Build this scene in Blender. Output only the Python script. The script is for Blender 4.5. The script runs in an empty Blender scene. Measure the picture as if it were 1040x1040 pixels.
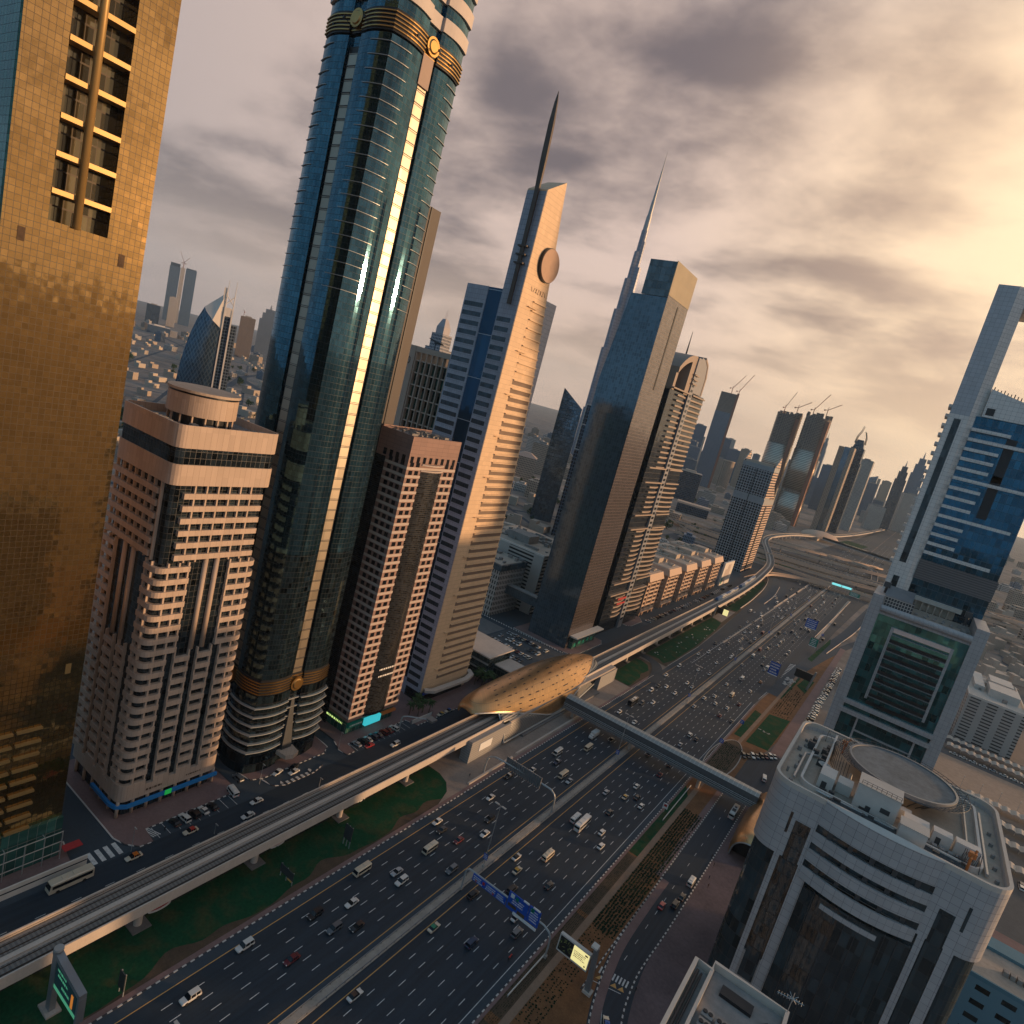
import bpy, math, random
from mathutils import Vector, Matrix
R = math.radians
rnd = random.Random(7)
scene = bpy.context.scene
col = scene.collection

# ---------------------------------------------------------------- camera
cam_d = bpy.data.cameras.new('camera')
cam = bpy.data.objects.new('camera', cam_d)
col.objects.link(cam)
PITCH, ROLL, YAW = R(10.4014), R(14.9411), R(-31.6698)
fw = Vector((math.sin(YAW) * math.cos(PITCH), math.cos(YAW) * math.cos(PITCH), -math.sin(PITCH)))
rt0 = Vector((math.cos(YAW), -math.sin(YAW), 0))
up0 = rt0.cross(fw)
rt = rt0 * math.cos(ROLL) + up0 * math.sin(ROLL)
up = -rt0 * math.sin(ROLL) + up0 * math.cos(ROLL)
m4 = Matrix(((rt.x, up.x, -fw.x, 0), (rt.y, up.y, -fw.y, 0), (rt.z, up.z, -fw.z, 145), (0, 0, 0, 1)))
cam.matrix_world = m4
cam_d.sensor_width = 36
cam_d.lens = 22.685
cam_d.clip_start = 1
cam_d.clip_end = 80000
scene.camera = cam

# ---------------------------------------------------------------- light and sky
CLOUD = (9.1, 6.2, 1.2, -30, .85)
SUN_AZ, SUN_EL = 58.0, 5.5            # clockwise from +Y (the road), degrees
sun_dir = Vector((math.sin(R(SUN_AZ)) * math.cos(R(SUN_EL)), math.cos(R(SUN_AZ)) * math.cos(R(SUN_EL)), math.sin(R(SUN_EL))))
sd = bpy.data.lights.new('sun', 'SUN')
sd.energy = 5.0
sd.angle = R(2.0)
sd.color = (1.0, 0.60, 0.31)
so = bpy.data.objects.new('sun', sd)
col.objects.link(so)
so.rotation_euler = (-sun_dir).to_track_quat('-Z', 'Y').to_euler()
so.location = (300, 100, 400)

world = bpy.data.worlds.new('World')
scene.world = world
world.use_nodes = True


class NT:
    """small helper to write node trees"""
    def __init__(s, tree):
        s.t = tree
        tree.nodes.clear()

    def n(s, typ, **kw):
        nd = s.t.nodes.new(typ)
        for k, v in kw.items():
            setattr(nd, k, v)
        return nd

    def link(s, a, b):
        s.t.links.new(a, b)

    def put(s, sock, v):
        if hasattr(v, 'is_output'):
            s.link(v, sock)
        elif v is not None:
            sock.default_value = v

    def math(s, op, a, b=None, c=None, clamp=False):
        nd = s.n('ShaderNodeMath', operation=op, use_clamp=clamp)
        s.put(nd.inputs[0], a)
        if b is not None: s.put(nd.inputs[1], b)
        if c is not None: s.put(nd.inputs[2], c)
        return nd.outputs[0]

    def vmath(s, op, a, b=None, sc=None):
        nd = s.n('ShaderNodeVectorMath', operation=op)
        s.put(nd.inputs[0], a)
        if b is not None: s.put(nd.inputs[1], b)
        if sc is not None: s.put(nd.inputs['Scale'], sc)
        return nd.outputs['Value'] if op in ('DOT_PRODUCT', 'LENGTH') else nd.outputs[0]

    def mix(s, f, a, b, blend='MIX'):
        nd = s.n('ShaderNodeMix', data_type='RGBA', blend_type=blend)
        s.put(nd.inputs[0], f)
        s.put(nd.inputs[6], a if not isinstance(a, tuple) else (*a[:3], 1))
        s.put(nd.inputs[7], b if not isinstance(b, tuple) else (*b[:3], 1))
        return nd.outputs[2]

    def noise(s, vec, scale, detail=3, rough=.5, dist=0, dim='3D'):
        nd = s.n('ShaderNodeTexNoise', noise_dimensions=dim)
        if vec is not None: s.link(vec, nd.inputs['Vector'])
        nd.inputs['Scale'].default_value = scale
        nd.inputs['Detail'].default_value = detail
        nd.inputs['Roughness'].default_value = rough
        nd.inputs['Distortion'].default_value = dist
        return nd.outputs['Fac']

    def sstep(s, v, a, b):
        nd = s.n('ShaderNodeMapRange', interpolation_type='SMOOTHSTEP')
        s.put(nd.inputs[0], v)
        nd.inputs[1].default_value = a
        nd.inputs[2].default_value = b
        return nd.outputs[0]

    def sep(s, v):
        nd = s.n('ShaderNodeSeparateXYZ')
        s.link(v, nd.inputs[0])
        return nd.outputs

    def comb(s, x, y, z):
        nd = s.n('ShaderNodeCombineXYZ')
        s.put(nd.inputs[0], x); s.put(nd.inputs[1], y); s.put(nd.inputs[2], z)
        return nd.outputs[0]


def build_sky():
    T = NT(world.node_tree)
    tc = T.n('ShaderNodeTexCoord')
    d = T.vmath('NORMALIZE', tc.outputs['Generated'])
    x, y, z = T.sep(d)
    zc = T.math('MAXIMUM', z, 0.0)
    den = T.math('ADD', zc, 0.20)
    p = T.comb(T.math('DIVIDE', x, den), T.math('DIVIDE', y, den), 0.0)
    # streets of cloud drawn out across the view
    rot = T.n('ShaderNodeMapping')
    rot.inputs['Rotation'].default_value = (0, 0, R(CLOUD[3]))
    rot.inputs['Scale'].default_value = (CLOUD[4], 1.0, 1.0)
    rot.inputs['Location'].default_value = (CLOUD[0], CLOUD[1], CLOUD[2])
    T.link(p, rot.inputs['Vector'])
    q = rot.outputs[0]
    n1 = T.noise(q, 0.85, 4, .48, .15)
    n2 = T.noise(q, 2.6, 7, .54, .1)
    n = T.math('ADD', T.math('MULTIPLY', n1, .52), T.math('MULTIPLY', n2, .48))
    cl = T.sstep(n, .39, .60)                     # 0 dark undersides .. 1 thin bright cloud
    def gdir(az, el): return (math.sin(R(az)) * math.cos(R(el)), math.cos(R(az)) * math.cos(R(el)), math.sin(R(el)))
    g = T.vmath('DOT_PRODUCT', d, gdir(25, 14))
    glow = T.sstep(g, .62, 1.0)
    wide = T.sstep(g, -.45, .80)
    # thin cloud, thick cloud
    light = T.mix(wide, (0.36, 0.318, 0.325), (0.80, 0.60, 0.505))
    light = T.mix(glow, light, (1.35, .98, .60))
    dark = T.mix(wide, (0.145, 0.132, 0.145), (0.185, 0.148, 0.155))
    dark = T.mix(glow, dark, (.70, .48, .34))
    c = T.mix(cl, dark, light)
    # haze along the horizon
    hz = T.mix(wide, (0.44, 0.385, 0.38), (0.82, 0.575, 0.42))
    hz = T.mix(glow, hz, (1.15, .79, .47))
    hf = T.math('SUBTRACT', 1.0, T.sstep(z, .02, .22))
    c = T.mix(T.math('MULTIPLY', hf, .85), c, hz)
    # the eastern half of the sky, behind the camera, is already blue
    back = T.sstep(T.math('ADD', T.math('MULTIPLY', y, -1.0), T.math('MULTIPLY', x, -.35)), -.05, .6)
    c = T.mix(T.math('MULTIPLY', back, .9), c, T.mix(cl, (0.12, 0.24, 0.36), (0.19, 0.37, 0.52)))
    # and so is the top of the dome
    c = T.mix(T.math('MULTIPLY', T.sstep(z, .45, .85), .92), c, T.mix(cl, (0.09, 0.19, 0.31), (0.15, 0.32, 0.47)))
    ten = T.mix(1.0, c, (10.0, 10.0, 10.0), 'MULTIPLY')
    sky = T.n('ShaderNodeTexSky', sky_type='NISHITA')
    sky.sun_disc = False
    sky.sun_elevation = R(SUN_EL)
    sky.sun_rotation = R(SUN_AZ)
    sky.dust_density = 3.0
    fin = T.mix(.95, sky.outputs[0], ten)
    bg = T.n('ShaderNodeBackground')
    bg.inputs['Strength'].default_value = 0.1
    T.link(fin, bg.inputs['Color'])
    out = T.n('ShaderNodeOutputWorld')
    T.link(bg.outputs[0], out.inputs['Surface'])


build_sky()
vs = scene.view_settings
vs.view_transform = 'Standard'
vs.look = 'None'
vs.exposure = 0.12
vs.gamma = 1.0
scene.cycles.max_bounces = 6
scene.cycles.diffuse_bounces = 2
scene.cycles.glossy_bounces = 4
scene.cycles.volume_bounces = 0
scene.cycles.use_denoising = True
scene.cycles.sample_clamp_indirect = 6.0

# ---------------------------------------------------------------- materials
MATS = {}


def _new(name):
    m = bpy.data.materials.new(name)
    m.use_nodes = True
    MATS[name] = m
    T = NT(m.node_tree)
    b = T.n('ShaderNodeBsdfPrincipled')
    o = T.n('ShaderNodeOutputMaterial')
    T.link(b.outputs[0], o.inputs['Surface'])
    return m, T, b


def rgb(c):
    return (c[0], c[1], c[2], 1)


def plain(name, c, rough=.6, metal=0.0, var=.18, scale=.35, fine=None, bump=0.0, streak=False, spec=.4):
    """a solid surface with uneven tone, in world units"""
    m, T, b = _new(name)
    geo = T.n('ShaderNodeNewGeometry')
    pos = geo.outputs['Position']
    v = pos
    if streak:
        mp = T.n('ShaderNodeMapping')
        mp.inputs['Scale'].default_value = (1, 1, .12)
        T.link(pos, mp.inputs[0])
        v = mp.outputs[0]
    n = T.noise(v, scale, 5, .6)
    f = T.math('MULTIPLY', T.math('SUBTRACT', n, .5), 2.2 * var)
    if fine:
        n2 = T.noise(pos, fine, 3, .6)
        f = T.math('ADD', f, T.math('MULTIPLY', T.math('SUBTRACT', n2, .5), 1.6 * var))
    f = T.math('ADD', f, 1.0)
    cc = T.vmath('SCALE', rgb(c)[:3], None, f)
    T.link(cc, b.inputs['Base Color'])
    b.inputs['Roughness'].default_value = rough
    b.inputs['Metallic'].default_value = metal
    b.inputs['Specular IOR Level'].default_value = spec
    if bump:
        bp = T.n('ShaderNodeBump')
        bp.inputs['Strength'].default_value = bump
        bp.inputs['Distance'].default_value = .3
        T.link(T.noise(pos, fine or scale * 4, 3, .6), bp.inputs['Height'])
        T.link(bp.outputs[0], b.inputs['Normal'])
    return m


def grid_nodes(T, w, h, t, t2, ang=1.0, offz=0.0, offu=0.0):
    geo = T.n('ShaderNodeNewGeometry')
    pos = geo.outputs['Position']
    x, y, z = T.sep(pos)
    u = T.math('ADD', T.math('ADD', x, T.math('MULTIPLY', y, ang)), offu)
    a = T.math('DIVIDE', u, w)
    bb = T.math('DIVIDE', T.math('ADD', z, offz), h)
    fa, fb = T.math('FRACT', a), T.math('FRACT', bb)
    la, lb = T.math('LESS_THAN', fa, t), T.math('LESS_THAN', fb, t2)
    line = T.math('MAXIMUM', la, lb)
    cell = T.comb(T.math('FLOOR', a), T.math('FLOOR', bb), 3.3)
    wn = T.n('ShaderNodeTexWhiteNoise', noise_dimensions='3D')
    T.link(cell, wn.inputs['Vector'])
    return geo, pos, fa, fb, la, lb, line, wn


def glass(name, tint, w=1.5, h=1.8, t=.06, t2=.06, linec=(.03, .035, .04), var=.35, rough=.06, metal=.85,
          wob=.018, big=.012, ang=1.0, dark=.0, lmetal=.4, blind=0.0):
    """coated curtain-wall glass: panes of slightly different tone and tilt between thin mullions"""
    m, T, b = _new(name)
    geo, pos, fa, fb, la, lb, line, wn = grid_nodes(T, w, h, t, t2, ang)
    f = T.math('ADD', 1.0 - var, T.math('MULTIPLY', wn.outputs['Value'], 2 * var))
    c = T.vmath('SCALE', tuple(tint), None, f)
    if dark:
        dk = T.math('LESS_THAN', T.math('FRACT', T.math('MULTIPLY', wn.outputs['Value'], 17.3)), dark)
        c = T.mix(dk, c, tuple(v * .25 for v in tint))
    rg = T.mix(line, (rough,) * 3, (.5,) * 3)
    me = T.mix(line, (metal,) * 3, (lmetal,) * 3)
    c = T.mix(line, c, linec)
    T.link(c, b.inputs['Base Color'])
    T.link(rg, b.inputs['Roughness'])
    T.link(me, b.inputs['Metallic'])
    dv = T.vmath('SCALE', T.vmath('SUBTRACT', wn.outputs['Color'], (.5, .5, .5)), None, wob)
    nz = T.n('ShaderNodeTexNoise')
    nz.inputs['Scale'].default_value = .55
    nz.inputs['Detail'].default_value = 2
    T.link(pos, nz.inputs['Vector'])
    d2 = T.vmath('SCALE', T.vmath('SUBTRACT', nz.outputs['Color'], (.5, .5, .5)), None, big)
    nn = T.vmath('NORMALIZE', T.vmath('ADD', T.vmath('ADD', geo.outputs['Normal'], dv), d2))
    T.link(nn, b.inputs['Normal'])
    return m


def panel(name, c, w=1.5, h=1.2, t=.035, t2=.04, linec=(.08, .08, .085), rough=.45, metal=.0, var=.07, ang=1.0, spec=.4, bigvar=.12):
    """cladding panels with dark joints"""
    m, T, b = _new(name)
    geo, pos, fa, fb, la, lb, line, wn = grid_nodes(T, w, h, t, t2, ang)
    f = T.math('ADD', 1.0 - var, T.math('MULTIPLY', wn.outputs['Value'], 2 * var))
    mp = T.n('ShaderNodeMapping')
    mp.inputs['Scale'].default_value = (1, 1, .25)
    T.link(pos, mp.inputs[0])
    n = T.noise(mp.outputs[0], .22, 5, .6)
    f = T.math('ADD', f, T.math('MULTIPLY', T.math('SUBTRACT', n, .5), 2 * bigvar))
    cc = T.vmath('SCALE', tuple(c), None, f)
    T.link(T.mix(line, cc, linec), b.inputs['Base Color'])
    b.inputs['Roughness'].default_value = rough
    b.inputs['Metallic'].default_value = metal
    b.inputs['Specular IOR Level'].default_value = spec
    return m


def facade(name, wall, win, w=3.0, h=3.2, fx=.6, fy=.55, rough=.7, ang=1.0, wmetal=.6, var=.5):
    """a wall with rows of panes, for buildings far away or small in the view"""
    m, T, b = _new(name)
    geo, pos, fa, fb, la, lb, line, wn = grid_nodes(T, w, h, fx, fy, ang)
    inside = T.math('MULTIPLY', la, lb)
    nz = T.sep(geo.outputs['Normal'])[2]
    side = T.math('LESS_THAN', T.math('ABSOLUTE', nz), .5)
    inside = T.math('MULTIPLY', inside, side)
    f = T.math('ADD', 1 - var, T.math('MULTIPLY', wn.outputs['Value'], 2 * var))
    wc = T.vmath('SCALE', tuple(win), None, f)
    n = T.noise(pos, .05, 4, .6)
    wl = T.vmath('SCALE', tuple(wall), None, T.math('ADD', .8, T.math('MULTIPLY', n, .4)))
    T.link(T.mix(inside, wl, wc), b.inputs['Base Color'])
    T.link(T.mix(inside, (rough,) * 3, (.12,) * 3), b.inputs['Roughness'])
    T.link(T.math('MULTIPLY', inside, wmetal), b.inputs['Metallic'])
    return m


def stripes(name, a, b_, period, frac=.5, axis=1, rough=.7, noise=.15, metal=0.0):
    m, T, b = _new(name)
    geo = T.n('ShaderNodeNewGeometry')
    pos = geo.outputs['Position']
    s = T.sep(pos)[axis] if axis < 3 else T.math('ADD', T.sep(pos)[0], T.sep(pos)[1])
    f = T.math('LESS_THAN', T.math('FRACT', T.math('DIVIDE', s, period)), frac)
    n = T.math('ADD', 1 - noise, T.math('MULTIPLY', T.noise(pos, 1.5, 4, .6), 2 * noise))
    c = T.vmath('SCALE', T.mix(f, a, b_), None, n)
    T.link(c, b.inputs['Base Color'])
    b.inputs['Roughness'].default_value = rough
    b.inputs['Metallic'].default_value = metal
    return m


def emit(name, c, s):
    m, T, b = _new(name)
    b.inputs['Base Color'].default_value = rgb([v * .5 for v in c])
    b.inputs['Emission Color'].default_value = rgb(c)
    b.inputs['Emission Strength'].default_value = s
    return m


# ---------------------------------------------------------------- mesh building
class MB:
    def __init__(s):
        s.v, s.f, s.mi = [], [], []
        s.cur = 0

    def add(s, vs_, fs):
        o = len(s.v)
        s.v += [tuple(p) for p in vs_]
        for f in fs:
            s.f.append(tuple(i + o for i in f))
            s.mi.append(s.cur)
        return s

    def box(s, x0, x1, y0, y1, z0, z1):
        return s.add([(x0, y0, z0), (x1, y0, z0), (x1, y1, z0), (x0, y1, z0), (x0, y0, z1), (x1, y0, z1), (x1, y1, z1), (x0, y1, z1)],
                     [(3, 2, 1, 0), (4, 5, 6, 7), (0, 1, 5, 4), (1, 2, 6, 5), (2, 3, 7, 6), (3, 0, 4, 7)])

    def prism(s, pts, z0, z1, top=None):
        """pts counter-clockwise (x, y); top gives another ring for the upper end"""
        n = len(pts)
        tp = top or pts
        zz = z1 if isinstance(z1, (list, tuple)) else [z1] * n
        vv = [(x, y, z0) for x, y in pts] + [(tp[i][0], tp[i][1], zz[i]) for i in range(n)]
        ff = [(i, (i + 1) % n, n + (i + 1) % n, n + i) for i in range(n)]
        return s.add(vv, ff + [tuple(range(n - 1, -1, -1)), tuple(range(n, 2 * n))])

    def poly(s, pts, z):
        return s.add([(x, y, z) for x, y in pts], [tuple(range(len(pts)))])

    def quad(s, a, b, c, d):
        return s.add([a, b, c, d], [(0, 1, 2, 3)])

    def cyl(s, x, y, z0, z1, r, r2=None, n=12):
        r2 = r if r2 is None else r2
        a = [(x + r * math.cos(2 * math.pi * i / n), y + r * math.sin(2 * math.pi * i / n)) for i in range(n)]
        b = [(x + r2 * math.cos(2 * math.pi * i / n), y + r2 * math.sin(2 * math.pi * i / n)) for i in range(n)]
        return s.prism(a, z0, z1, b)

    def tube(s, pts, r, n=6, r2=None):
        pts = [Vector(p) for p in pts]
        rings = []
        for i, p in enumerate(pts):
            d = (pts[min(i + 1, len(pts) - 1)] - pts[max(i - 1, 0)]).normalized()
            a = d.cross(Vector((0, 0, 1)) if abs(d.z) < .9 else Vector((1, 0, 0))).normalized()
            b = d.cross(a)
            rr = r if r2 is None else r + (r2 - r) * i / (len(pts) - 1)
            rings.append([p + a * rr * math.cos(2 * math.pi * k / n) + b * rr * math.sin(2 * math.pi * k / n) for k in range(n)])
        return s.rings(rings)

    def rings(s, rings, caps=True, closed=True):
        n = len(rings[0])
        vv = [p for r_ in rings for p in r_]
        ff = []
        for i in range(len(rings) - 1):
            for k in range(n if closed else n - 1):
                k2 = (k + 1) % n
                ff.append((i * n + k, i * n + k2, (i + 1) * n + k2, (i + 1) * n + k))
        if caps and closed:
            ff += [tuple(range(n - 1, -1, -1)), tuple((len(rings) - 1) * n + k for k in range(n))]
        return s.add(vv, ff)

    def strip(s, path, w0, w1, z):
        """flat ribbon; offsets w0 (left) .. w1 (right) of the path, z a number or list"""
        L, Rr = [], []
        n = len(path)
        for i in range(n):
            a, b = path[max(i - 1, 0)], path[min(i + 1, n - 1)]
            dx, dy = b[0] - a[0], b[1] - a[1]
            l = math.hypot(dx, dy)
            nx, ny = dy / l, -dx / l
            zz = z[i] if isinstance(z, (list, tuple)) else z
            L.append((path[i][0] + nx * w0, path[i][1] + ny * w0, zz))
            Rr.append((path[i][0] + nx * w1, path[i][1] + ny * w1, zz))
        for i in range(n - 1):
            s.quad(L[i], Rr[i], Rr[i + 1], L[i + 1])
        return s

    def beam(s, path, w0, w1, zb, zt):
        """solid ribbon with thickness; zb, zt numbers or lists"""
        n = len(path)
        rg = []
        for i in range(n):
            a, b = path[max(i - 1, 0)], path[min(i + 1, n - 1)]
            dx, dy = b[0] - a[0], b[1] - a[1]
            l = math.hypot(dx, dy)
            nx, ny = dy / l, -dx / l
            z0 = zb[i] if isinstance(zb, (list, tuple)) else zb
            z1 = zt[i] if isinstance(zt, (list, tuple)) else zt
            x, y = path[i]
            rg.append([(x + nx * w0, y + ny * w0, z0), (x + nx * w0, y + ny * w0, z1), (x + nx * w1, y + ny * w1, z1), (x + nx * w1, y + ny * w1, z0)])
        return s.rings(rg)

    def build(s, name, mat, parent=None, smooth=False, fix=True):
        me = bpy.data.meshes.new(name)
        off = Vector((0, 0, 0))
        p = parent
        while p is not None:
            off += p.location
            p = p.parent
        me.from_pydata([(v[0] - off.x, v[1] - off.y, v[2] - off.z) for v in s.v], [], s.f)
        mats = mat if isinstance(mat, (list, tuple)) else [mat]
        for m in mats:
            me.materials.append(MATS[m] if isinstance(m, str) else m)
        if len(mats) > 1:
            me.polygons.foreach_set('material_index', s.mi)
        if smooth:
            me.polygons.foreach_set('use_smooth', [True] * len(me.polygons))
        me.update()
        o = bpy.data.objects.new(name, me)
        col.objects.link(o)
        if parent is not None:
            o.parent = parent
        return o


def tag(o, label=None, cat=None, group=None, kind=None):
    if label: o['label'] = label
    if cat: o['category'] = cat
    if group: o['group'] = group
    if kind: o['kind'] = kind
    return o


def thing(name, label, cat, loc=(0, 0, 0), group=None, rz=0.0):
    o = bpy.data.objects.new(name, None)
    col.objects.link(o)
    o.location = loc
    o.rotation_euler = (0, 0, rz)
    o.empty_display_size = .5
    return tag(o, label, cat, group)


def struct(name, mb, mat):
    return tag(mb.build(name, mat), kind='structure')


def lerp(a, b, t):
    return a + (b - a) * t


def path_at(pts, n):
    """Catmull-Rom through points, n samples per span"""
    out = []
    P = [pts[0]] + list(pts) + [pts[-1]]
    for i in range(1, len(P) - 2):
        for k in range(n):
            t = k / n
            out.append(tuple(.5 * (2 * P[i][j] + (P[i + 1][j] - P[i - 1][j]) * t + (2 * P[i - 1][j] - 5 * P[i][j] + 4 * P[i + 1][j] - P[i + 2][j]) * t * t
                                   + (3 * P[i][j] - P[i - 1][j] - 3 * P[i + 1][j] + P[i + 2][j]) * t ** 3) for j in range(len(pts[0]))))
    out.append(tuple(pts[-1]))
    return out


def bar_text(mb, x, y, z, ux, uy, w, h, rows, seed, face=(0, -1), pad=.12):
    """rows of unreadably small lettering as raised strokes; (ux, uy) runs along the line of text"""
    r_ = random.Random(seed)
    rh = h / rows
    for i in range(rows):
        z0 = z + h - (i + 1) * rh + rh * .25
        t = pad * w * r_.random()
        lim = w * (1 - pad * r_.random() * 2)
        while t < lim:
            l = w * r_.uniform(.04, .13)
            e = min(t + l, lim)
            ax, ay, bx, by = x + ux * t, y + uy * t, x + ux * e, y + uy * e
            mb.quad((ax + face[0] * .03, ay + face[1] * .03, z0), (bx + face[0] * .03, by + face[1] * .03, z0),
                    (bx + face[0] * .03, by + face[1] * .03, z0 + rh * .5), (ax + face[0] * .03, ay + face[1] * .03, z0 + rh * .5))
            t = e + w * r_.uniform(.02, .05)


def patchy(name, a, b_, scale, fine):
    """two-tone growth: thick and thin patches with fine mottling"""
    m, T, b = _new(name)
    geo = T.n('ShaderNodeNewGeometry')
    pos = geo.outputs['Position']
    n = T.noise(pos, scale, 6, .62, .4)
    f = T.sstep(n, .44, .68)
    n2 = T.noise(pos, fine, 4, .65)
    c = T.vmath('SCALE', T.mix(f, a, b_), None, T.math('ADD', .35, T.math('MULTIPLY', n2, 1.3)))
    T.link(c, b.inputs['Base Color'])
    b.inputs['Roughness'].default_value = .95
    b.inputs['Specular IOR Level'].default_value = .1
    return m


def road_mat(name, c):
    """asphalt with long wheel tracks, patches and oil stains"""
    m, T, b = _new(name)
    geo = T.n('ShaderNodeNewGeometry')
    pos = geo.outputs['Position']
    mp = T.n('ShaderNodeMapping')
    mp.inputs['Scale'].default_value = (1.15, .012, 1)
    T.link(pos, mp.inputs[0])
    tr = T.noise(mp.outputs[0], 1.0, 3, .6)
    mp2 = T.n('ShaderNodeMapping')
    mp2.inputs['Scale'].default_value = (.30, .045, 1)
    T.link(pos, mp2.inputs[0])
    vor = T.n('ShaderNodeTexVoronoi', distance='CHEBYCHEV')
    vor.inputs['Scale'].default_value = 1.0
    T.link(mp2.outputs[0], vor.inputs['Vector'])
    pt = T.sep(vor.outputs['Color'])[0]
    f = T.math('ADD', .35, T.math('MULTIPLY', tr, 1.15))
    f = T.math('ADD', f, T.math('MULTIPLY', T.math('SUBTRACT', pt, .5), .16))
    f = T.math('ADD', f, T.math('MULTIPLY', T.math('SUBTRACT', T.noise(pos, 1.4, 4, .6), .5), .45))
    st = T.sstep(T.noise(pos, .35, 5, .7), .66, .80)
    f = T.math('MULTIPLY', f, T.math('SUBTRACT', 1.0, T.math('MULTIPLY', st, .35)))
    T.link(T.vmath('SCALE', tuple(c), None, f), b.inputs['Base Color'])
    b.inputs['Roughness'].default_value = .72
    return m


# ---- the palette
road_mat('asphalt', (.014, .026, .040))
plain('asphalt_old', (.038, .054, .070), .85, var=.25, scale=.08, fine=1.0)
plain('asphalt_lot', (.075, .080, .085), .85, var=.3, scale=.12, fine=1.0)
plain('white_paint', (.58, .58, .56), .7, var=.55, scale=.9, fine=3)
plain('yellow_paint', (.60, .33, .10), .7, var=.25, scale=1.0)
plain('sand', (.36, .26, .19), .95, var=.35, scale=.02, fine=.4)
plain('desert', (.20, .165, .14), .95, var=.75, scale=.008, fine=.045)
plain('sandpath', (.26, .17, .115), .95, var=.25, scale=.2, fine=1.5)
plain('orange_soil', (.19, .085, .035), .95, var=.5, scale=.25, fine=2.0)
plain('brown_bed', (.085, .055, .034), .95, var=.6, scale=.3, fine=2.5)
plain('dark_bed', (.022, .022, .022), .95, var=.7, scale=.3, fine=2.0)
patchy('lawn', (.010, .060, .026), (.050, .062, .026), .16, 1.3)
plain('pink_paving', (.20, .125, .115), .85, var=.3, scale=.15, fine=1.5)
plain('plaza_paving', (.13, .092, .095), .85, var=.45, scale=.12, fine=.9)
plain('concrete', (.36, .31, .27), .8, var=.22, scale=.25, fine=2, streak=True)
plain('concrete_light', (.50, .43, .37), .8, var=.2, scale=.2, fine=2, streak=True)
plain('concrete_dark', (.16, .15, .145), .85, var=.3, scale=.3, fine=2)
plain('median_paving', (.36, .31, .26), .85, var=.3, scale=.3, fine=1.5)
plain('dirt', (.26, .21, .175), .95, var=.3, scale=.15, fine=1)
stripes('kerb_paint', (.55, .52, .48), (.035, .035, .04), 2.0, .5, 1)
stripes('kerb_paint_x', (.55, .52, .48), (.035, .035, .04), 2.0, .5, 3)
plain('steel', (.28, .29, .30), .45, .6, var=.15)
plain('dark_steel', (.07, .075, .08), .5, .5, var=.2)
plain('lamp_steel', (.42, .42, .41), .4, .5, var=.1)
plain('white_wall', (.62, .57, .51), .7, var=.12, scale=.3, streak=True)
plain('black_metal', (.018, .02, .024), .4, .2, var=.2)
plain('leaf', (.035, .065, .025), .9, var=.6, scale=1.2, spec=.15)
plain('leaf_dark', (.016, .032, .016), .95, var=.6, scale=1.2, spec=.1)
plain('bark', (.09, .06, .04), .95, var=.3)
plain('gold_trim', (.46, .28, .10), .32, 1.0, var=.12)
plain('rail_bed', (.15, .135, .125), .9, var=.35, scale=.5, fine=3)
plain('rail', (.10, .075, .06), .5, .6, var=.3)
plain('roof_grey', (.24, .225, .21), .85, var=.3, scale=.2, fine=1.2)
plain('roof_tan', (.42, .34, .27), .85, var=.25, scale=.15, fine=1.0)
plain('red_paint', (.40, .03, .03), .5, var=.2)
plain('sign_blue', (.010, .075, .40), .45, var=.06, spec=.3)
plain('sign_cyan', (.02, .20, .50), .45, var=.06)
plain('sign_green', (.0, .20, .14), .45, var=.06)
plain('sign_white', (.72, .72, .70), .5, var=.05)
plain('white_gravel', (.55, .5, .45), .9, var=.3, scale=1)
# ---------------------------------------------------------------- ground, roads, planting
g = MB(); g.poly([(-10000, -2000), (10000, -2000), (10000, 10000), (-10000, 10000)], 0.0)
struct('ground', g, 'desert')

g = MB(); g.poly([(-215, -60), (-128.5, -60), (-128.5, 900), (-215, 900)], .02)
struct('frontage_ground', g, 'asphalt_old')

# the highway: two carriageways, each a sheet
g = MB()
left_edge = [(-104.0, -60), (-104.0, 380), (-104.6, 470), (-108, 540), (-113, 614), (-119, 700), (-125, 780), (-131, 830), (-139, 900), (-150, 960), (-170, 1120), (-150, 1400), (-130, 1900), (-120, 3000)]
for (x0, y0), (x1, y1) in zip(left_edge, left_edge[1:]):
    g.quad((x0, y0, .05), (-78.6, y0, .05), (-78.6, y1, .05), (x1, y1, .05))
struct('highway_towards_camera', g, 'asphalt')
g = MB()
right_edge = [(-48.9, -60), (-48.9, 410), (-47.6, 440), (-40, 520), (-37, 700), (-30, 900), (-10, 1150), (20, 1400), (30, 1900), (40, 3000)]
for (x0, y0), (x1, y1) in zip(right_edge, right_edge[1:]):
    g.quad((-76.2, y0, .05), (x0, y0, .05), (x1, y1, .05), (-76.2, y1, .05))
struct('highway_away', g, 'asphalt')
# worn wheel tracks and repaired strips, slightly paler
g = MB()
g.poly([(-104.0, -60), (-101.2, -60), (-101.2, 470), (-104.0, 470)], .054)
g.poly([(-51.2, -60), (-48.9, -60), (-48.9, 410), (-51.2, 410)], .054)
g.poly([(-80.2, -60), (-78.6, -60), (-78.6, 930), (-80.2, 930)], .054)
struct('hard_shoulder', g, 'asphalt_old')

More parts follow.
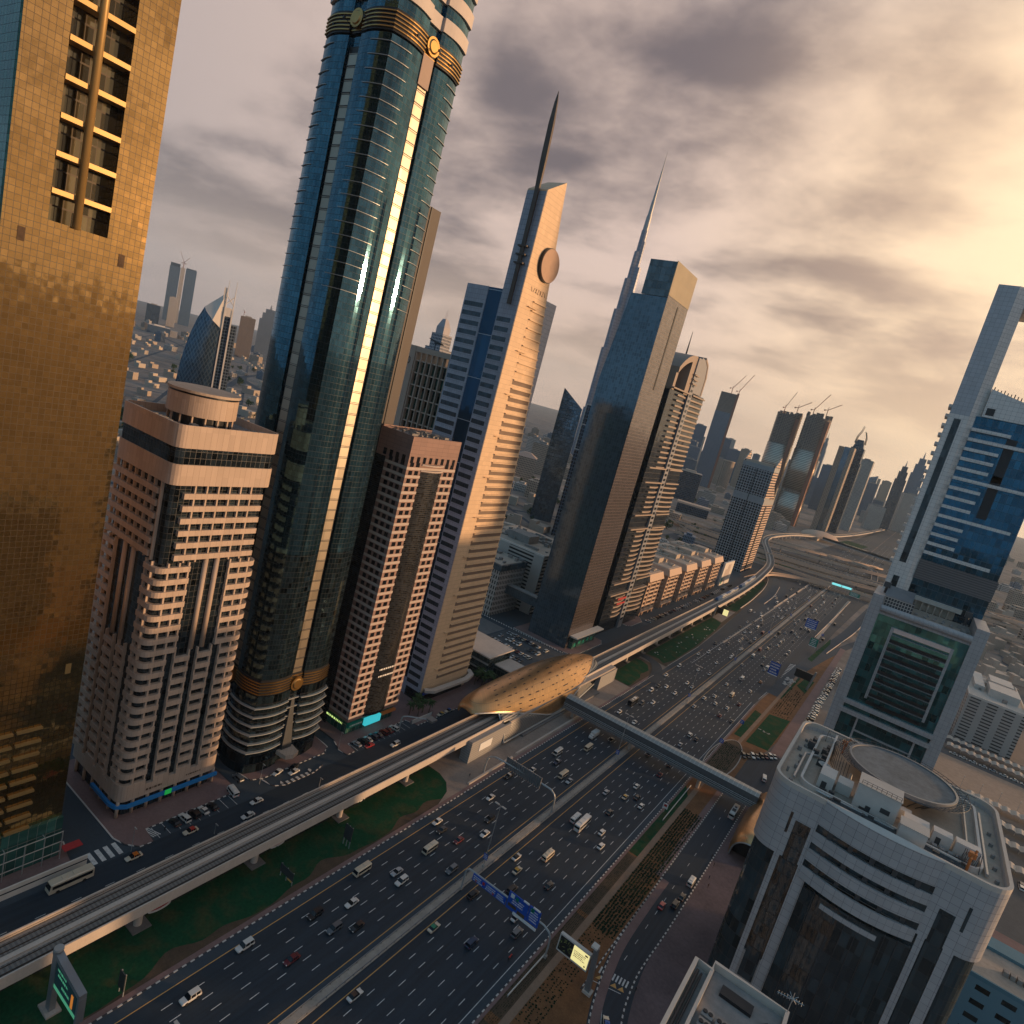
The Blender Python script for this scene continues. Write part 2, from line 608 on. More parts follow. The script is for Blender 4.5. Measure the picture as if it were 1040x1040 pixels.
# painted lines
g = MB()
for x, y1 in ((-101.1, 470), (-80.35, 1300), (-73.9, 1300)):
    g.poly([(x - .11, -60), (x + .11, -60), (x + .11, y1), (x - .11, y1)], .062)
struct('road_edge_line', g, 'yellow_paint')
LEFT_DASH = [-97.75, -94.35, -91.0, -87.65, -84.2]
RIGHT_DASH = [-70.6, -67.2, -63.9, -60.5, -57.1, -53.8]
g = MB()
k = 0
for x in LEFT_DASH + RIGHT_DASH:
    off = 3.1 if x < -80 else 1.2
    n = 0
    while True:
        y = 26 + off + n * 7.3
        if y > 1250: break
        g.poly([(x - .09, y), (x + .09, y), (x + .09, y + 2.5), (x - .09, y + 2.5)], .063)
        n += 1
for x, y0, y1 in ((-50.9, -60, 410),):
    g.poly([(x - .08, y0), (x + .08, y0), (x + .08, y1), (x - .08, y1)], .063)
for i in range(12):                      # chevrons at the gore
    y = 478 + i * 4.2
    w = .6 + i * .42
    g.quad((-47.2 - w * .3, y, .063), (-47.2 + w, y + 3.2, .063), (-47.2 + w, y + 4.6, .063), (-47.2 - w * .3, y + 1.4, .063))
g.strip([(-96.6, 430), (-96.6, 505)], -.12, .12, .063)
g.strip([(-48.9, 420), (-46.8, 470), (-45.6, 530)], -.12, .12, .063)
struct('lane_line', g, 'white_paint')

# median: raised paving with kerbs
g = MB(); g.box(-78.6, -76.2, -60, 1000, .0, .20)
struct('median_strip', g, 'median_paving')
g = MB(); g.box(-96.9, -95.6, 505, 930, 0, .25); g.box(-47.0, -44.6, 640, 905, 0, .25)
struct('divider_strip', g, 'median_paving')

# west verge
g = MB(); g.box(-104.35, -104.0, -60, 378, 0, .17); g.box(-104.9, -104.55, 404, 470, 0, .17)
struct('kerb_west', g, 'kerb_paint')
g = MB(); g.poly([(-105.7, -60), (-104.35, -60), (-104.35, 378), (-105.7, 378)], .13)
struct('footpath_west', g, 'pink_paving')
g = MB(); g.poly([(-122.5, -60), (-105.7, -60), (-105.7, 396), (-122.5, 396)], .06)
struct('verge_soil', g, 'brown_bed')


def wavy(y0, y1, base, amp, ph, step=2.0):
    pts = []
    y = y0
    while y <= y1:
        a = y * .155 + ph
        pts.append((base - amp * (.5 + .5 * math.sin(a)) * (.7 + .3 * math.sin(y * .41)), y))
        y += step
    return pts


g = MB()
edge = wavy(-30, 178, -106.1, 4.2, 1.1)
edge += [(-108.5, 182), (-112, 186), (-117, 188)]
g.poly([(-122.2, -30)] + edge + [(-122.2, 188)], .10)
edge = wavy(346, 374, -107, 3, .4) + [(-109, 382), (-113, 390), (-119, 393)]
g.poly([(-120.5, 346)] + edge + [(-122, 392)], .10)
poly = [(-122, 408), (-113, 410), (-108, 405), (-105.8, 420), (-106.5, 470), (-110, 535), (-113, 560), (-123, 566)]
g.poly(poly, .10)
g.poly([(-125.5, 618), (-115.5, 622), (-120, 690), (-125.5, 760), (-132, 822), (-136, 830), (-133, 760), (-127.5, 690)], .10)
tag(g.build('grass', 'lawn'), kind='stuff')
g = MB(); g.poly([(-124, 404), (-105.0, 402), (-105.2, 470), (-112, 600), (-120, 740), (-134, 850), (-145, 850), (-128, 560)], .07)
struct('verge_soil_far', g, 'brown_bed')
g = MB(); g.poly([(-123, 568), (-113.5, 563), (-115.5, 616), (-125, 612)], .11)
struct('sand_patch', g, 'dirt')
g = MB(); g.poly([(-128.6, -60), (-122.2, -60), (-122.2, 188), (-128.6, 188)], .08)
g.poly([(-131, 345), (-121, 345), (-126, 600), (-134, 800), (-142, 800)], .08)
struct('shrub_bed', g, 'dark_bed')
# station forecourt
g = MB(); g.poly([(-128, 188), (-117, 188), (-112, 186), (-108.4, 182), (-105.7, 174), (-105.7, 345), (-128, 345)], .12)
struct('station_forecourt', g, 'dirt')
g = MB(); g.box(-106.6, -105.8, 192, 222, .12, .9); g.box(-107.2, -106.4, 226, 300, .12, .75)
tag(g.build('forecourt_wall', 'concrete_light'), 'low pale wall edging the station forecourt beside the highway', 'wall')

# service road on the west side
g = MB(); g.poly([(-143.6, -60), (-128.6, -60), (-128.6, 400), (-131, 560), (-136, 760), (-150, 900), (-166, 900), (-151, 700), (-144.5, 420)], .05)
struct('service_road', g, 'asphalt')
g = MB()
for i in range(60):
    y = -20 + i * 7.6
    for x in (-136.4,):
        g.poly([(x - .07, y), (x + .07, y), (x + .07, y + 2.2), (x - .07, y + 2.2)], .062)
for y in (77.5, 79.6, 81.7, 83.8, 85.9):      # crossing at the side street
    g.poly([(-149.4, y), (-144.6, y), (-144.6, y + 1.1), (-149.4, y + 1.1)], .066)
for i in range(9):                            # bays in front of the beige tower
    y = 96.5 + 3.0 * i
    g.poly([(-149.5, y), (-144.2, y), (-144.2, y + .14), (-149.5, y + .14)], .066)
for i in range(11):
    y = 171.6 + 2.9 * i
    g.poly([(-150, y), (-144.8, y), (-144.8, y + .14), (-150, y + .14)], .066)
for i in range(7):
    y = 92.2 + .6 * i
    g.quad((-149.4, y, .066), (-145.4, y + 1.4, .066), (-145.4, y + 1.7, .066), (-149.4, y + .3, .066))
struct('bay_marking', g, 'white_paint')
# west pavements, raised 12 cm
pav = [
    [(-157, -60), (-147.2, -60), (-147.2, 72), (-149, 76), (-157, 77.2)],
    [(-190, 87.4), (-151, 87.4), (-147.2, 88.6), (-144.2, 91.2), (-144.0, 94.6), (-149.6, 95.2), (-149.6, 122), (-148.4, 124.4), (-153, 124.4), (-157, 124.4), (-190, 124.4)],
    [(-188, 129.6), (-156, 129.6), (-152, 130.4), (-150.6, 134), (-150.6, 160), (-153, 163.4), (-160, 164), (-188, 164)],
    [(-188, 168.6), (-155, 168.6), (-149, 166), (-145.0, 166.5), (-145.2, 170.4), (-150.2, 171.2), (-150.2, 203.5), (-144.6, 205), (-144.6, 262), (-150, 270), (-160, 272), (-188, 272)],
    [(-190, 346), (-156.6, 346), (-150, 348), (-146.2, 352), (-146.2, 388), (-149.2, 394), (-190, 394)],
    [(-190, 446), (-153, 446), (-151, 450), (-151, 470), (-156, 478), (-190, 478)],
]
g = MB()
for p in pav: g.prism(p, 0, .14)
struct('pavement', g, 'pink_paving')


def inset_ring(mb, p, w=.32, z0=0, z1=.17):
    n = len(p)
    cx = sum(q[0] for q in p) / n; cy = sum(q[1] for q in p) / n
    mb.beam(list(p) + [p[0]], -.02, w, z0, z1)


g = MB()
for p in pav: g.beam(list(p), -.02, .34, 0, .175)
g.beam([(-150, 133.4), (-145.4, 134.4), (-143.6, 138), (-143.6, 150), (-145.2, 155)], -.2, .2, .03, .19)
g.beam([(-145.6, 137.5), (-144.4, 139), (-144.4, 148), (-145.8, 150)], -.6, .6, .04, .16)
struct('pavement_kerb', g, 'kerb_paint')
# car park beyond the slender cream tower
g = MB(); g.poly([(-190, 288), (-150, 288), (-150, 343), (-190, 343)], .035)
struct('car_park', g, 'asphalt_lot')
g = MB(); g.poly([(-216, 302), (-191, 302), (-191, 338), (-216, 338)], .06)
struct('bare_lot', g, 'concrete_dark')
g = MB(); g.beam([(-218, 342.6), (-152, 345.2)], -.6, .6, 0, .16)
struct('lot_kerb', g, 'kerb_paint_x')

# east verge
g = MB(); g.box(-48.9, -48.55, -60, 408, 0, .17); g.box(-34.3, -33.95, 150, 300, 0, .17)
kpath = [(-33.9, 210), (-33.9, 178), (-32.6, 163), (-29.6, 148), (-25.4, 136), (-19, 122)]
kk = path_at(kpath, 6)
g.beam(kk, -.18, .18, 0, .17)
struct('kerb_east', g, 'kerb_paint')
g = MB(); g.poly([(-48.55, -60), (-47.7, -60), (-47.7, 408), (-48.55, 408)], .13)
struct('footpath_east', g, 'pink_paving')
g = MB(); g.poly([(-47.7, -60), (-20, -60), (-20, 120), (-34, 215), (-34, 300), (-22, 420), (-22, 640), (-36, 640), (-47.7, 420)], .05)
struct('verge_soil_east', g, 'orange_soil')
g = MB()
g.poly([(-47.7, 60), (-44.3, 60), (-44.3, 124), (-47.7, 124)], .075)
g.poly([(-47.7, 127), (-44.3, 127), (-44.3, 172), (-47.7, 172)], .075)
g.poly([(-47.7, 174), (-44.3, 174), (-44.3, 211.5), (-47.7, 211.5)], .075)
struct('planting_bed', g, 'brown_bed')
g = MB()
g.poly([(-47.7, 212.5), (-44.3, 212.5), (-44.3, 268), (-47.7, 276)], .09)
g.poly([(-46.6, 352), (-41.8, 352), (-41.0, 398), (-46.2, 400)], .09)
g.poly([(-39.6, 350), (-28.6, 352), (-27.4, 408), (-38.6, 404)], .09)
g.poly([(-40, 440), (-38.5, 440), (-36.5, 500), (-38, 500)], .09)
g.poly([(-41.5, 560), (-37.6, 556), (-34.2, 640), (-36.4, 660)], .09)
g.poly([(-36, 480), (-29, 470), (-28, 505), (-34, 510)], .09)
tag(g.build('grass', 'lawn'), kind='stuff')
g = MB()
g.poly([(-44.3, 60), (-42.3, 60), (-42.3, 300), (-41, 345), (-38.4, 500), (-40.2, 500), (-43, 345), (-44.3, 300)], .10)
struct('sand_path', g, 'sandpath')
ring_c = (-43.2, 318)
circ = [(ring_c[0] + 6.8 * math.cos(a), ring_c[1] + 27 * math.sin(a)) for a in [2 * math.pi * i / 36 for i in range(36)]]
g = MB(); g.poly(circ, .115)
struct('round_bed', g, 'brown_bed')
g = MB(); g.beam(circ + [circ[0]], -.25, .25, .05, .2)
struct('bed_edging', g, 'concrete')
g = MB()
g.beam(kk, -2.6, -.2, 0, .12)
g.box(-36.5, -34.3, 210, 300, 0, .12)
g.poly([(-27.2, 350), (-21.6, 350), (-21.4, 640), (-25.6, 640)], .11)
struct('footpath_service', g, 'pink_paving')
# east service road
sp = path_at([(-29.2, 330), (-29.2, 240), (-29.4, 200), (-29.6, 178), (-28.6, 164), (-25.9, 150), (-21.8, 138), (-14, 124), (-4, 110)], 6)
g = MB()
g.strip(sp, -5.2, 4.6, .055)
g.poly([(-34, 300), (-24, 300), (-2, 330), (-2, 352), (-22, 352), (-34, 330)], .058)
struct('service_road_east', g, 'asphalt')
g = MB()
for i in range(9):                      # crossing
    t = i * .92
    g.poly([(-33.0 + t, 158.4 + t * .22), (-32.55 + t, 158.4 + t * .22), (-32.75 + t, 160.9 + t * .22), (-33.2 + t, 160.9 + t * .22)], .068)
g.strip([(-33, 154.8), (-25.6, 157.2)], -.1, .1, .068)
g.strip(path_at([(-29.0, 155.5), (-27.4, 149.5), (-25.2, 144)], 4), -.07, .07, .068)
for i in range(14):
    y = 168 + i * 8
    g.poly([(-29.5, y), (-29.36, y), (-29.36, y + 2.2), (-29.5, y + 2.2)], .068)
struct('service_road_marking', g, 'white_paint')
g = MB()
for i in range(4):
    g.add([(-32.9 + i * 2, 156.2 + i * .5, .067), (-31.1 + i * 2, 156.7 + i * .5, .067), (-32.1 + i * 2, 158.0 + i * .5, .067)], [(0, 1, 2)])
struct('hump_marking', g, 'yellow_paint')
g = MB(); g.poly([(-24.6, 168), (-24.2, 300), (-2, 310), (40, 310), (40, 100), (-12, 100), (-19.5, 140), (-23.6, 152)], .04)
struct('plaza', g, 'plaza_paving')
g = MB(); g.beam(path_at([(-23.9, 300), (-24.0, 200), (-24.6, 172), (-24.3, 163), (-22.6, 152), (-18.8, 141)], 5), -.2, .2, 0, .17)
struct('kerb_plaza', g, 'kerb_paint')
# slip roads
g = MB()
g.strip(path_at([(-100.5, 366), (-104.2, 384), (-109.4, 396), (-116, 401.5), (-124, 402), (-133, 396)], 6), -3.4, 3.4, .16)
struct('slip_road_west', g, 'asphalt')
g = MB()
g.strip(path_at([(-44.4, 440), (-42, 500), (-37.5, 570), (-32.5, 640), (-27, 720), (-24, 800), (-20, 900)], 5), -4.4, 4.4, .075)
g.strip(path_at([(-40, 520), (-33, 580), (-24, 640), (-12, 700), (10, 760)], 5), -3.2, 3.2, .085)
struct('slip_road_east', g, 'asphalt_old')
g = MB()
g.strip(path_at([(-110.8, 700), (-113, 760), (-122, 830), (-133, 880), (-150, 905), (-175, 900)], 6), -4, 4, .10)
g.strip(path_at([(-101, 640), (-104, 740), (-112, 830), (-128, 900), (-160, 950)], 6), -3.5, 3.5, .11)
struct('slip_road_interchange', g, 'asphalt_old')
g = MB()
g.beam(path_at([(-116.6, 640), (-119, 700), (-126, 790), (-137, 858), (-152, 890)], 6), -.25, .25, 0, .9)
g.beam(path_at([(-107, 700), (-109, 760), (-116, 826)], 6), -.25, .25, 0, .9)
g.beam([(-97.0, 700), (-97.0, 925)], -.2, .2, .2, 1.1)
g.beam([(-48, 640), (-44, 900)], -.2, .2, .2, 1.1)
g.beam(path_at([(-35, 600), (-30, 660), (-24, 740), (-20, 860)], 5), 2.4, 2.8, 0, .9)
struct('slip_road_parapet', g, 'concrete_light')

# rows of young shrubs on the east beds
g = MB()
r_ = random.Random(3)


def tuft(mb, x, y, z, s):
    n = 5
    a0 = r_.random() * 6
    ring = [(x + s * r_.uniform(.7, 1.1) * math.cos(a0 + i * 6.283 / n), y + s * r_.uniform(.7, 1.1) * math.sin(a0 + i * 6.283 / n), z + s * .15) for i in range(n)]
    mb.add(ring + [(x + r_.uniform(-.2, .2) * s, y + r_.uniform(-.2, .2) * s, z + s * r_.uniform(.7, 1.1))], [(i, (i + 1) % n, n) for i in range(n)])


def bed_rows(mb, x0, x1, y0, y1, dx, dy, s, miss, jit=.15):
    x = x0
    while x < x1:
        y = y0
        while y < y1:
            if r_.random() > miss:
                tuft(mb, x + r_.uniform(-jit, jit), y + r_.uniform(-jit, jit) * 2, .07, s * r_.uniform(.6, 1.25))
            y += dy
        x += dx


bed_rows(g, -41.9, -36.8, 110, 205, .95, .75, .30, .38)
bed_rows(g, -41.9, -35.0, 172, 258, .95, .45, .42, .12)
bed_rows(g, -47.4, -44.5, 90, 211, .5, .55, .16, .25, .05)
bed_rows(g, -46.8, -38.6, 296, 338, .8, .8, .35, .3)
bed_rows(g, -38.5, -28.5, 408, 470, 1.3, 1.3, .45, .45)
tag(g.build('shrub_rows', 'leaf_dark'), kind='stuff')
g = MB()
bed_rows(g, -128.2, -122.6, 30, 188, .8, .9, .5, .3)
bed_rows(g, -131, -124, 405, 640, 1.1, 1.4, .6, .4)
tag(g.build('shrub_bed_planting', 'leaf_dark'), kind='stuff')
# flower ovals under the viaduct
ov0 = None
for i, (y, lab) in enumerate(((85.2, 'red flower oval with white rim, nearest of the three under the viaduct'),
                              (119.9, 'red flower oval with white rim, second from the near end of the viaduct'),
                              (153.2, 'red flower oval with white rim, nearest to the station of the three'))):
    x = -122.6 - .014 * (y - 80)
    t = thing('flower_bed', lab, 'flower bed', (x, y, .08), 'red flower ovals under the viaduct')
    if i == 0:
        e0 = [(x + 1.0 * math.cos(a), y + 3.0 * math.sin(a)) for a in [2 * math.pi * k_ / 20 for k_ in range(20)]]
        e1 = [(x + .72 * math.cos(a), y + 2.6 * math.sin(a)) for a in [2 * math.pi * k_ / 20 for k_ in range(20)]]
        c1 = MB().prism(e0, .08, .42).build('rim', 'sign_white', t)
        c2 = MB().prism(e1, .42, .55).build('flowers', 'red_paint', t)
        ov0 = [c1, c2]
    else:
        for c in ov0:
            cc = c.copy(); cc.parent = t; col.objects.link(cc)
# pale rocks scattered on the far lawn
r_ = random.Random(11)
g = MB()
for i in range(26):
    x, y = r_.uniform(-119, -108), r_.uniform(415, 540)
    tuft(g, x, y, .1, r_.uniform(.3, .8))
for i in range(20):
    tuft(g, r_.uniform(-44, -38), r_.uniform(470, 488), .1, r_.uniform(.6, 1.5))
for i in range(14):
    tuft(g, -35.5 + r_.uniform(-3, 3), 374 + r_.uniform(-.8, .8), .1, r_.uniform(.3, .5))
tag(g.build('loose_rocks', 'white_gravel'), kind='stuff')
# ---------------------------------------------------------------- west row of towers
glass('gold_glass', (.43, .265, .10), 1.15, 1.28, .075, .075, (.03, .02, .01), .10, .06, .95, .015, .05, dark=0)
glass('gold_glass_side', (.05, .11, .085), 1.45, 1.55, .06, .06, (.02, .03, .03), .3, .08, .8, .02, .01)  # dark green camera side, the gold glass's shade put into the tint
glass('recess_glass', (.10, .085, .05), 1.5, 3.4, .08, .10, (.03, .02, .01), .7, .10, .7, .03, .02)
plain('gold_clad', (.40, .26, .10), .45, .45, var=.1)
glass('lobby_glass', (.05, .16, .14), 2.0, 4.0, .05, .05, (.20, .22, .20), .4, .1, .5, .02, .01)


def mesh_parts(t, specs):
    for nm, mb, mt in specs:
        mb.build(nm, mt, t)


# --- gold tower
t = thing('glass_tower', 'tall gold mirrored tower cut off by the left and upper edges of the view', 'tower', (-172, 61.7, 0))
Y0, Y1 = 48.9, 74.6
b = MB(); b.box(-190, -154, Y0, Y1, 0, 153.5); b.box(-190, -157.4, Y0, Y1, 153.5, 262)
b.box(-157.4, -154, Y0, 56.2, 153.5, 262); b.box(-157.4, -154, 67.0, Y1, 153.5, 262)
b.build('curtain_wall', 'gold_glass', t)
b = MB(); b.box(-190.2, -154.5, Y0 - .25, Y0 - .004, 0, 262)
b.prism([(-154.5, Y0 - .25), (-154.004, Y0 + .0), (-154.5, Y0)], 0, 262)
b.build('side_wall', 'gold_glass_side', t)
b = MB(); b.box(-157.38, -157.2, 56.2, 67, 153.5, 262); b.build('recess_wall', 'recess_glass', t)
b = MB(); b.cyl(-153.5, 61.0, 153.3, 262, .75, n=14); b.build('column', 'gold_clad', t, True)
for i in range(12):
    z = 158.6 + 6.8 * i
    b = MB(); b.box(-157.1, -153.75, 56.25, 66.95, z, z + .95); b.build('balcony_slab', 'gold_clad', t)
for i in range(10):
    z = 8.2 + 3.45 * i
    b = MB(); b.box(-153.98, -153.2, 49.5, 61.3, z, z + .55); b.box(-153.98, -153.2, 62.0, 67.2, z + .05, z + .6)
    b.build('louvre', 'gold_clad', t)
for y, z in ((51.6, 148.2), (69.6, 148.6), (70.6, 52.6)):
    b = MB(); b.box(-153.99, -153.9, y, y + 1.2, z, z + 2.6); b.build('open_pane', 'brown_bed' if z > 60 else 'gold_clad', t)
b = MB(); b.box(-153.98, -153.0, 61.5, 74.7, .2, 11.6); b.build('lobby', 'lobby_glass', t)
b = MB()
for y in (62, 66.2, 70.4, 74.4):
    b.tube([(-151.6, y, 0), (-151.6, y, 8.4)], .13)
for z in (2.6, 5.4, 8.3):
    b.tube([(-151.6, 61, z), (-151.6, 74.4, z)], .12)
for y in (62, 70.4):
    b.tube([(-151.6, y, 8.3), (-153.4, y, 8.3)], .12)
b.build('entrance_frame', 'lamp_steel', t)
b = MB(); b.box(-152.8, -150.4, 74.9, 79.2, 2.6, 2.8); b.build('awning', 'red_paint', t)
# hoarding along the kerb
t = thing('hoarding', 'long white site hoarding with dark slot between the gold tower and service road', 'hoarding', (-146.0, 60, 0))
b = MB(); b.box(-146.25, -145.85, 36, 78.4, .0, 1.5); b.box(-146.25, -145.85, 36, 78.4, 2.0, 3.1); b.build('boarding', 'white_wall', t)
b = MB(); b.box(-146.15, -145.95, 36, 78.3, 1.5, 2.0)
b.build('slot', 'black_metal', t)

# --- beige office tower
panel('beige_clad', (.45, .345, .27), 1.7, 6.0, .03, .0, (.22, .15, .12), .7, 0, .07, bigvar=.16)
glass('smoke_glass', (.045, .065, .08), 1.5, 1.75, .06, .05, (.06, .06, .06), .5, .10, .75, .02, .01, dark=.1)
t = thing('office_tower', 'beige banded office tower with a round drum on its roof', 'tower', (-172, 106, 0))
X0, X1, Y0, Y1 = -187.4, -157.3, 90.4, 121.0
IN = 1.15


def rc(x0, x1, y0, y1, r=2.6, n=5, corners=(1, 1, 1, 1)):
    """rounded rectangle, counter-clockwise from lower-left"""
    out = []
    for (cx, cy, a0, on, px, py) in ((x0 + r, y0 + r, 180, corners[0], x0, y0), (x1 - r, y0 + r, 270, corners[1], x1, y0),
                                     (x1 - r, y1 - r, 0, corners[2], x1, y1), (x0 + r, y1 - r, 90, corners[3], x0, y1)):
        if on:
            for i in range(n + 1):
                a = R(a0 + 90 * i / n)
                out.append((cx + r * math.cos(a), cy + r * math.sin(a)))
        else:
            out.append((px, py))
    return out


b = MB(); b.prism(rc(X0 + IN, X1 - IN, Y0 + IN, Y1 - IN, 2), 0, 112); b.build('glass_core', 'smoke_glass', t)
q = rc(X0, X1, Y0, Y1); b = MB(); b.beam(q + [q[0]], -.6, 0, 109.4, 115.4); b.prism(q, 99.4, 105.0)
b.build('parapet', 'beige_clad', t)
b = MB(); b.prism(rc(X0 + .3, X1 - .3, Y0 + .3, Y1 - .3), 105.0, 109.8); b.build('sky_floor', 'smoke_glass', t)
FH = 3.47
nfl = 26
for i in range(nfl):
    z = 8.9 + FH * i
    h = 1.55
    b = MB()
    if i >= 20:       # upper floors: wide bands with glazed corners
        b.box(X1 - IN, X1, Y0 + 4.4, Y1 - 2.6, z, z + h)
        b.box(X0, X1 - 5.2, Y0, Y0 + IN, z, z + h)
        b.box(X0 + 3, X1 - 4, Y1 - IN, Y1, z, z + h)
    else:
        c_end = 9.6 if i >= 12 else 7.2
        # near corner bay wraps round
        pts = [(X1 - 6.4, Y0)] + [(X1 - 2.6 + 2.6 * math.cos(R(a)), Y0 + 2.6 + 2.6 * math.sin(R(a))) for a in (-90, -72, -54, -36, -18, 0)] + [(X1, Y0 + c_end)]
        b.beam(pts, -IN, 0, z, z + h)
        if i < 12:
            b.box(X1 - IN, X1, Y0 + 9.4, Y0 + 14.0, z, z + h)
            b.box(X1 - IN, X1, Y0 + 16.2, Y0 + 20.8, z, z + h)
            b.box(X0 + 16.2, X0 + 20.4, Y0, Y0 + IN, z, z + h)
        far0 = Y0 + (21.2 if i >= 12 else 23.2)
        pts = [(X1, far0)] + [(X1 - 2.6 + 2.6 * math.cos(R(a)), Y1 - 2.6 + 2.6 * math.sin(R(a))) for a in (0, 18, 36, 54, 72, 90)] + [(X1 - 7, Y1)]
        b.beam(pts, -IN, 0, z, z + h)
        b.box(X0 + (9.2 if i < 12 else 8.0), X0 + 14.2, Y0, Y0 + IN, z, z + h) if i < 12 else None
        b.box(X0, X0 + 7.2, Y0, Y0 + IN, z, z + h)
        b.box(X0 + 4, X1 - 9, Y1 - IN, Y1, z, z + h)
    b.build('floor_band', 'beige_clad', t)
b = MB()
for y in [Y0 + 7.4 + 3.35 * k for k in range(6)]:
    b.box(X1 - IN, X1 - .35, y - .22, y + .22, 77.5, 99.4)
for x in [X0 + 1.8 + 3.4 * k for k in range(8)]:
    b.box(x - .22, x + .22, Y0 + .35, Y0 + IN, 77.5, 99.4)
for y in (Y0 + 3.6, Y0 + 6.9, Y0 + 9.6, Y0 + 13.8, Y0 + 16.4, Y0 + 20.6, Y0 + 23.4, Y0 + 26.8):
    b.box(X1 - IN, X1 - .3, y - .25, y + .25, 8.9, 50.5)
for y in (Y0 + 3.6, Y0 + 6.6, Y0 + 9.3, Y0 + 21.6, Y0 + 24.8, Y0 + 27.6):
    b.box(X1 - IN, X1 - .32, y - .24, y + .24, 50.5, 77.5)
for x in (X0 + .3, X0 + 3.6, X0 + 6.9, X1 - 6.1, X1 - 3.3):
    b.box(x - .24, x + .24, Y0 + .32, Y0 + IN, 8.9, 77.5)
for x in (X0 + 9.6, X0 + 13.8, X0 + 16.6, X0 + 20.0):
    b.box(x - .24, x + .24, Y0 + .30, Y0 + IN, 8.9, 50.5)
b.build('window_post', 'beige_clad', t)
for y in (Y0 + 14.2, Y0 + 17.6):
    MB().cyl(X1 - .9, y, 50.4, 78.0, .75, n=8).build('rib', 'beige_clad', t, True)
for x in (X0 + 12.0, X0 + 16.6):
    MB().cyl(x, Y0 + .9, 50.4, 78.0, .75, n=8).build('rib', 'beige_clad', t, True)
b = MB(); b.prism(rc(X0 + .02, X1 - .01, Y0 + .01, Y1), 5.2, 8.9); b.build('base_band', 'beige_clad', t)
b = MB(); b.prism(rc(X0 + 2, X1 - 2, Y0 + 2, Y1 - 2), 0, 5.2); b.build('shopfront', 'lobby_glass', t)
b = MB()
for y in [Y0 + .7 + 4.15 * k for k in range(8)]:
    b.cyl(X1 - .9, y, 0, 5.2, .48, n=10)
for x in [X1 - 6 - 5.2 * k for k in range(5)]:
    b.cyl(x, Y0 + .9, 0, 5.2, .48, n=10)
b.build('column', 'beige_clad', t, True)
b = MB(); b.beam([(X1 - 14, Y0 - .5), (X1 - 3, Y0 - .5), (X1 - 1, Y0 + .1), (X1 + .5, Y0 + 2.5), (X1 + .5, Y1 - .5)], -.4, .4, 3.3, 4.3)
b.build('fascia', 'sign_cyan', t)
b = MB(); b.box(X1 + .92, X1 + 1.05, Y0 + 13.2, Y0 + 15.2, 3.3, 4.9); b.build('sign', 'sign_green_lit', t) if False else None
emit('sign_green_lit', (.02, .55, .10), .35)
b.build('sign', 'sign_green_lit', t)
b = MB()
bar_text(b, X1 + .02, Y0 + 7.2, 6.3, 0, 1, 6.2, 1.3, 1, 5, (1, 0)); bar_text(b, X1 + .02, Y0 + 19.6, 6.5, 0, 1, 6.4, .9, 1, 8, (1, 0))
b.build('lettering', 'brown_bed', t)
b = MB(); b.prism(rc(X0 + .8, X1 - .8, Y0 + .8, Y1 - .8, 2), 112, 113.2); b.build('roof', 'roof_grey', t)
cx, cy = -174.5, 106
b = MB(); b.cyl(cx, cy, 113.2, 116.4, 7.8, n=40); b.build('drum_base', 'black_metal', t)
b = MB(); b.cyl(cx, cy, 116.0, 121.6, 9.2, n=48); b.build('drum', 'beige_clad', t, False)
b = MB(); b.cyl(cx, cy, 121.6, 122.2, 8.8, n=48); b.build('drum_joint', 'black_metal', t)
b = MB(); b.cyl(cx, cy, 122.2, 122.9, 9.6, n=48); b.build('drum_roof', 'roof_tan', t)
b = MB()
for i in range(16):
    a = 2 * math.pi * i / 16
    b.box(cx + 8.5 * math.cos(a) - .2, cx + 8.5 * math.cos(a) + .2, cy + 8.5 * math.sin(a) - .2, cy + 8.5 * math.sin(a) + .2, 113.2, 116.2)
b.build('drum_post', 'beige_clad', t)
r_ = random.Random(21)
b = MB()
for i in range(30):
    y = Y0 + 2.2 + i * .92
    b.box(X1 - 3.3, X1 - 1.6, y, y + .5, 113.2, 113.9 + .5 * r_.random())
for i in range(22):
    x = X0 + 3 + i * 1.1
    b.box(x, x + .7, Y0 + 2, Y0 + 3.8, 113.2, 114.0 + .8 * r_.random())
for i in range(12):
    x, y = r_.uniform(X1 - 9, X1 - 4), r_.uniform(Y0 + 6, Y1 - 4)
    if math.hypot(x - cx, y - cy) > 11.5: b.box(x, x + r_.uniform(.8, 2), y, y + r_.uniform(.8, 2), 113.2, 114.2 + r_.random())
b.build('roof_plant', 'roof_grey', t)

# --- blue lobed tower
glass('blue_glass', (.048, .120, .165), 1.35, 1.8, .045, .05, (.02, .03, .035), .20, .05, .9, .007, .008, dark=.0)
glass('blue_glass_low', (.040, .075, .095), 1.35, 1.8, .045, .05, (.02, .025, .03), .4, .06, .85, .03, .02, dark=.04)  # darker copy for lower floors, the city's reflection put into its tone
glass('strip_panel', (.34, .30, .24), 4.2, 3.55, .0, .06, (.05, .05, .05), .16, .36, .85, .006, .006)
plain('crown_white', (.50, .44, .40), .55, var=.1)
plain('annex_brown', (.060, .048, .044), .55, var=.15, scale=.2)
plain('ledge_grey', (.40, .42, .42), .4, .4, var=.1)
t = thing('glass_tower', 'tall blue glass tower with rounded lobes and gold ringed medallions', 'tower', (-170.4, 144.3, 0))
CX, CY = -170.4, 144.3


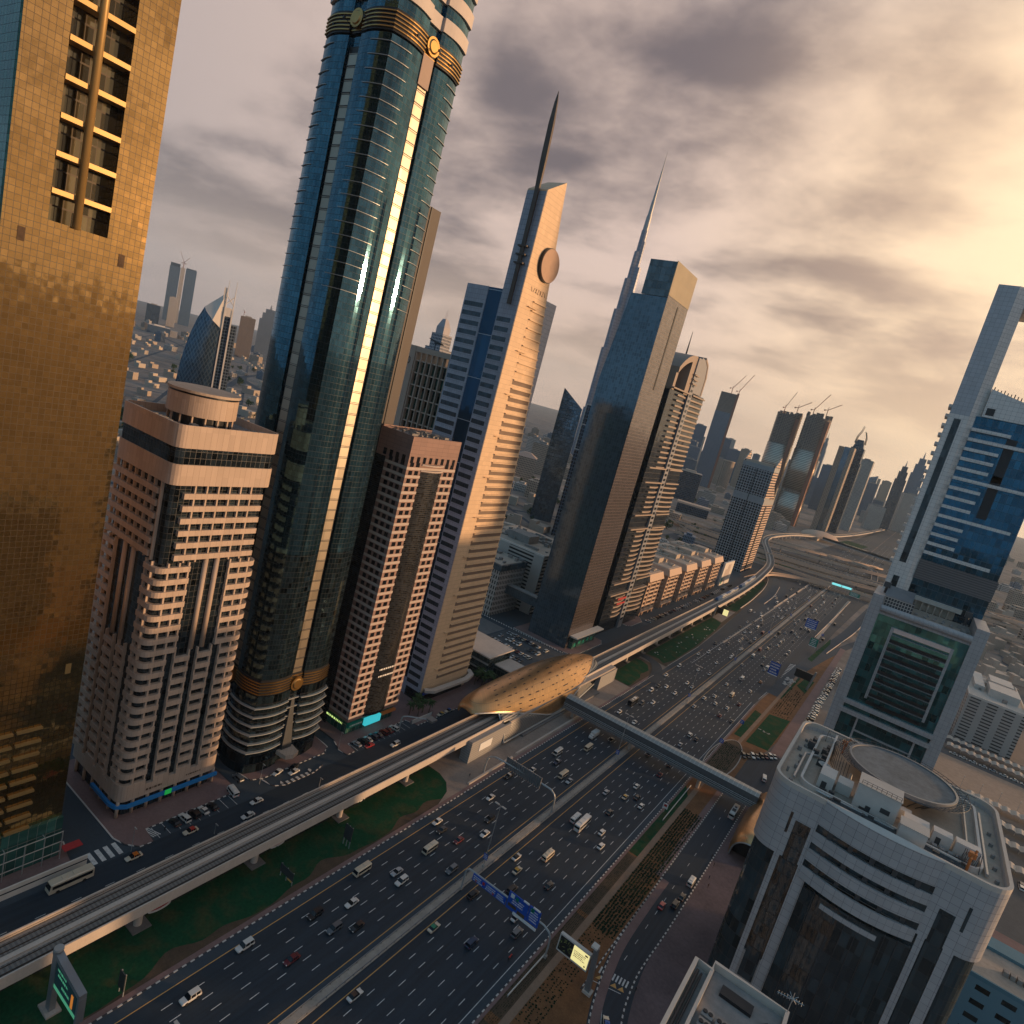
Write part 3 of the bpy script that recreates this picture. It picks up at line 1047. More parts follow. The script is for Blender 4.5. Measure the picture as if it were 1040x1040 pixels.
def lobes(half, sw, n=0, rec=1.1, seg=9, grow=0.0):
    """outline of the tower: on every side two bowed lobes either side of a flat recess, meeting in a crease at the corners"""
    c = half - 1.0
    q = [(half - rec, -sw), (half - rec, sw)]
    for k in range(seg + 1):
        f = k / seg
        q.append((half - 1.0 * f + 1.15 * math.sin(math.pi * f), lerp(sw, c, f)))
    r = [(y, x) for x, y in q[2:]]
    q = q[1:] + r[::-1][1:]
    out = []
    for k in range(4):
        a = k * math.pi / 2
        ca, sa = round(math.cos(a)), round(math.sin(a))
        out += [(CX + x * ca - y * sa, CY + x * sa + y * ca) for x, y in q] + [(CX + sw * ca - (half - rec) * sa, CY + sw * sa + (half - rec) * ca)]
    return out


HALF = 14.9
b = MB(); b.prism(lobes(HALF, 2.6), 28.4, 78); b.build('lower_curtain_wall', 'blue_glass_low', t)
b = MB(); b.prism(lobes(HALF, 2.6), 78, 228.6); b.build('curtain_wall', 'blue_glass', t)
for k in range(4):
    a = k * math.pi / 2
    ca, sa = round(math.cos(a)), round(math.sin(a))
    def rp(x, y): return (CX + x * ca - y * sa, CY + x * sa + y * ca)
    b = MB(); b.prism([rp(HALF - 1.5, -1.75), rp(HALF - .6, -1.75), rp(HALF - .6, 1.75), rp(HALF - 1.5, 1.75)], 33, 224)
    b.build('recess_strip', 'strip_panel', t)
    b = MB(); b.prism([rp(HALF - 1.5, -2.59), rp(HALF - 1.05, -2.59), rp(HALF - 1.05, 2.59), rp(HALF - 1.5, 2.59)], 33.5, 226)
    b.build('recess_back', 'black_metal', t)
    b = MB()
    for i in range(54):
        z = 36 + 3.55 * i
        if z > 222: break
        b.prism([rp(HALF - .65, -2.0), rp(HALF - .35, -1.9), rp(HALF - .35, 1.9), rp(HALF - .65, 2.0)], z, z + .16)
    b.build('strip_ledge', 'dark_steel', t)
    # medallions
    for z in (30.3, 232.6):
        b = MB()
        for (r0, r1, d0, d1) in ((2.5, 2.5, -1.5, .7), (1.9, 1.5, .7, 1.0)):
            ringA = [rp(HALF + d0, 0)] and [(CX + (HALF + d0) * ca - r0 * math.cos(th) * sa, CY + (HALF + d0) * sa + r0 * math.cos(th) * ca, z + r0 * math.sin(th)) for th in [2 * math.pi * j / 28 for j in range(28)]]
            ringB = [(CX + (HALF + d1) * ca - r1 * math.cos(th) * sa, CY + (HALF + d1) * sa + r1 * math.cos(th) * ca, z + r1 * math.sin(th)) for th in [2 * math.pi * j / 28 for j in range(28)]]
            b.rings([ringA, ringB])
        b.build('medallion', 'gold_trim', t)
# corner ledges
for i in range(19):
    z = 226.5 - 3.7 * i
    pts = lobes(HALF + .3, 2.6)
    n4 = len(pts) // 4
    for k in range(4):
        seg = pts[k * n4 + 5:k * n4 + n4 - 5]
        MB().beam(seg, -.6, 0, z, z + .14).build('corner_ledge', 'ledge_grey', t)
# ringed bands low and high
for z0 in (28.6, 229.2):
    b = MB()
    pts = lobes(HALF + .15, 2.6, rec=.6)
    b.prism(pts, z0, z0 + 5.6); b.build('ring_band', 'black_metal', t)
    for i in range(5):
        b = MB()
        pr = lobes(HALF + .5, 2.6, rec=.7)
        b.prism(pr, z0 + .55 + i * 1.0, z0 + .85 + i * 1.0); b.build('gold_ring', 'gold_trim', t)
# crown of alternating bands
for i in range(6):
    z = 236.4 + 7.0 * i
    b = MB(); b.prism(lobes(HALF, 2.6), z - 1.6, z + 1.8); b.build('crown_glass', 'blue_glass', t)
    b = MB(); b.prism(lobes(HALF + .5, 2.6, rec=.9), z + 1.8, z + 5.4); b.build('crown_band', 'crown_white', t)
# base with swept ledges
glass('base_glass', (.035, .06, .075), 1.6, 3.2, .05, .06, (.02, .02, .025), .6, .06, .8, .02, .01, dark=.05)
b = MB(); b.prism(lobes(HALF + .6, 2.4, ), 0, 28.6); b.build('podium', 'base_glass', t)
for i in range(6):
    z = 8.2 + 3.25 * i
    b = MB(); b.prism(lobes(HALF + 1.5 - .04 * i, 2.6, rec=.9), z, z + .32); b.build('podium_ledge', 'ledge_grey', t)
b = MB(); b.prism([(-154.6, 141), (-150.2, 141.6), (-149.2, 144.2), (-150.2, 147), (-154.6, 147.6)], 4.4, 5.9); b.build('canopy', 'beige_clad', t)
b = MB(); b.prism([(-156.2, 142.0), (-153.6, 142.4), (-153.6, 146.4), (-156.2, 146.8)], 6, 25, [(-156.2, 143.8), (-155.4, 143.9), (-155.4, 144.9), (-156.2, 145.0)])
b.build('entrance_fin', 'dark_steel', t)
b = MB(); b.box(-186, -172, CY + HALF + .4, 180, 0, 198.5); b.build('rear_core', 'annex_brown', t)
b = MB(); b.box(-171.99, -171.7, 174.8, 175.3, 0, 198.5); b.build('joint', 'black_metal', t)
plain('hoist_panel', (.36, .27, .22), .7, var=.08)
b = MB(); b.box(CX + HALF - .9, CX + HALF + .3, 141.6, 145.9, 221.5, 229.6); b.build('cover_panel', 'hoist_panel', t)
b = MB(); b.box(CX + 6.0, CX + 9.4, CY - HALF - .25, CY - HALF + .6, 186, 190.5); b.build('blank_panel', 'annex_brown', t)
b = MB(); b.box(CX - 1.9, CX + 1.9, CY - HALF + .95, CY - HALF + 1.3, 184, 189.5); b.build('blank_panel', 'annex_brown', t)
# floodlight arms round the upper ring
b = MB()
for a in range(0, 360, 24):
    dx, dy = math.cos(R(a)), math.sin(R(a))
    b.tube([(CX + dx * 13, CY + dy * 13, 230), (CX + dx * 18.2, CY + dy * 18.2, 231.4)], .09, 4)
    b.box(CX + dx * 18.2 - .3, CX + dx * 18.2 + .3, CY + dy * 18.2 - .3, CY + dy * 18.2 + .3, 231.1, 231.7)
b.build('floodlight', 'black_metal', t)

# --- pink granite tower
panel('pink_granite', (.25, .15, .125), 3.3, 1.52, .02, .05, (.12, .07, .06), .6, 0, .08)
plain('pale_band', (.44, .365, .32), .6, var=.12)
plain('office_window', (.018, .022, .028), .12, .5, var=.5, scale=.9)
glass('louvre_glass', (.040, .048, .058), 1.25, .76, .05, .30, (.012, .012, .014), .6, .18, .6, .02, .01)
t = thing('office_tower', 'pink granite office tower with pale bands and a dark bowed glass bay', 'tower', (-166, 187, 0))
X0, X1, Y0, Y1 = -171, -154.5, 173.3, 201.0
b = MB(); b.box(X0, X1, Y0, Y1, 6, 119.4); b.build('wall', 'pink_granite', t)
b = MB(); b.box(X0 - .05, X0 + 5.2, Y0 - .25, Y0 - .004, 0, 110); b.build('dark_bay', 'louvre_glass', t)
bay = [(X1, 181)] + [(X1 + 1.5 * math.sin(math.pi * k / 8), 181 + 12.2 * k / 8) for k in range(1, 8)] + [(X1, 193.2)]
b = MB(); b.prism([(X1 - .5, 193.2), (X1 - .5, 181)] + bay, 6.5, 107.5); b.build('glass_bay', 'louvre_glass', t)
b = MB()
for z in (107.7, 109.9):
    b.beam([(p[0] + .1, p[1]) for p in bay], -.5, .3, z, z + .55)
b.build('bay_cornice', 'pale_band', t)
for i in range(34):
    z = 7.4 + 3.05 * i
    b = MB()
    b.beam([(X0 + 5.3, Y0 - .10), (X1 + .10, Y0 - .10), (X1 + .10, Y1)], -.13, 0, z, z + 1.0)
    b.build('floor_band', 'pale_band', t)
    b = MB()
    for y in (174.6, 177.8, 194.4, 197.6):
        b.box(X1, X1 + .045, y, y + 2.0, z + 1.12, z + 2.75)
    for x in (X1 - 8.6, X1 - 5.6, X1 - 2.6):
        b.box(x - .9, x + .9, Y0 - .045, Y0 - .001, z + 1.12, z + 2.75)
    b.build('window_row', 'office_window', t)
b = MB()
for k in range(8):
    y = 175.0 + k * 3.4
    b.box(X1, X1 + .05, y - .8, y + .8, 110.6, 113)
for k in range(4):
    x = X1 - 2.6 - k * 3.2
    b.box(x - .8, x + .8, Y0 - .05, Y0, 110.6, 113)
b.build('window_row', 'office_window', t)
b = MB(); b.box(X0 + 1, X1 - .8, Y0 + .8, Y1 - .8, 119.4, 119.7); b.build('roof', 'roof_grey', t)
b = MB(); b.box(X0, X1, Y0, Y0 + .5, 119.4, 120.3); b.box(X1 - .5, X1, Y0 + .5, Y1, 119.4, 120.3); b.box(X0, X0 + .5, Y0 + .5, Y1, 119.4, 121); b.build('parapet', 'pink_granite', t)
b = MB()
r_ = random.Random(5)
for k in range(24):
    x, y = r_.uniform(X0 + 2, X1 - 4), r_.uniform(Y0 + 2, Y1 - 4)
    b.box(x, x + r_.uniform(.5, 2.5), y, y + r_.uniform(.5, 2.5), 119.7, 120.2 + r_.random())
for k in range(9):
    b.tube([(X0 + 2, Y0 + 2 + k * 2.8, 120.9), (X1 - 2, Y0 + 2 + k * 2.8, 120.9)], .1, 4)
b.build('roof_plant', 'roof_grey', t)
b = MB(); b.box(X0 + 1, X1 - 1, Y0 + 1, Y1 - 1, 0, 6); b.build('shopfront', 'lobby_glass', t)
b = MB(); b.box(X1 - .9, X1 + .35, 174, 181.6, 3.4, 5.2); b.build('fascia', 'sign_green', t)
emit('sign_teal_lit', (.05, .55, .62), .75)
b = MB(); b.box(X1 - .9, X1 + .45, 183.2, 191.6, 1.6, 4.6); b.build('sign', 'sign_teal_lit', t)
plain('orange_paint', (.5, .16, .04), .5)
b = MB(); b.box(X1 - .9, X1 + .4, 192.4, 200.4, 3.6, 4.5); b.build('fascia', 'orange_paint', t)
emit('sign_lime_lit', (.62, .85, .25), .9)
b = MB()
bar_text(b, X1 - 11.5, Y0 - .5, 4.0, 1, 0, 9.5, 1.6, 1, 12, (0, -1), .02); b.build('lettering', 'sign_lime_lit', t)
b = MB(); bar_text(b, X1 + 1.62, 182.4, 26.4, 0, 1, 9.6, 1.4, 1, 2, (1, 0), .03); bar_text(b, X1 + 1.62, 182.8, 23.4, 0, 1, 8.6, 1.4, 1, 3, (1, 0), .03)
bar_text(b, X1 + .4, 174.5, 3.8, 0, 1, 6.5, 1.1, 1, 9, (1, 0), .03)
b.build('lettering', 'sign_white', t)

# --- slender cream tower with the sword-like mast
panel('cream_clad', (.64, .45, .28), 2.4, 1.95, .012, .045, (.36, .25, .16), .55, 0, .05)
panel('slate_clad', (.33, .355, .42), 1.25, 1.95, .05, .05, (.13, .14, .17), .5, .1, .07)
glass('slate_window', (.05, .065, .08), 1.25, 3.9, .07, .0, (.05, .055, .065), .35, .12, .6, .015, .01)
plain('louvre_brown', (.19, .135, .10), .7, var=.2)  # brown of the louvre bands and lettering
glass('strip_blue', (.02, .055, .10), 2.4, 18.2, .0, .012, (.5, .5, .5), .2, .05, .85, .01, .006)
t = thing('office_tower', 'slender cream tower with a round disc and a long sword-shaped mast', 'tower', (-165, 235, 0))
Y0 = 219.5
prof = [(253.2, 0), (253.0, 17), (252.0, 50), (250.6, 85), (247.8, 123), (243.6, 155), (238.6, 183), (235.4, 204), (232.6, 220), (231.4, 229.4)]


def yr(z):
    for (ya, za), (yb, zb) in zip(prof, prof[1:]):
        if za <= z <= zb: return ya + (yb - ya) * (z - za) / (zb - za)
    return prof[-1][0]


# shaft: cream road face and slate camera face
XS = -167.0
b = MB()
zs = [p[1] for p in prof[:-1]] + [222]
rg = []
for z in zs:
    rg.append([(XS, Y0, z), (-157.5, Y0, z), (-157.5, yr(z), z), (XS, yr(z), z)])
rg.append([(XS, Y0 + .2, 222.6), (-157.5, Y0 + .05, 222.4), (-157.5, 231.2, 229.6), (XS, 231.2, 229.4)])
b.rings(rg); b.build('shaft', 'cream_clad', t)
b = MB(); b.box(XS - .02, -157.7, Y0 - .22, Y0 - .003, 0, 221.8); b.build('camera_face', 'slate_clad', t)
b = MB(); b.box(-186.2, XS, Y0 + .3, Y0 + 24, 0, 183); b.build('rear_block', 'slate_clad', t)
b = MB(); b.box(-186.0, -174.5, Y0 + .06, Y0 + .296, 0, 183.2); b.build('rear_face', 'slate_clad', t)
b = MB(); b.box(-174.3, -167.3, Y0 + .10, Y0 + .294, 8, 183.1); b.build('glass_strip', 'strip_blue', t)
b = MB(); b.prism([(-183, Y0 + 24.002), (-168, Y0 + 24.002), (-168, Y0 + 44), (-183, Y0 + 44)], 0, 187); b.build('far_block', 'slate_clad', t)
for i in range(44):
    z = 6.5 + 3.9 * i
    if z > 181: break
    b = MB()
    b.box(-185.4, -175.4, Y0 + .02, Y0 + .058, z, z + 1.9)
    b.box(-166.6, -159.6, Y0 - .26, Y0 - .222, z, z + 1.9) if z < 172 else None
    b.build('window_band', 'slate_window', t)
for i in range(49):
    z = 9.5 + 3.62 * i
    if z > 182.5: break
    y0 = 228.6 if z < 125 else 228.6 - .0 * z
    ye = min(yr(z), yr(z + 2.2)) - .5
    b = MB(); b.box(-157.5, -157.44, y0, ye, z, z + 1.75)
    b.build('louvre_band', 'louvre_brown' if z < 150 else 'cream_clad', t)
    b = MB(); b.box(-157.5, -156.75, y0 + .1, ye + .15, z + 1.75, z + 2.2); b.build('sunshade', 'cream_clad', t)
for i in range(10):
    z = 15 + 18.2 * i
    if z > 184: break
    b = MB(); b.box(-157.5, -156.5, 225.4, min(yr(z), 232) + 0, z, z + .28); b.build('projecting_fin', 'cream_clad', t)
# disc
b = MB()
n = 40
b.rings([[(x, 232.3 + 6.9 * math.cos(2 * math.pi * j / n), 197.2 + 6.9 * math.sin(2 * math.pi * j / n)) for j in range(n)] for x in (-158.4, -156.3)])
d = b.build('disc', 'black_metal', t)
b = MB()
b.rings([[(x, 232.3 + 6.6 * math.cos(2 * math.pi * j / n), 197.2 + 6.6 * math.sin(2 * math.pi * j / n)) for j in range(n)] for x in (-156.299, -155.9)])
plain('disc_bronze', (.36, .235, .165), .6, .1, var=.18, scale=.5)
b.build('disc_face', 'disc_bronze', d)
b = MB()
for j, sh in enumerate(('\\', '/', 'X', 'z', 'v', 'z', '\\')):
    y = 225.0 + j * 1.72
    for (a0, b0, a1, b1) in {'\\': [(0, 1, .8, 0)], '/': [(0, 0, .8, 1)], 'X': [(0, 1, .8, 0), (0, 0, .8, 1)], 'z': [(0, 1, .8, 1), (.8, 1, 0, 0), (0, 0, .8, 0)], 'v': [(0, 1, .4, 0), (.4, 0, .8, 1)]}[sh]:
        b.tube([(-157.35, y + a0, 185.0 + 1.8 * b0), (-157.35, y + a1, 185.0 + 1.8 * b1)], .085, 4)
b.build('lettering', 'louvre_brown', t)
# mast
plain('mast_bronze', (.085, .068, .058), .5, .4, var=.2)
b = MB()
mz = [(177.5, .9), (182, .8), (200, .8), (221, .95), (232, 1.25), (246, 1.15), (254, .65), (257.8, .08)]
b.rings([[(-161.6 + s * dx - (.0 if z < 222 else .12 * (z - 222) / 3), Y0 - 1.3 + s * dy, z) for dx, dy in ((-1, -.45), (1, -.45), (1, .45), (-1, .45))] for z, s in mz])
b.build('mast', 'mast_bronze', t)
for z in (193.4, 196.7, 200.0):
    b = MB(); b.box(-163.9, -159.4, Y0 - 2.0, Y0 - .23, z, z + .6); b.build('mast_bracket', 'mast_bronze', t)
b = MB(); b.beam([(-156.9, 221), (-154.6, 224), (-154.2, 248), (-156, 254.5), (-160, 257)], -1.0, 1.6, 5.4, 6.6); b.build('canopy', 'concrete_light', t)
b = MB(); b.box(-166, -156.8, Y0 - .5, 250, 0, 4.6); b.build('shopfront', 'office_window', t)
b = MB(); b.box(-156.78, -156.5, 220.2, 247, 3.6, 4.9); b.build('fascia', 'sign_blue', t)
# --- building with a green glazed grid behind the pink tower
plain('grid_stone', (.42, .33, .26), .7, var=.12, streak=True)
glass('green_glass', (.04, .12, .10), 2.2, 3.7, .06, .06, (.02, .03, .03), .8, .12, .6, .03, .02, dark=.25)
t = thing('office_building', 'stone building with an open crown and green glazed grid behind the blue tower', 'building', (-208, 240, 0))
b = MB(); b.box(-226, -216.2, 230, 262, 0, 153.2); b.build('stair_tower', 'grid_stone', t)
b = MB(); b.box(-216.2, -188, 232.2, 262, 0, 146.6); b.build('glazed_core', 'green_glass', t)
b = MB()
for k in range(9):
    x = -216 + 3.4 * k
    b.box(x, x + .55, 230.4, 232.2, 100, 152.2)
for k in range(7):
    z = 112.2 + 5.7 * k
    b.box(-216.2, -188, 230.9, 232.0, z, z + .6)
b.box(-216.2, -188, 230.2, 232.6, 150.6, 153.0)
b.build('stone_grid', 'grid_stone', t)
b = MB()
for x, z in ((-219.2, 146), (-223.5, 147.5)):
    for a in range(8):
        q0, q1 = R(a * 45), R(a * 45 + 60)
        b.tube([(x + .9 * math.cos(q0), 229.93, z + 1.5 * math.sin(q0)), (x + 1.0 * math.cos(q1) * (1 - .2 * (a % 2)), 229.93, z + 1.6 * math.sin(q1))], .18, 4)
b.build('emblem', 'black_metal', t)
b = MB(); b.tube([(-214, 240, 153), (-214, 240, 157), (-218.5, 240, 158.5), (-209, 240, 156.6)], .22, 5); b.box(-214.6, -210, 239.5, 240.5, 156.4, 157.2); b.build('roof_crane', 'black_metal', t)
# ornate pointed tower far behind it
plain('pointed_stone', (.34, .32, .34), .6, var=.15)
facade('pointed_facade', (.30, .29, .31), (.05, .07, .10), 2.2, 3.4, .6, .7)
t = thing('clock_tower', 'slim stepped tower with a pointed crown behind the green glazed grid', 'tower', (-500, 570, 0))
k = 570 / .9


def at_ratio(r, y): return r * y


cx, cy = -.8805 * 570, 570
b = MB(); b.box(cx - 11, cx + 11, cy - 11, cy + 11, 0, 168); b.box(cx - 8.2, cx + 8.2, cy - 8.2, cy + 8.2, 168, 184); b.build('shaft', 'pointed_facade', t)
b = MB(); b.box(cx - 5.6, cx + 5.6, cy - 5.6, cy + 5.6, 184, 192); b.prism([(cx - 5.4, cy - 5.4), (cx + 5.4, cy - 5.4), (cx + 5.4, cy + 5.4), (cx - 5.4, cy + 5.4)], 192, 201, [(cx - 2.2, cy - 2.2), (cx + 2.2, cy - 2.2), (cx + 2.2, cy + 2.2), (cx - 2.2, cy + 2.2)])
b.build('crown', 'pointed_stone', t)
b = MB()
for dx in (-.9, .9):
    b.tube([(cx + dx, cy, 200), (cx + dx, cy, 211)], .28, 5, .08)
b.build('mast', 'pointed_stone', t)

# --- tall blue glass slab
glass('slab_glass', (.105, .155, .195), 1.5, 1.95, .10, .06, (.05, .07, .08), .22, .10, .62, .012, .012, dark=0)
glass('slab_glass_sunlit', (.165, .155, .16), 1.5, 1.95, .10, .06, (.15, .11, .10), .2, .15, .8, .02, .012)  # warmer copy of the slab glass, sun glow put into its tint
glass('slab_top', (.09, .115, .13), 3.0, 4.0, .05, .05, (.05, .05, .04), .3, .1, .7, .02, .01)
panel('slab_top_clad', (.24, .205, .15), 8, 4.2, .01, .05, (.25, .2, .13), .4, .4, .06)
t = thing('glass_tower', 'blue glass slab tower with a thin dark slot near the top of its sunlit side', 'tower', (-168, 370, 0))
X1, Y0, Y1 = -154.6, 352.4, 386.4
b = MB(); b.box(-182.6, X1 - .35, Y0, Y1 + .0, 0, 165)
b.box(-171, X1 - .35, Y0, Y1, 165, 216); b.prism([(-182.6, Y0), (-171, Y0), (-171, Y1), (-182.6, Y1)], 165, 216, [(-177.4, Y0), (-171, Y0), (-171, Y1), (-177.4, Y1)])
b.build('curtain_wall', 'slab_glass', t)
b = MB(); b.box(X1 - .348, X1, Y0 - .01, Y1 + .01, 0, 217.5); b.build('sunlit_wall', 'slab_glass_sunlit', t)
b = MB(); b.box(-171.2, X1 - .36, Y0 - .12, Y1 - .1, 216.3, 235.8); b.build('top_screen', 'slab_top', t)
b = MB(); b.box(X1 - .355, X1 + .12, Y0 - .15, Y1 + .15, 217.6, 236.3); b.build('top_cladding', 'slab_top_clad', t)
b = MB(); b.box(X1, X1 + .2, 369.6, 371.2, 166, 215); b.build('slot', 'black_metal', t)
b = MB(); b.box(X1 + .02, X1 + 5.0, 355.5, 394, 7.6, 8.5); b.build('canopy', 'white_wall', t)
b = MB(); b.box(X1 - 8, X1 + 2.4, 356.5, 388.6, 0, 7.6); b.build('lobby', 'lobby_glass', t)
b = MB()
for k in range(5):
    b.box(X1 + 2.4, X1 + 2.55, 358.5 + 5.8 * k, 361.5 + 5.8 * k, 1.2 + .8 * (k % 2), 3.6 + .6 * (k % 2))
b.build('poster', 'sign_green', t)
b = MB(); b.box(-210, -182.7, 357, 361.5, 14.8, 20.6); b.build('skybridge', 'slab_glass', t)
b = MB(); b.box(-210, -182.7, 356.6, 361.9, 20.6, 21.1); b.build('skybridge_roof', 'roof_grey', t)

# --- tower with curved balconies and an arched top
plain('arch_clad', (.29, .225, .18), .55, var=.12)
glass('balc_glass', (.016, .022, .032), 1.6, 3.5, .06, .08, (.014, .014, .018), .6, .1, .25, .03, .01)
plain('col_grey', (.20, .21, .235), .5, .2, var=.12)
t = thing('apartment_tower', 'dark apartment tower with stacked pale balconies and an arched open top', 'tower', (-165, 425, 0))
X1, Y0, Y1 = -156.2, 400, 466
b = MB(); b.box(-184, X1, Y0, 432, 0, 171); b.box(-184, X1 - .4, 439, 470, 0, 174); b.build('glass_body', 'balc_glass', t)
b = MB(); b.box(-186, -158.8, Y0 - 1.4, Y0 - .01, 0, 160); b.build('dark_flank', 'black_metal', t)
b = MB(); b.box(-180, X1 + 1.4, 432.01, 438.99, 0, 197); b.build('spine', 'col_grey', t)
b = MB()
for i in range(52):
    b.box(X1 + 1.4, X1 + 1.5, 433.4, 437.4, 6 + i * 3.5, 7.7 + i * 3.5)
b.build('spine_window', 'office_window', t)
for i in range(46):
    z = 11 + 3.5 * i
    if i in (0, 1, 2, 3, 4): pass
    if any(abs(z - q) < 5.2 for q in (33, 81, 114)):
        continue
    b = MB()
    n = 6
    p1 = [(X1 + 1.7 * math.sin(math.pi * (.25 + .75 * k / n)) + .1, lerp(Y0 + 13, 431.9, k / n)) for k in range(n + 1)]
    p2 = [(X1 + 1.9 * math.sin(math.pi * (.75 * k / n)) + .1, lerp(439.1, 466, k / n)) for k in range(n + 1)]
    b.beam(p1, -1.6, 0, z, z + 1.1)
    b.beam(p2, -1.8, 0, z, z + 1.1)
    b.build('balcony', 'arch_clad', t)
for z in (28.4, 36.8, 76, 86, 109, 119, 172):
    b = MB(); b.box(-160, X1 + 2.2, Y0 + .5, 431.9, z, z + .9); b.box(-160, X1 + 2.2, 439.1, 466, z, z + .9); b.build('cornice', 'arch_clad', t)
b = MB(); b.box(X1 + 2.25, X1 + 2.4, 415, 429, 24.0, 25.6); b.box(X1 + 2.25, X1 + 2.4, 415, 429, 20.5, 21.8); b.build('banner', 'red_paint', t)
# the arch
arc = [(lerp(404, 440, k / 12), 176 + 21.2 * math.sin(math.pi * (.08 + .60 * k / 12)) ** .55) for k in range(13)]
b = MB()
b.rings([[(x0, y, z - 4.2), (x0, y, z), (x1, y, z), (x1, y, z - 4.2)] for y, z in arc for x0, x1 in ((-178, X1 + .6),)])
b.box(-178, X1 + .5, 424, 432, 171, 194); b.box(-178, X1 + .5, 401, 405, 171, 182)
b.build('arch', 'arch_clad', t)
b = MB(); b.box(-176, -164, 405, 424, 171, 183); b.build('penthouse', 'balc_glass', t)
pts = [(439, 174), (466 - 10, 174), (456, 186), (453, 194), (446, 197.6), (439, 198.4)]
b = MB(); b.rings([[(x, y, z) for y, z in pts] for x in (-178, X1 + 1.0)]); b.build('side_crown', 'col_grey', t)
b = MB(); b.rings([[(x, y, z) for y, z in ((455.9, 174), (458, 174), (458, 187), (454, 195.5), (446, 199.4), (446, 197.7), (453, 194.2), (456, 186))] for x in (-177, X1 + 1.3)]); b.build('crown_rim', 'arch_clad', t)
b = MB(); b.tube([(-168, 440, 196), (-168, 440, 214)], .7, 6, .15); b.build('mast', 'dark_steel', t)
for z in (179, 182, 185):
    b = MB(); b.box(X1 + 1.0, X1 + 2.4, 431, 440, z, z + .8); b.build('crown_fin', 'arch_clad', t)

# --- row of apartment blocks
plain('apt_wall', (.42, .28, .20), .75, var=.14, streak=True)
plain('apt_cornice', (.52, .37, .27), .7, var=.1)
t0 = None
apt_ys = [478.6, 523.2, 567.8, 612.4, 657.0]
names = ['nearest', 'second', 'middle', 'fourth', 'farthest']
for i, y0 in enumerate(apt_ys):
    lab = 'sandy apartment block with wide cornice along the service road, %s of the five' % names[i]
    t = thing('apartment_block', lab, 'building', (-158, y0, 0), 'sandy apartment blocks along the service road')
    if i == 0:
        t0 = t
        L = 40.0
        b = MB(); b.box(-206, -160.6, y0 + 1.5, y0 + 30, 0, 29.5); b.build('wall', 'apt_wall', t)
        b = MB(); b.prism([(-208, y0 - .5), (-156.4, y0 - .5), (-156.4, y0 + 31), (-208, y0 + 31)], 29.5, 35.0, [(-208, y0 + .5), (-158.4, y0 + .5), (-158.4, y0 + 30), (-208, y0 + 30)])
        b.build('cornice', 'apt_cornice', t)
        b = MB(); b.box(-206, -160, y0 + 2, y0 + 28.5, 35.0, 35.25); b.build('roof', 'roof_tan', t)
        b = MB(); b.box(-206, -162.6, y0 + 30, y0 + 44.3, 0, 27); b.build('glazed_link', 'balc_glass', t)
        for f in range(7):
            z = 4.4 + 3.6 * f
            b = MB()
            for (ya, yb) in ((2.2, 8.0), (10.2, 20.5), (22.6, 29.2)):
                b.box(-160.5, -158.2, y0 + ya, y0 + yb, z - .3, z + 1.15)
            b.box(-200, -160.6, y0 + .2, y0 + 1.45, z - .3, z + 1.0)
            b.build('balcony', 'apt_cornice', t)
            b = MB()
            for (ya, yb) in ((2.8, 7.4), (10.8, 15), (15.9, 19.9), (23.2, 28.6)):
                b.box(-160.6, -160.52, y0 + ya, y0 + yb, z + 1.2, z + 2.9)
            for k in range(9):
                b.box(-199 + k * 4.3, -196.4 + k * 4.3, y0 + 1.42, y0 + 1.49, z + 1.05, z + 2.8)
            b.build('window_row', 'office_window', t)
        b = MB()
        for (ya, yb) in ((1.5, 2.6), (7.6, 9.0), (20.2, 21.6), (28.8, 30)):
            b.box(-160.55, -158.0, y0 + ya, y0 + yb, 0, 29.4)
        b.build('pier', 'apt_wall', t)
        b = MB()
        r_ = random.Random(4)
        for k in range(26):
            x, y = r_.uniform(-202, -164), r_.uniform(y0 + 3, y0 + 25)
            b.box(x, x + r_.uniform(1, 5), y, y + r_.uniform(1, 3.5), 35.25, 36 + 2 * r_.random())
        b.box(-184, -172, y0 + 8, y0 + 19, 35.25, 39.5)
        b.build('roof_plant', 'roof_tan', t)
        b = MB(); b.box(-159.8, -157.4, y0 + 2, y0 + 29.5, 3.0, 4.0); b.build('shop_awning', 'apt_cornice', t)
    else:
        for c in t0.children:
            d = c.copy(); col.objects.link(d); d.parent = t
t = thing('billboard', 'big pale poster wall at the end of the apartment blocks', 'billboard', (-157, 712, 0))
b = MB(); b.box(-159, -157, 704, 742, 0, 26); b.build('panel', 'white_wall', t)
b = MB(); b.box(-156.98, -156.9, 712, 720, 3, 18); b.box(-156.98, -156.9, 720, 732, 8, 23); b.build('artwork', 'pale_band', t)
b = MB(); b.box(-156.98, -156.88, 705.5, 710.5, 2, 9); b.build('mark', 'sign_green', t)

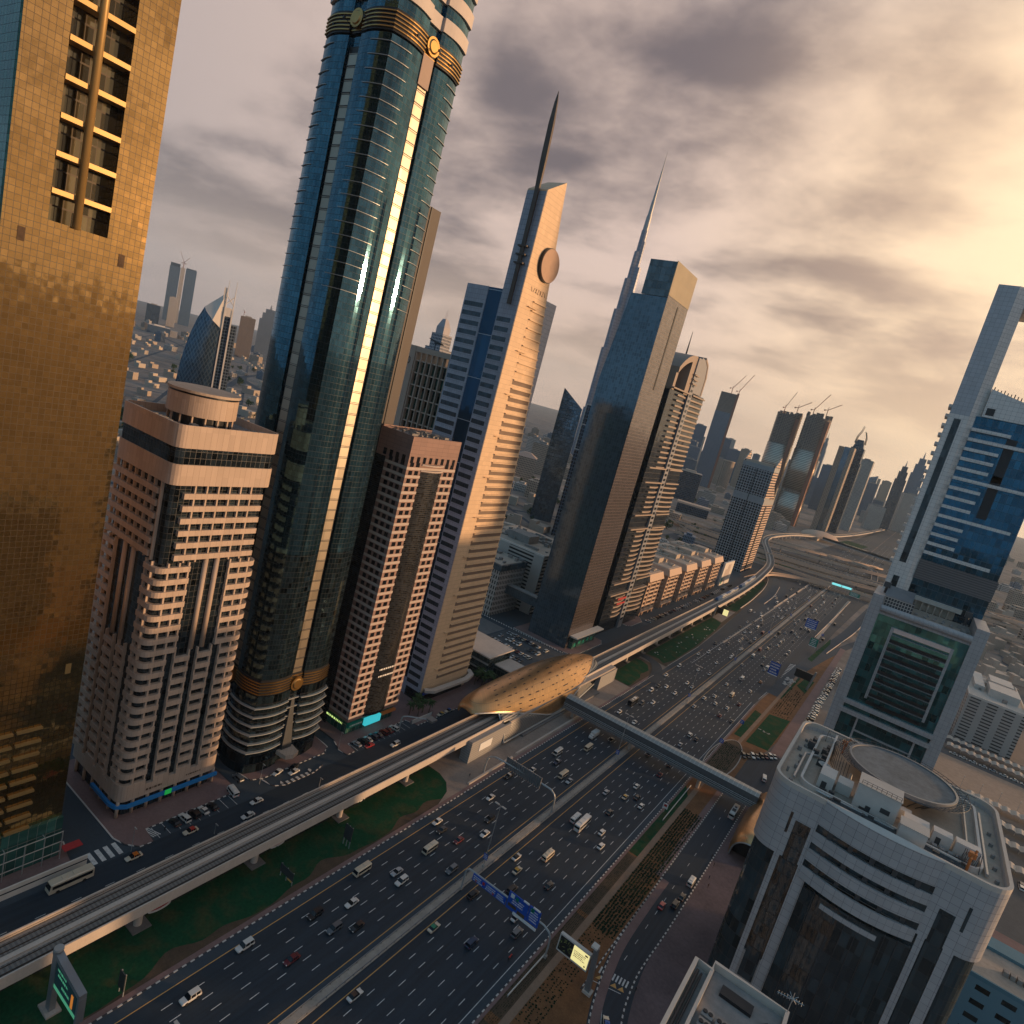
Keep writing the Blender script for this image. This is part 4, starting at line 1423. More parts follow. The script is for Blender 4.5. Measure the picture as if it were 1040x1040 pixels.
# --- dark gridded tower with two pale bands
facade('gridded', (.30, .30, .31), (.014, .018, .026), 3.15, 3.3, .74, .74, .6)
facade('gridded_warm', (.52, .37, .28), (.08, .06, .05), 60, 3.3, .98, .45, .6)
t = thing('office_tower', 'dark gridded office tower with sawtooth side and pale band beside the curving viaduct', 'tower', (-185, 850, 0))
X1, Y0, Y1 = -166, 828, 886
b = MB(); b.box(-203.5, X1, Y0, Y1, 0, 88); b.box(-203.5, X1, Y0, Y0 + 30, 97, 129.5); b.build('gridded_wall', 'gridded', t)
b = MB(); b.box(X1 + .01, X1 + .6, Y0, Y1, 0, 88); b.box(X1 + .01, X1 + .6, Y0, Y0 + 30, 97, 129.5); b.build('banded_side', 'gridded_warm', t)
b = MB(); b.box(-203.7, X1 + .7, Y0 - .2, Y1, 88.01, 94.8); b.prism([(-203.7, Y0 - .2), (X1 + .7, Y0 - .2), (X1 + .7, Y0 + 30), (-203.7, Y0 + 30)], 129.6, 135)
b.box(-203.5, X1, Y0, Y0 + 30, 94.8, 97)
b.build('pale_band', 'steel', t)
b = MB()
for x in (-203.6, X1 + .3):
    b.rings([[(x + dx, y, z) for y, z in ((Y0, 135), (Y0 + 30, 135), (Y0 + 20, 149))] for dx in (-.6, .6)])
b.rings([[(X1 - 1.2 + dx, y, z) for y, z in ((Y0 + 30, 95), (Y1, 95), (Y0 + 33, 113))] for dx in (-1, 1.5)])
b.build('roof_fin', 'gridded_warm', t)
b = MB(); b.box(-202, X1 - 2, Y0 + 3, Y0 + 28, 135, 138); b.build('roof_plant', 'roof_tan', t)
b = MB(); b.box(X1 + .62, X1 + 1.0, 846, 852, 0, 86); b.build('dark_slot', 'black_metal', t)
b = MB(); b.box(-185.6, -184.6, Y0 - .25, Y0 - .01, 0, 129); b.build('centre_joint', 'black_metal', t)

# --- low buildings by the car park
facade('pale_office', (.40, .36, .32), (.04, .045, .05), 1.9, 3.6, .42, .62, .7)
facade('pale_office2', (.44, .40, .36), (.05, .055, .06), 30, 2.6, .7, .5, .7)
t = thing('office_building', 'pale office block with slit windows and blue cornice behind the car park', 'building', (-225, 362, 0))
b = MB(); b.box(-246, -209.5, 345, 376, 0, 31); b.build('wall', 'pale_office', t)
b = MB(); b.box(-246.3, -209.2, 344.7, 376.3, 31, 35); b.build('cornice', 'slab_glass', t)
b = MB(); b.box(-245, -210.4, 346, 375, 35, 35.3); b.build('roof', 'roof_tan', t)
b = MB()
r_ = random.Random(31)
for k in range(22):
    x, y = r_.uniform(-243, -213), r_.uniform(348, 371); b.box(x, x + r_.uniform(1, 4), y, y + r_.uniform(1, 3), 35.3, 36 + 1.5 * r_.random())
b.build('roof_plant', 'roof_grey', t)
t = thing('office_building', 'taller pale block with ribbon windows between the slit-windowed block and glass slab', 'building', (-215, 400, 0))
b = MB(); b.box(-262, -199, 378, 440, 0, 42); b.build('wall', 'pale_office2', t)
b = MB(); b.box(-261, -200, 379, 439, 42, 42.4); b.build('roof', 'roof_tan', t)
b = MB(); b.box(-262, -199, 378, 378.8, 42, 43.2); b.box(-199.8, -199, 378.8, 440, 42, 43.2); b.build('parapet', 'white_wall', t)
b = MB()
for k in range(46):
    x, y = r_.uniform(-258, -206), r_.uniform(384, 432); b.box(x, x + r_.uniform(1, 6), y, y + r_.uniform(1, 3), 42.4, 43 + 2.5 * r_.random())
b.box(-240, -222, 392, 406, 42.4, 48)
b.build('roof_plant', 'roof_grey', t)
glass('podium_glass', (.05, .075, .08), 2.4, 3.2, .12, .16, (.05, .07, .07), .5, .15, .5, .02, .01)
t = thing('office_building', 'low glass building with a long pale roof between the cream tower and car park', 'building', (-165, 283, 0))
b = MB(); b.box(-196, -154.5, 266, 286, 0, 13.0); b.box(-154.5, -143.8, 272, 284, 0, 8.6); b.build('glass_wall', 'podium_glass', t)
b = MB(); b.box(-197, -153.4, 264.6, 287.2, 13.01, 13.7); b.box(-153.39, -142.8, 270.8, 285, 8.61, 9.2); b.build('roof', 'concrete_light', t)
b = MB(); b.box(-196, -154, 265.0, 265.7, 9.2, 9.8); b.box(-196, -154, 265.0, 265.7, 5.4, 5.9); b.build('ledge', 'ledge_grey', t)
# ---------------------------------------------------------------- the far city
facade('far_blue', (.08, .13, .20), (.035, .06, .09), 3.6, 4, .7, .62, .5, var=.4)
facade('far_blue2', (.14, .18, .24), (.05, .075, .10), 2.6, 3.6, .55, .7, .5, var=.4)
facade('far_white', (.42, .38, .34), (.10, .11, .12), 3.0, 3.4, .5, .55, .7)
facade('far_tan', (.34, .27, .21), (.07, .065, .06), 3.4, 3.4, .45, .5, .8)
facade('far_dark', (.04, .065, .10), (.02, .03, .045), 4.0, 4.0, .75, .7, .4)
facade('far_concrete', (.22, .175, .145), (.05, .042, .038), 4.2, 3.8, .72, .62, .9, wmetal=0)
glass('far_glass', (.12, .17, .22), 4.0, 4.0, .08, .10, (.05, .06, .07), .35, .12, .8, .01, .004)
glass('ring_glass', (.50, .43, .35), 60, 4.0, .0, .32, (.08, .07, .06), .06, .28, .8, .0, .004)
plain('crane_red', (.25, .10, .06), .6, var=.1)


def place(x, y, w, d, yaw):
    """four corners, counter-clockwise, of a block whose near face is centred on (x, y)"""
    c, s_ = math.cos(yaw), math.sin(yaw)
    return [(x + a * c - bb * s_, y + a * s_ + bb * c) for a, bb in ((-w / 2, 0), (w / 2, 0), (w / 2, d), (-w / 2, d))]


def inset(p, f):
    cx = sum(q[0] for q in p) / 4; cy = sum(q[1] for q in p) / 4
    return [(cx + (q[0] - cx) * f, cy + (q[1] - cy) * f) for q in p]


def tower(name, label, x, y, w, d, h, mat_, yaw=None, top='flat', group=None, cat='tower', trim='roof_grey'):
    yaw = math.atan2(-x, y) * 0 if yaw is None else yaw
    t = thing(name, label, cat, (x, y, 0), group)
    p = place(x, y, w, d, yaw)
    if top == 'step':
        b = MB(); b.prism(p, 0, h * .80); b.prism(inset(p, .78), h * .80, h * .92); b.prism(inset(p, .5), h * .92, h); b.build('shaft', mat_, t)
        b = MB(); b.prism(inset(p, .14), h, h * 1.09, inset(p, .03)); b.build('mast', 'steel', t)
    elif top == 'slant':
        b = MB(); b.prism(p, 0, [h * .9, h, h, h * .9]); b.build('shaft', mat_, t)
    elif top == 'slantl':
        b = MB(); b.prism(p, 0, [h, h * .88, h * .88, h]); b.build('shaft', mat_, t)
    else:
        b = MB(); b.prism(p, 0, h); b.build('shaft', mat_, t)
        b = MB(); b.prism(inset(p, .93), h, h + 1.2); b.prism(inset(p, .45), h + 1.2, h + 5); b.build('roof', trim, t)
    return t


def crane(t, x, y, z, s, az, lean=.75):
    b = MB()
    b.tube([(x, y, z), (x, y, z + 22 * s)], .9 * s, 4)
    dx, dy = math.cos(az), math.sin(az)
    b.tube([(x - dx * 7 * s, y - dy * 7 * s, z + 20 * s), (x, y, z + 21 * s), (x + dx * 26 * s, y + dy * 26 * s, z + (21 + 26 * lean) * s)], .8 * s, 4)
    b.box(x - dx * 7 * s - 1.6 * s, x - dx * 7 * s + 1.6 * s, y - dy * 7 * s - 1.6 * s, y - dy * 7 * s + 1.6 * s, z + 18 * s, z + 21 * s)
    b.tube([(x, y, z + 21 * s), (x, y, z + 28 * s)], .6 * s, 4)
    b.build('crane', 'crane_red', t)


# the very tall stepped spire tower
glass('spire_glass', (.22, .24, .30), 3.0, 7.4, .25, .10, (.10, .12, .16), .12, .4, .35, .01, .0)
t = thing('skyscraper', 'very tall tapering tower with setbacks and needle spire behind the glass slab', 'tower', (-751, 1474, 0))
BX, BY = -751.0, 1474.0
b = MB()
prof3 = [[(0, 34), (150, 34), (150.01, 30), (300, 30), (300.01, 25), (395, 24.5), (395.01, 19), (470, 18.5), (470.01, 13), (535, 12.5)],
         [(0, 34), (190, 34), (190.01, 29), (330, 29), (330.01, 24), (430, 23.5), (430.01, 17), (500, 16.5), (500.01, 11), (560, 10.5)],
         [(0, 34), (120, 34), (120.01, 31), (250, 31), (250.01, 26.5), (365, 26), (365.01, 21), (450, 20.5), (450.01, 14), (520, 13.5)]]
for wing, pr in enumerate(prof3):
    a = R(-118 + wing * 120)
    ca, sa = math.cos(a), math.sin(a)
    rg = []
    for z, r in pr:
        hw = 7.2 * min(1, r / 20 + .25)
        ring = [(-2, -hw), (r - hw, -hw), (r - hw * .3, -hw * .75), (r, 0), (r - hw * .3, hw * .75), (r - hw, hw), (-2, hw)]
        rg.append([(BX + u * ca - v * sa, BY + u * sa + v * ca, z) for u, v in ring])
    b.rings(rg)
b.cyl(BX, BY, 0, 585, 9.6, 8.2, 12)
b.build('shaft', 'spire_glass', t)
b = MB()
for z0, z1, r0, r1 in ((585, 620, 7.2, 6.2), (620, 655, 5.2, 4.4), (655, 690, 3.6, 3.0), (690, 722, 2.4, 1.8), (722, 768, 1.4, .25)):
    b.cyl(BX, BY, z0, z1, r0, r1, 10)
b.build('spire', 'steel', t)

# shield-shaped patterned tower to the left
m, T, bs = _new('diagrid')
geo, pos, fa, fb, la, lb, line, wn = grid_nodes(T, 3.0, 4.6, .5, .5)
xx, yy, zz = T.sep(pos)
u = T.math('DIVIDE', T.math('ADD', xx, yy), 6.0)
v = T.math('DIVIDE', zz, 8.5)
l1 = T.math('LESS_THAN', T.math('FRACT', T.math('ADD', u, v)), .14)
l2 = T.math('LESS_THAN', T.math('FRACT', T.math('SUBTRACT', u, v)), .14)
ln = T.math('MAXIMUM', l1, l2)
T.link(T.mix(ln, T.vmath('SCALE', (.035, .07, .11), None, T.math('ADD', .5, wn.outputs['Value'])), (.16, .20, .24)), bs.inputs['Base Color'])
bs.inputs['Metallic'].default_value = .6
bs.inputs['Roughness'].default_value = .18
t = thing('office_tower', 'curved dark diagrid tower with white sail-like top and twin masts', 'tower', (-800, 480, 0))
PX, PY, YW = -806, 483, R(59)
ca, sa = math.cos(YW), math.sin(YW)
def pq(u_, v_): return (PX + u_ * ca - v_ * sa, PY + u_ * sa + v_ * ca)
b = MB(); rg = []
outl = [(-31.5, 0), (-30.5, 40), (-28, 75), (-23.5, 105), (-17, 130), (-11, 146)]
for w_, z in outl:
    wr = 11.5
    zt = z if z < 146 else z
    ring_ = []
    for j_ in range(9):
        f_ = j_ / 8
        zz_ = min(zt, lerp(146, 124, f_ ** .7)) if z > 120 else zt
        ring_.append((*pq(lerp(w_, wr, f_), 6 * (1 - f_) - 5 * math.sin(math.pi * f_)), zz_))
    rg.append(ring_ + [(*pq(wr, 20), min(zt, 124)), (*pq(w_, 18), zt)])
b.rings(rg); b.build('diagrid_shell', 'diagrid', t, False)
b = MB()
b.add([(*pq(-11, 6), 146.2), (*pq(.2, -3.4), 132.2), (*pq(11.4, 0), 124.2), (*pq(12, 2), 172), (*pq(6, 4), 164), (*pq(-11, 18), 146.2), (*pq(12, 16), 170)], [(0, 1, 2, 3, 4), (0, 4, 3, 6, 5)])
b.prism([pq(8, 1), pq(11.4, 1), pq(11.4, 3), pq(8, 3)], 150, 176)
b.build('sail_top', 'white_wall', t)
b = MB(); b.prism([pq(11.6, -1.5), pq(13.2, -1.5), pq(13.2, 20), pq(11.6, 20)], 0, 146); b.prism([pq(20.5, -1.5), pq(22.3, -1.5), pq(22.3, 18), pq(20.5, 18)], 0, 150)
b.prism([pq(11.6, -1), pq(22.2, -1), pq(22.2, 4), pq(11.6, 4)], 141, 152); b.build('frame', 'white_wall', t)
b = MB(); b.prism([pq(13.3, 0), pq(20.4, 0), pq(20.4, 20), pq(13.3, 20)], 0, 141); b.prism([pq(22.4, 0), pq(29.5, 2), pq(29.5, 20), pq(22.4, 20)], 0, 132); b.build('side_glass', 'far_dark', t)
b = MB()
for u_ in (12.4, 21.4):
    b.tube([(*pq(u_, 0), 146), (*pq(u_, 0), 186)], .8, 6, .25)
b.tube([(*pq(12.4, 0), 156), (*pq(21.4, 0), 167)], .5, 4); b.tube([(*pq(12.4, 0), 167), (*pq(21.4, 0), 156)], .5, 4)
b.build('mast', 'white_wall', t)

TW = R(60)
t = tower('tower_block', 'left one of the dark twin towers far out on the plain', -4447, 2356, 62, 40, 352, 'far_blue', TW); 
b = MB(); b.prism(place(-4447, 2356, 56, 34, TW), 352, 374); b.build('crown', 'far_dark', t)
t = tower('tower_block', 'right one of the dark twin towers, with ragged top, far out on the plain', -4192, 2324, 62, 40, 345, 'far_blue', TW)
b = MB(); b.prism(place(-4192, 2324, 56, 34, TW), 345, 352); b.build('crown', 'far_dark', t)
t = thing('tower_core', 'thin pale core with cranes standing between the dark twin towers', 'tower', (-4330, 2345, 0))
b = MB(); b.prism(place(-4330, 2345, 24, 20, TW), 0, 352); b.build('core', 'far_white', t); crane(t, -4335, 2350, 350, 1.6, R(200), 1.6); crane(t, -4325, 2340, 350, 1.6, R(20), .9)
tower('tower_block', 'white slab in front of the distant dark twin towers', -3546, 1897, 39, 24, 153, 'far_white', TW)
tower('office_block', 'dark cube-like block left of the distant white slab', -3501, 1778, 61, 40, 92, 'far_dark', TW, cat='building')
t = tower('shopping_mall', 'low blue and white hall on the plain below the distant twin towers', -2600, 1352, 78, 40, 30, 'far_blue', TW, cat='building', trim='white_wall')
b = MB(); b.prism(place(-2575, 1397, 24, 30, TW), 0, 26); b.build('annex', 'far_white', t)
t = tower('tower_shell', 'concrete tower shell with a crane left of the blue lobed tower', -2242, 1480, 52, 40, 150, 'far_concrete', R(57)); crane(t, -2255, 1468, 148, .9, R(160), .3)
tower('tower_block', 'blue residential tower behind the left edge of the blue lobed tower', -2352, 1643, 71, 45, 203, 'far_blue2', R(55), 'step')

# towers behind the slab
tower('glass_tower', 'blue patterned glass tower with slanted top behind the cream tower', -382, 688, 27, 30, 163, 'far_glass', R(28), 'slantl')
t = thing('office_tower', 'black tower with pale outline frames left of the glass slab', 'tower', (-330, 655, 0))
b = MB(); b.prism(place(-322, 640, 26, 30, R(27)), 0, 150); b.prism(place(-316, 655, 20, 24, R(27)), 150, 176); b.build('shaft', 'far_dark', t)
b = MB()
for z in (100, 128, 150):
    p = place(-322, 640, 26.6, 30.6, R(27)); b.beam(p + [p[0]], -.3, .3, z, z + 1.2)
p = place(-322, 640, 26.6, 30.6, R(27))
for q in p[:2]: b.box(q[0] - .5, q[0] + .5, q[1] - .5, q[1] + .5, 100, 150)
b.build('outline_frame', 'lamp_steel', t)
t = thing('apartment_block', 'tan apartment palace with red roofs behind the cream tower', 'building', (-553, 895, 0))
b = MB(); b.prism(place(-553, 895, 36, 30, R(31)), 0, 46); b.build('wall', 'far_tan', t)
b = MB(); p = place(-553, 895, 37, 31, R(31)); b.prism(p, 46, 53, inset(p, .35)); b.build('roof', 'hoist_panel', t)

# towers under construction and the group round the interchange
t = thing('tower_shell', 'tall unfinished concrete tower with two cranes left of the curved towers', 'tower', (-631, 2126, 0))
p = place(-631, 2126, 56, 45, R(16))
b = MB(); b.prism(p, 0, 250); b.build('lower_facade', 'far_blue2', t)
b = MB(); b.prism(inset(p, .97), 250, 312); b.build('raw_frame', 'far_concrete', t)
b = MB(); b.prism(place(-606, 2132, 7, 8, R(16)), 0, 316); b.build('hoist', 'crane_red', t)
crane(t, -628, 2130, 305, 1.15, R(40), 1.6); crane(t, -606, 2134, 300, 1.15, R(30), 2.0)
for nm, x, y, w, h, lab in (('a', -356, 1722, 62, 268, 'left one of two curved towers under construction, ragged top with crane'),
                            ('b', -286, 1706, 62, 276, 'right one of two curved towers under construction, thick rusty top with cranes')):
    t = thing('tower_shell', lab, 'tower', (x, y, 0))
    n = 18
    rr = w / 2
    ring = [(x + rr * math.cos(2 * math.pi * j / n), y + 22 + rr * .9 * math.sin(2 * math.pi * j / n)) for j in range(n)]
    b = MB(); b.prism(ring, 0, 78); b.prism(ring, 86, 186); b.build('glazed_wall', 'ring_glass', t, True)
    b = MB(); b.prism([(x + (q[0] - x) * .97, y + 22 + (q[1] - y - 22) * .97) for q in ring], 78, 86); b.prism([(x + (q[0] - x) * .96, y + 22 + (q[1] - y - 22) * .96) for q in ring], 186, h - 8)
    r_ = random.Random(ord(nm))
    for k in range(26):
        a = r_.random() * 6.28; q = (x + rr * .85 * math.cos(a), y + 22 + rr * .8 * math.sin(a))
        b.box(q[0] - 3, q[0] + 3, q[1] - 3, q[1] + 3, h - 10, h - 6 + 9 * r_.random())
    for k in range(12):
        z = 192 + k * 6
        b.prism([(x + (q[0] - x) * 1.0, y + 22 + (q[1] - y - 22) * 1.0) for q in ring], z, z + .9)
    b.build('raw_frame', 'far_concrete', t)
    b = MB(); b.box(x + rr * .66, x + rr * .66 + 9, y + 1, y + 12, 0, h - 14); b.build('side_core', 'crane_red', t)
    crane(t, x - 16, y + 20, h - 12, 1.0, R(65 if nm == 'a' else 30), 1.7)
    crane(t, x + 14, y + 20, h - 6, 1.0, R(15), .75)
tower('office_block', 'square dark glass block behind the arched balcony tower', -472, 1481, 56, 45, 67, 'far_dark', R(16), cat='building', trim='roof_tan')
tower('office_block', 'white pillared low block right of the square dark block', -444, 1568, 43, 40, 26, 'far_white', R(15), cat='building')
t = thing('shopping_hall', 'wide low hall with pale rounded frame in front of the square dark block', 'building', (-371, 1249, 0))
b = MB(); b.prism(place(-372, 1250, 62, 30, R(16)), 0, 17); b.build('dark_front', 'far_dark', t)
b = MB(); b.prism(place(-372, 1251, 66, 31, R(16)), 17, 20.5); b.build('roof', 'apt_cornice', t)
tower('tower_block', 'bluish tower behind the gridded tower', -742, 2822, 54, 40, 141, 'far_blue', R(15))
t = thing('tower_block', 'short round-cornered tan tower left of the gridded tower', 'tower', (-612, 2288, 0))
b = MB(); b.cyl(-612, 2300, 0, 98, 20, n=16); b.build('shaft', 'far_tan', t)
b = MB(); b.cyl(-612, 2300, 98, 101, 21, n=16); b.build('roof', 'roof_tan', t)
tower('tower_block', 'tan slab tower just left of the gridded tower', -617, 2498, 38, 30, 153, 'far_tan', R(14))
# trio right of the construction pair
t = thing('office_tower', 'grey slab tower with glass centre strip and pale side near the second metro station', 'tower', (-210, 1766, 0))
b = MB(); b.box(-227, -214, 1764, 1800, 0, 218); b.box(-201, -192, 1764, 1800, 0, 220); b.build('stone_side', 'far_tan', t)
b = MB(); b.box(-214, -201, 1765, 1799, 0, 219); b.build('glass_strip', 'far_glass', t)
t = thing('skyscraper', 'dark tower with a claw-like open crown near the second metro station', 'tower', (-200, 1893, 0))
b = MB(); b.box(-219, -181, 1892, 1926, 0, 190); b.box(-216, -184, 1892.5, 1924, 190, 228); b.prism([(-213, 1893), (-187, 1893), (-187, 1922), (-213, 1922)], 228, 250, [(-207, 1900), (-193, 1900), (-193, 1916), (-207, 1916)]); b.build('shaft', 'far_dark', t)
b = MB()
for sx in (-1, 1):
    for yy_ in (1896, 1918):
        b.tube([(-200 + sx * 12, yy_, 240), (-200 + sx * 10.5, yy_, 258), (-200 + sx * 5, yy_, 272), (-200 + sx * 3, yy_, 286 if sx < 0 else 270)], 1.4, 5, .6)
b.build('claw', 'dark_steel', t)
tower('office_tower', 'pale grey gridded tower right of the claw-crowned tower', -189, 2106, 36, 34, 210, 'far_white', 0)
tower('tower_block', 'slim pale tower behind the right curved tower', -548, 3742, 26, 26, 322, 'far_blue2', 0, 'step')
tower('tower_block', 'mid grey tower below the slim pale tower', -510, 3300, 46, 40, 190, 'far_blue2', 0)
tower('tower_block', 'bluish tower partly hidden by the grey slab tower', -360, 2700, 40, 40, 175, 'far_blue', 0)
tower('glass_tower', 'far glass tower with slanted sail top beside the interchange', -294, 3878, 44, 40, 200, 'far_glass', 0, 'slant')
tower('tower_block', 'plain blue-grey block right of the sail-topped tower', -286, 4858, 56, 40, 166, 'far_blue', 0)
tower('tower_block', 'twin-stepped dark tower right of the highway vanishing point', -120, 2716, 36, 30, 240, 'far_dark', 0, 'step')
tower('tower_block', 'large stepped tower half hidden by the right white tower', -81, 2890, 46, 40, 290, 'far_blue2', 0, 'step')
tower('office_block', 'white arcaded low block at the foot of the far dark tower', -184, 2790, 50, 30, 45, 'far_white', 0, cat='building')
# fillers of the skyline, each its own kind of block
r_ = random.Random(77)
fill = [(-700, 2500, 50, 100), (-820, 2900, 60, 150), (-640, 3300, 50, 120), (-900, 3400, 60, 130), (-560, 2900, 44, 110), (-480, 2500, 40, 90), (-430, 2950, 46, 120),
        (-1000, 2400, 60, 90), (-1150, 2800, 60, 110), (-1050, 2050, 50, 80), (-880, 2050, 48, 70), (-240, 3300, 40, 150), (-160, 3600, 40, 170), (-60, 3700, 40, 150), (-330, 3500, 40, 130),
        (-900, 1750, 44, 60), (-1100, 1600, 44, 55), (-760, 1250, 36, 60), (-640, 1080, 34, 50), (-520, 1150, 30, 46), (-880, 1150, 36, 70)]
for k in range(34):
    dist = r_.uniform(2300, 4600); az = r_.uniform(-20, 1.5)
    fill.append((dist * math.sin(R(az)), dist * math.cos(R(az)), r_.uniform(34, 60), r_.uniform(70, 190)))
for i, (x, y, w, h) in enumerate(fill):
    tower('tower_block', 'hazy mid-rise block filling the skyline behind the main towers', x, y, w, w * .7, h * r_.uniform(.85, 1.2), r_.choice(['far_blue2', 'far_tan', 'far_white', 'far_blue']), R(r_.uniform(0, 30)), group='hazy mid-rise blocks of the skyline')

# low villas on the plain
plain('villa', (.44, .37, .30), .85, var=.15)
plain('villa2', (.36, .29, .23), .85, var=.15)
VM = []
for i in range(6):
    b = MB()
    w, d, h = r_.uniform(9, 16), r_.uniform(9, 16), r_.uniform(5, 9)
    b.box(-w / 2, w / 2, -d / 2, d / 2, 0, h); b.box(-w / 2, -w * .1, -d / 2, d * .1, h, h + 3)
    o = b.build('villa', 'villa' if i % 2 else 'villa2')
    VM.append(o.data)
    bpy.data.objects.remove(o)
nv = 0
spots = []
while nv < 285:
    if nv < 190:
        dist = r_.uniform(650, 3200); az = r_.uniform(-66, -46)
    elif nv < 250:
        dist = r_.uniform(420, 1500); az = r_.uniform(-38, -22)
    else:
        dist = r_.uniform(700, 1500); az = r_.uniform(4, 12)
    x, y = dist * math.sin(R(az)), dist * math.cos(R(az))
    if x > -215 and nv < 250: continue
    if any((x - a) ** 2 + (y - c) ** 2 < 500 for a, c in spots): continue
    spots.append((x, y))
    o = bpy.data.objects.new('villa', VM[nv % 6]); col.objects.link(o)
    o.location = (x, y, 0); o.rotation_euler = (0, 0, R(r_.choice([28, 30, 32, 118, 8])))
    s_ = r_.uniform(.8, 1.7); o.scale = (s_, s_, s_ * r_.uniform(.8, 1.1))
    if nv < 190: lab, gp = 'small sandy villa on the plain left of the blue lobed tower', 'villas on the plain left of the blue lobed tower'
    elif nv < 250: lab, gp = 'low sandy building among the blocks behind the left row of towers', 'low sandy buildings behind the left row of towers'
    else: lab, gp = 'low sandy building beyond the right white tower', 'low sandy buildings beyond the right white tower'
    tag(o, lab, 'villa', gp)
    nv += 1

# flat-roofed blocks packed between the towers
BM_ = []
for i, mt_ in enumerate(('far_white', 'far_tan', 'far_blue2', 'far_white', 'far_tan')):
    b = MB()
    w, d, h = r_.uniform(20, 34), r_.uniform(16, 28), (14, 18, 24, 11, 30)[i]
    b.box(-w / 2, w / 2, -d / 2, d / 2, 0, h); b.box(-w * .3, w * .1, -d * .2, d * .3, h, h + 3.5)
    o = b.build('low_rise_block', mt_); BM_.append(o.data); bpy.data.objects.remove(o)
spots2 = []
nb = 0
tries = 0
while nb < 230 and tries < 9000:
    tries += 1
    zone = nb % 10
    if zone < 6:
        dist = r_.uniform(560, 2600); az = r_.uniform(-37, -9)
    elif zone < 8:
        dist = r_.uniform(1500, 3800); az = r_.uniform(-66, -46)
    else:
        dist = r_.uniform(900, 3200); az = r_.uniform(3, 11)
    x, y = dist * math.sin(R(az)), dist * math.cos(R(az))
    if zone < 6 and (x > -235 - max(0, (1000 - y)) * 0 or (y > 860 and y < 1420 and x > -330)): continue
    if any((x - a) ** 2 + (y - c) ** 2 < 1500 for a, c in spots2) or any((x - a) ** 2 + (y - c) ** 2 < 700 for a, c in spots): continue
    if min(math.hypot(x - q[0], y - q[1]) for q in ((-330, 655), (-382, 688), (-553, 895), (-371, 1249), (-472, 1481), (-444, 1568), (-631, 2126), (-357, 1722), (-290, 1706), (-800, 480), (-500, 570))) < 62: continue
    spots2.append((x, y))
    o = bpy.data.objects.new('low_rise_block', BM_[r_.randrange(5)]); col.objects.link(o)
    o.location = (x, y, 0); o.rotation_euler = (0, 0, R(r_.choice([16, 18, 28, 30, 106, 120])))
    s_ = r_.uniform(.7, 1.25); o.scale = (s_, s_, r_.uniform(.6, 1.3))
    lab, gp = [('flat-roofed mid-height block packed between the far towers', 'flat-roofed blocks between the far towers'), ('flat-roofed block far out on the left plain', 'flat-roofed blocks far out on the left plain'),
               ('flat-roofed block on the plain right of the white framed tower', 'flat-roofed blocks right of the white framed tower')][0 if zone < 6 else 1 if zone < 8 else 2]
    tag(o, lab, 'building', gp)
    nb += 1

# roads over the plain
g = MB()
g.strip([(-3200, 1500), (-2000, 1180), (-900, 760), (-560, 560)], -9, 9, .03)
g.strip([(-2600, 2100), (-1500, 1000), (-700, 380)], -7, 7, .03)
g.strip([(-600, 700), (-420, 560), (-260, 520), (-215, 530)], -6, 6, .03)
g.strip([(-480, 1000), (-300, 820), (-230, 640)], -8, 8, .03)
for k in range(14):
    o_ = 560 + 150 * k
    cx_, cy_ = o_ * math.sin(R(-56)), o_ * math.cos(R(-56))
    g.strip([(cx_ - 420 * math.cos(R(60)), cy_ - 420 * math.sin(R(60))), (cx_ + 420 * math.cos(R(60)), cy_ + 420 * math.sin(R(60)))], -3.5, 3.5, .034)
for k in range(7):
    o_ = -330 + 110 * k
    g.strip([(500 * math.sin(R(-56)) + o_ * .5, 500 * math.cos(R(-56)) + o_ * .87), (2800 * math.sin(R(-56)) + o_ * .5, 2800 * math.cos(R(-56)) + o_ * .87)], -3, 3, .038)
for k in range(9):
    g.strip([(-560 - 90 * k, 560 + 190 * k), (-250, 560 + 190 * k - 40)], -4, 4, .034)
struct('plain_road', g, 'asphalt_old')

# trees on the plain
def leaf_crown(r, h, n, seed, z0):
    q = random.Random(seed)
    mb = MB()
    cl = [(q.gauss(0, r * .38), q.gauss(0, r * .38), z0 + h * q.uniform(.25, .85), q.uniform(.28, .5) * r) for _ in range(9)]
    for _ in range(n):
        cx_, cy_, cz_, cr = q.choice(cl)
        v_ = Vector((q.gauss(0, 1), q.gauss(0, 1), q.gauss(0, .8))).normalized() * cr * q.uniform(.6, 1.05)
        p_ = Vector((cx_, cy_, cz_)) + v_
        a = Vector((q.gauss(0, 1), q.gauss(0, 1), q.gauss(0, 1))).normalized()
        bb = a.cross(Vector((q.gauss(0, 1), q.gauss(0, 1), q.gauss(0, 1)))).normalized()
        s_ = r * q.uniform(.10, .20)
        mb.add([p_ - a * s_, p_ + bb * s_ * .6, p_ + a * s_, p_ - bb * s_ * .6], [(0, 1, 2, 3)])
    return mb


def make_tree(loc, label, h, r, n, seed, group):
    t = thing('tree', label, 'tree', loc, group)
    tb = MB()
    tb.tube([(loc[0], loc[1], loc[2]), (loc[0] + .1 * r, loc[1], loc[2] + h * .5), (loc[0] - .1 * r, loc[1] + .1 * r, loc[2] + h * .8)], r * .09, 6, r * .03)
    for k in range(4):
        a = k * 1.6 + seed
        tb.tube([(loc[0], loc[1], loc[2] + h * (.3 + .08 * k)), (loc[0] + r * .5 * math.cos(a), loc[1] + r * .5 * math.sin(a), loc[2] + h * (.55 + .08 * k))], r * .05, 5, r * .02)
    tb.build('trunk', 'bark', t)
    c = leaf_crown(r, h, n, seed, 0)
    c.v = [(x + loc[0], y + loc[1], z + loc[2]) for x, y, z in c.v]
    c.build('crown', 'leaf', t)
    return t


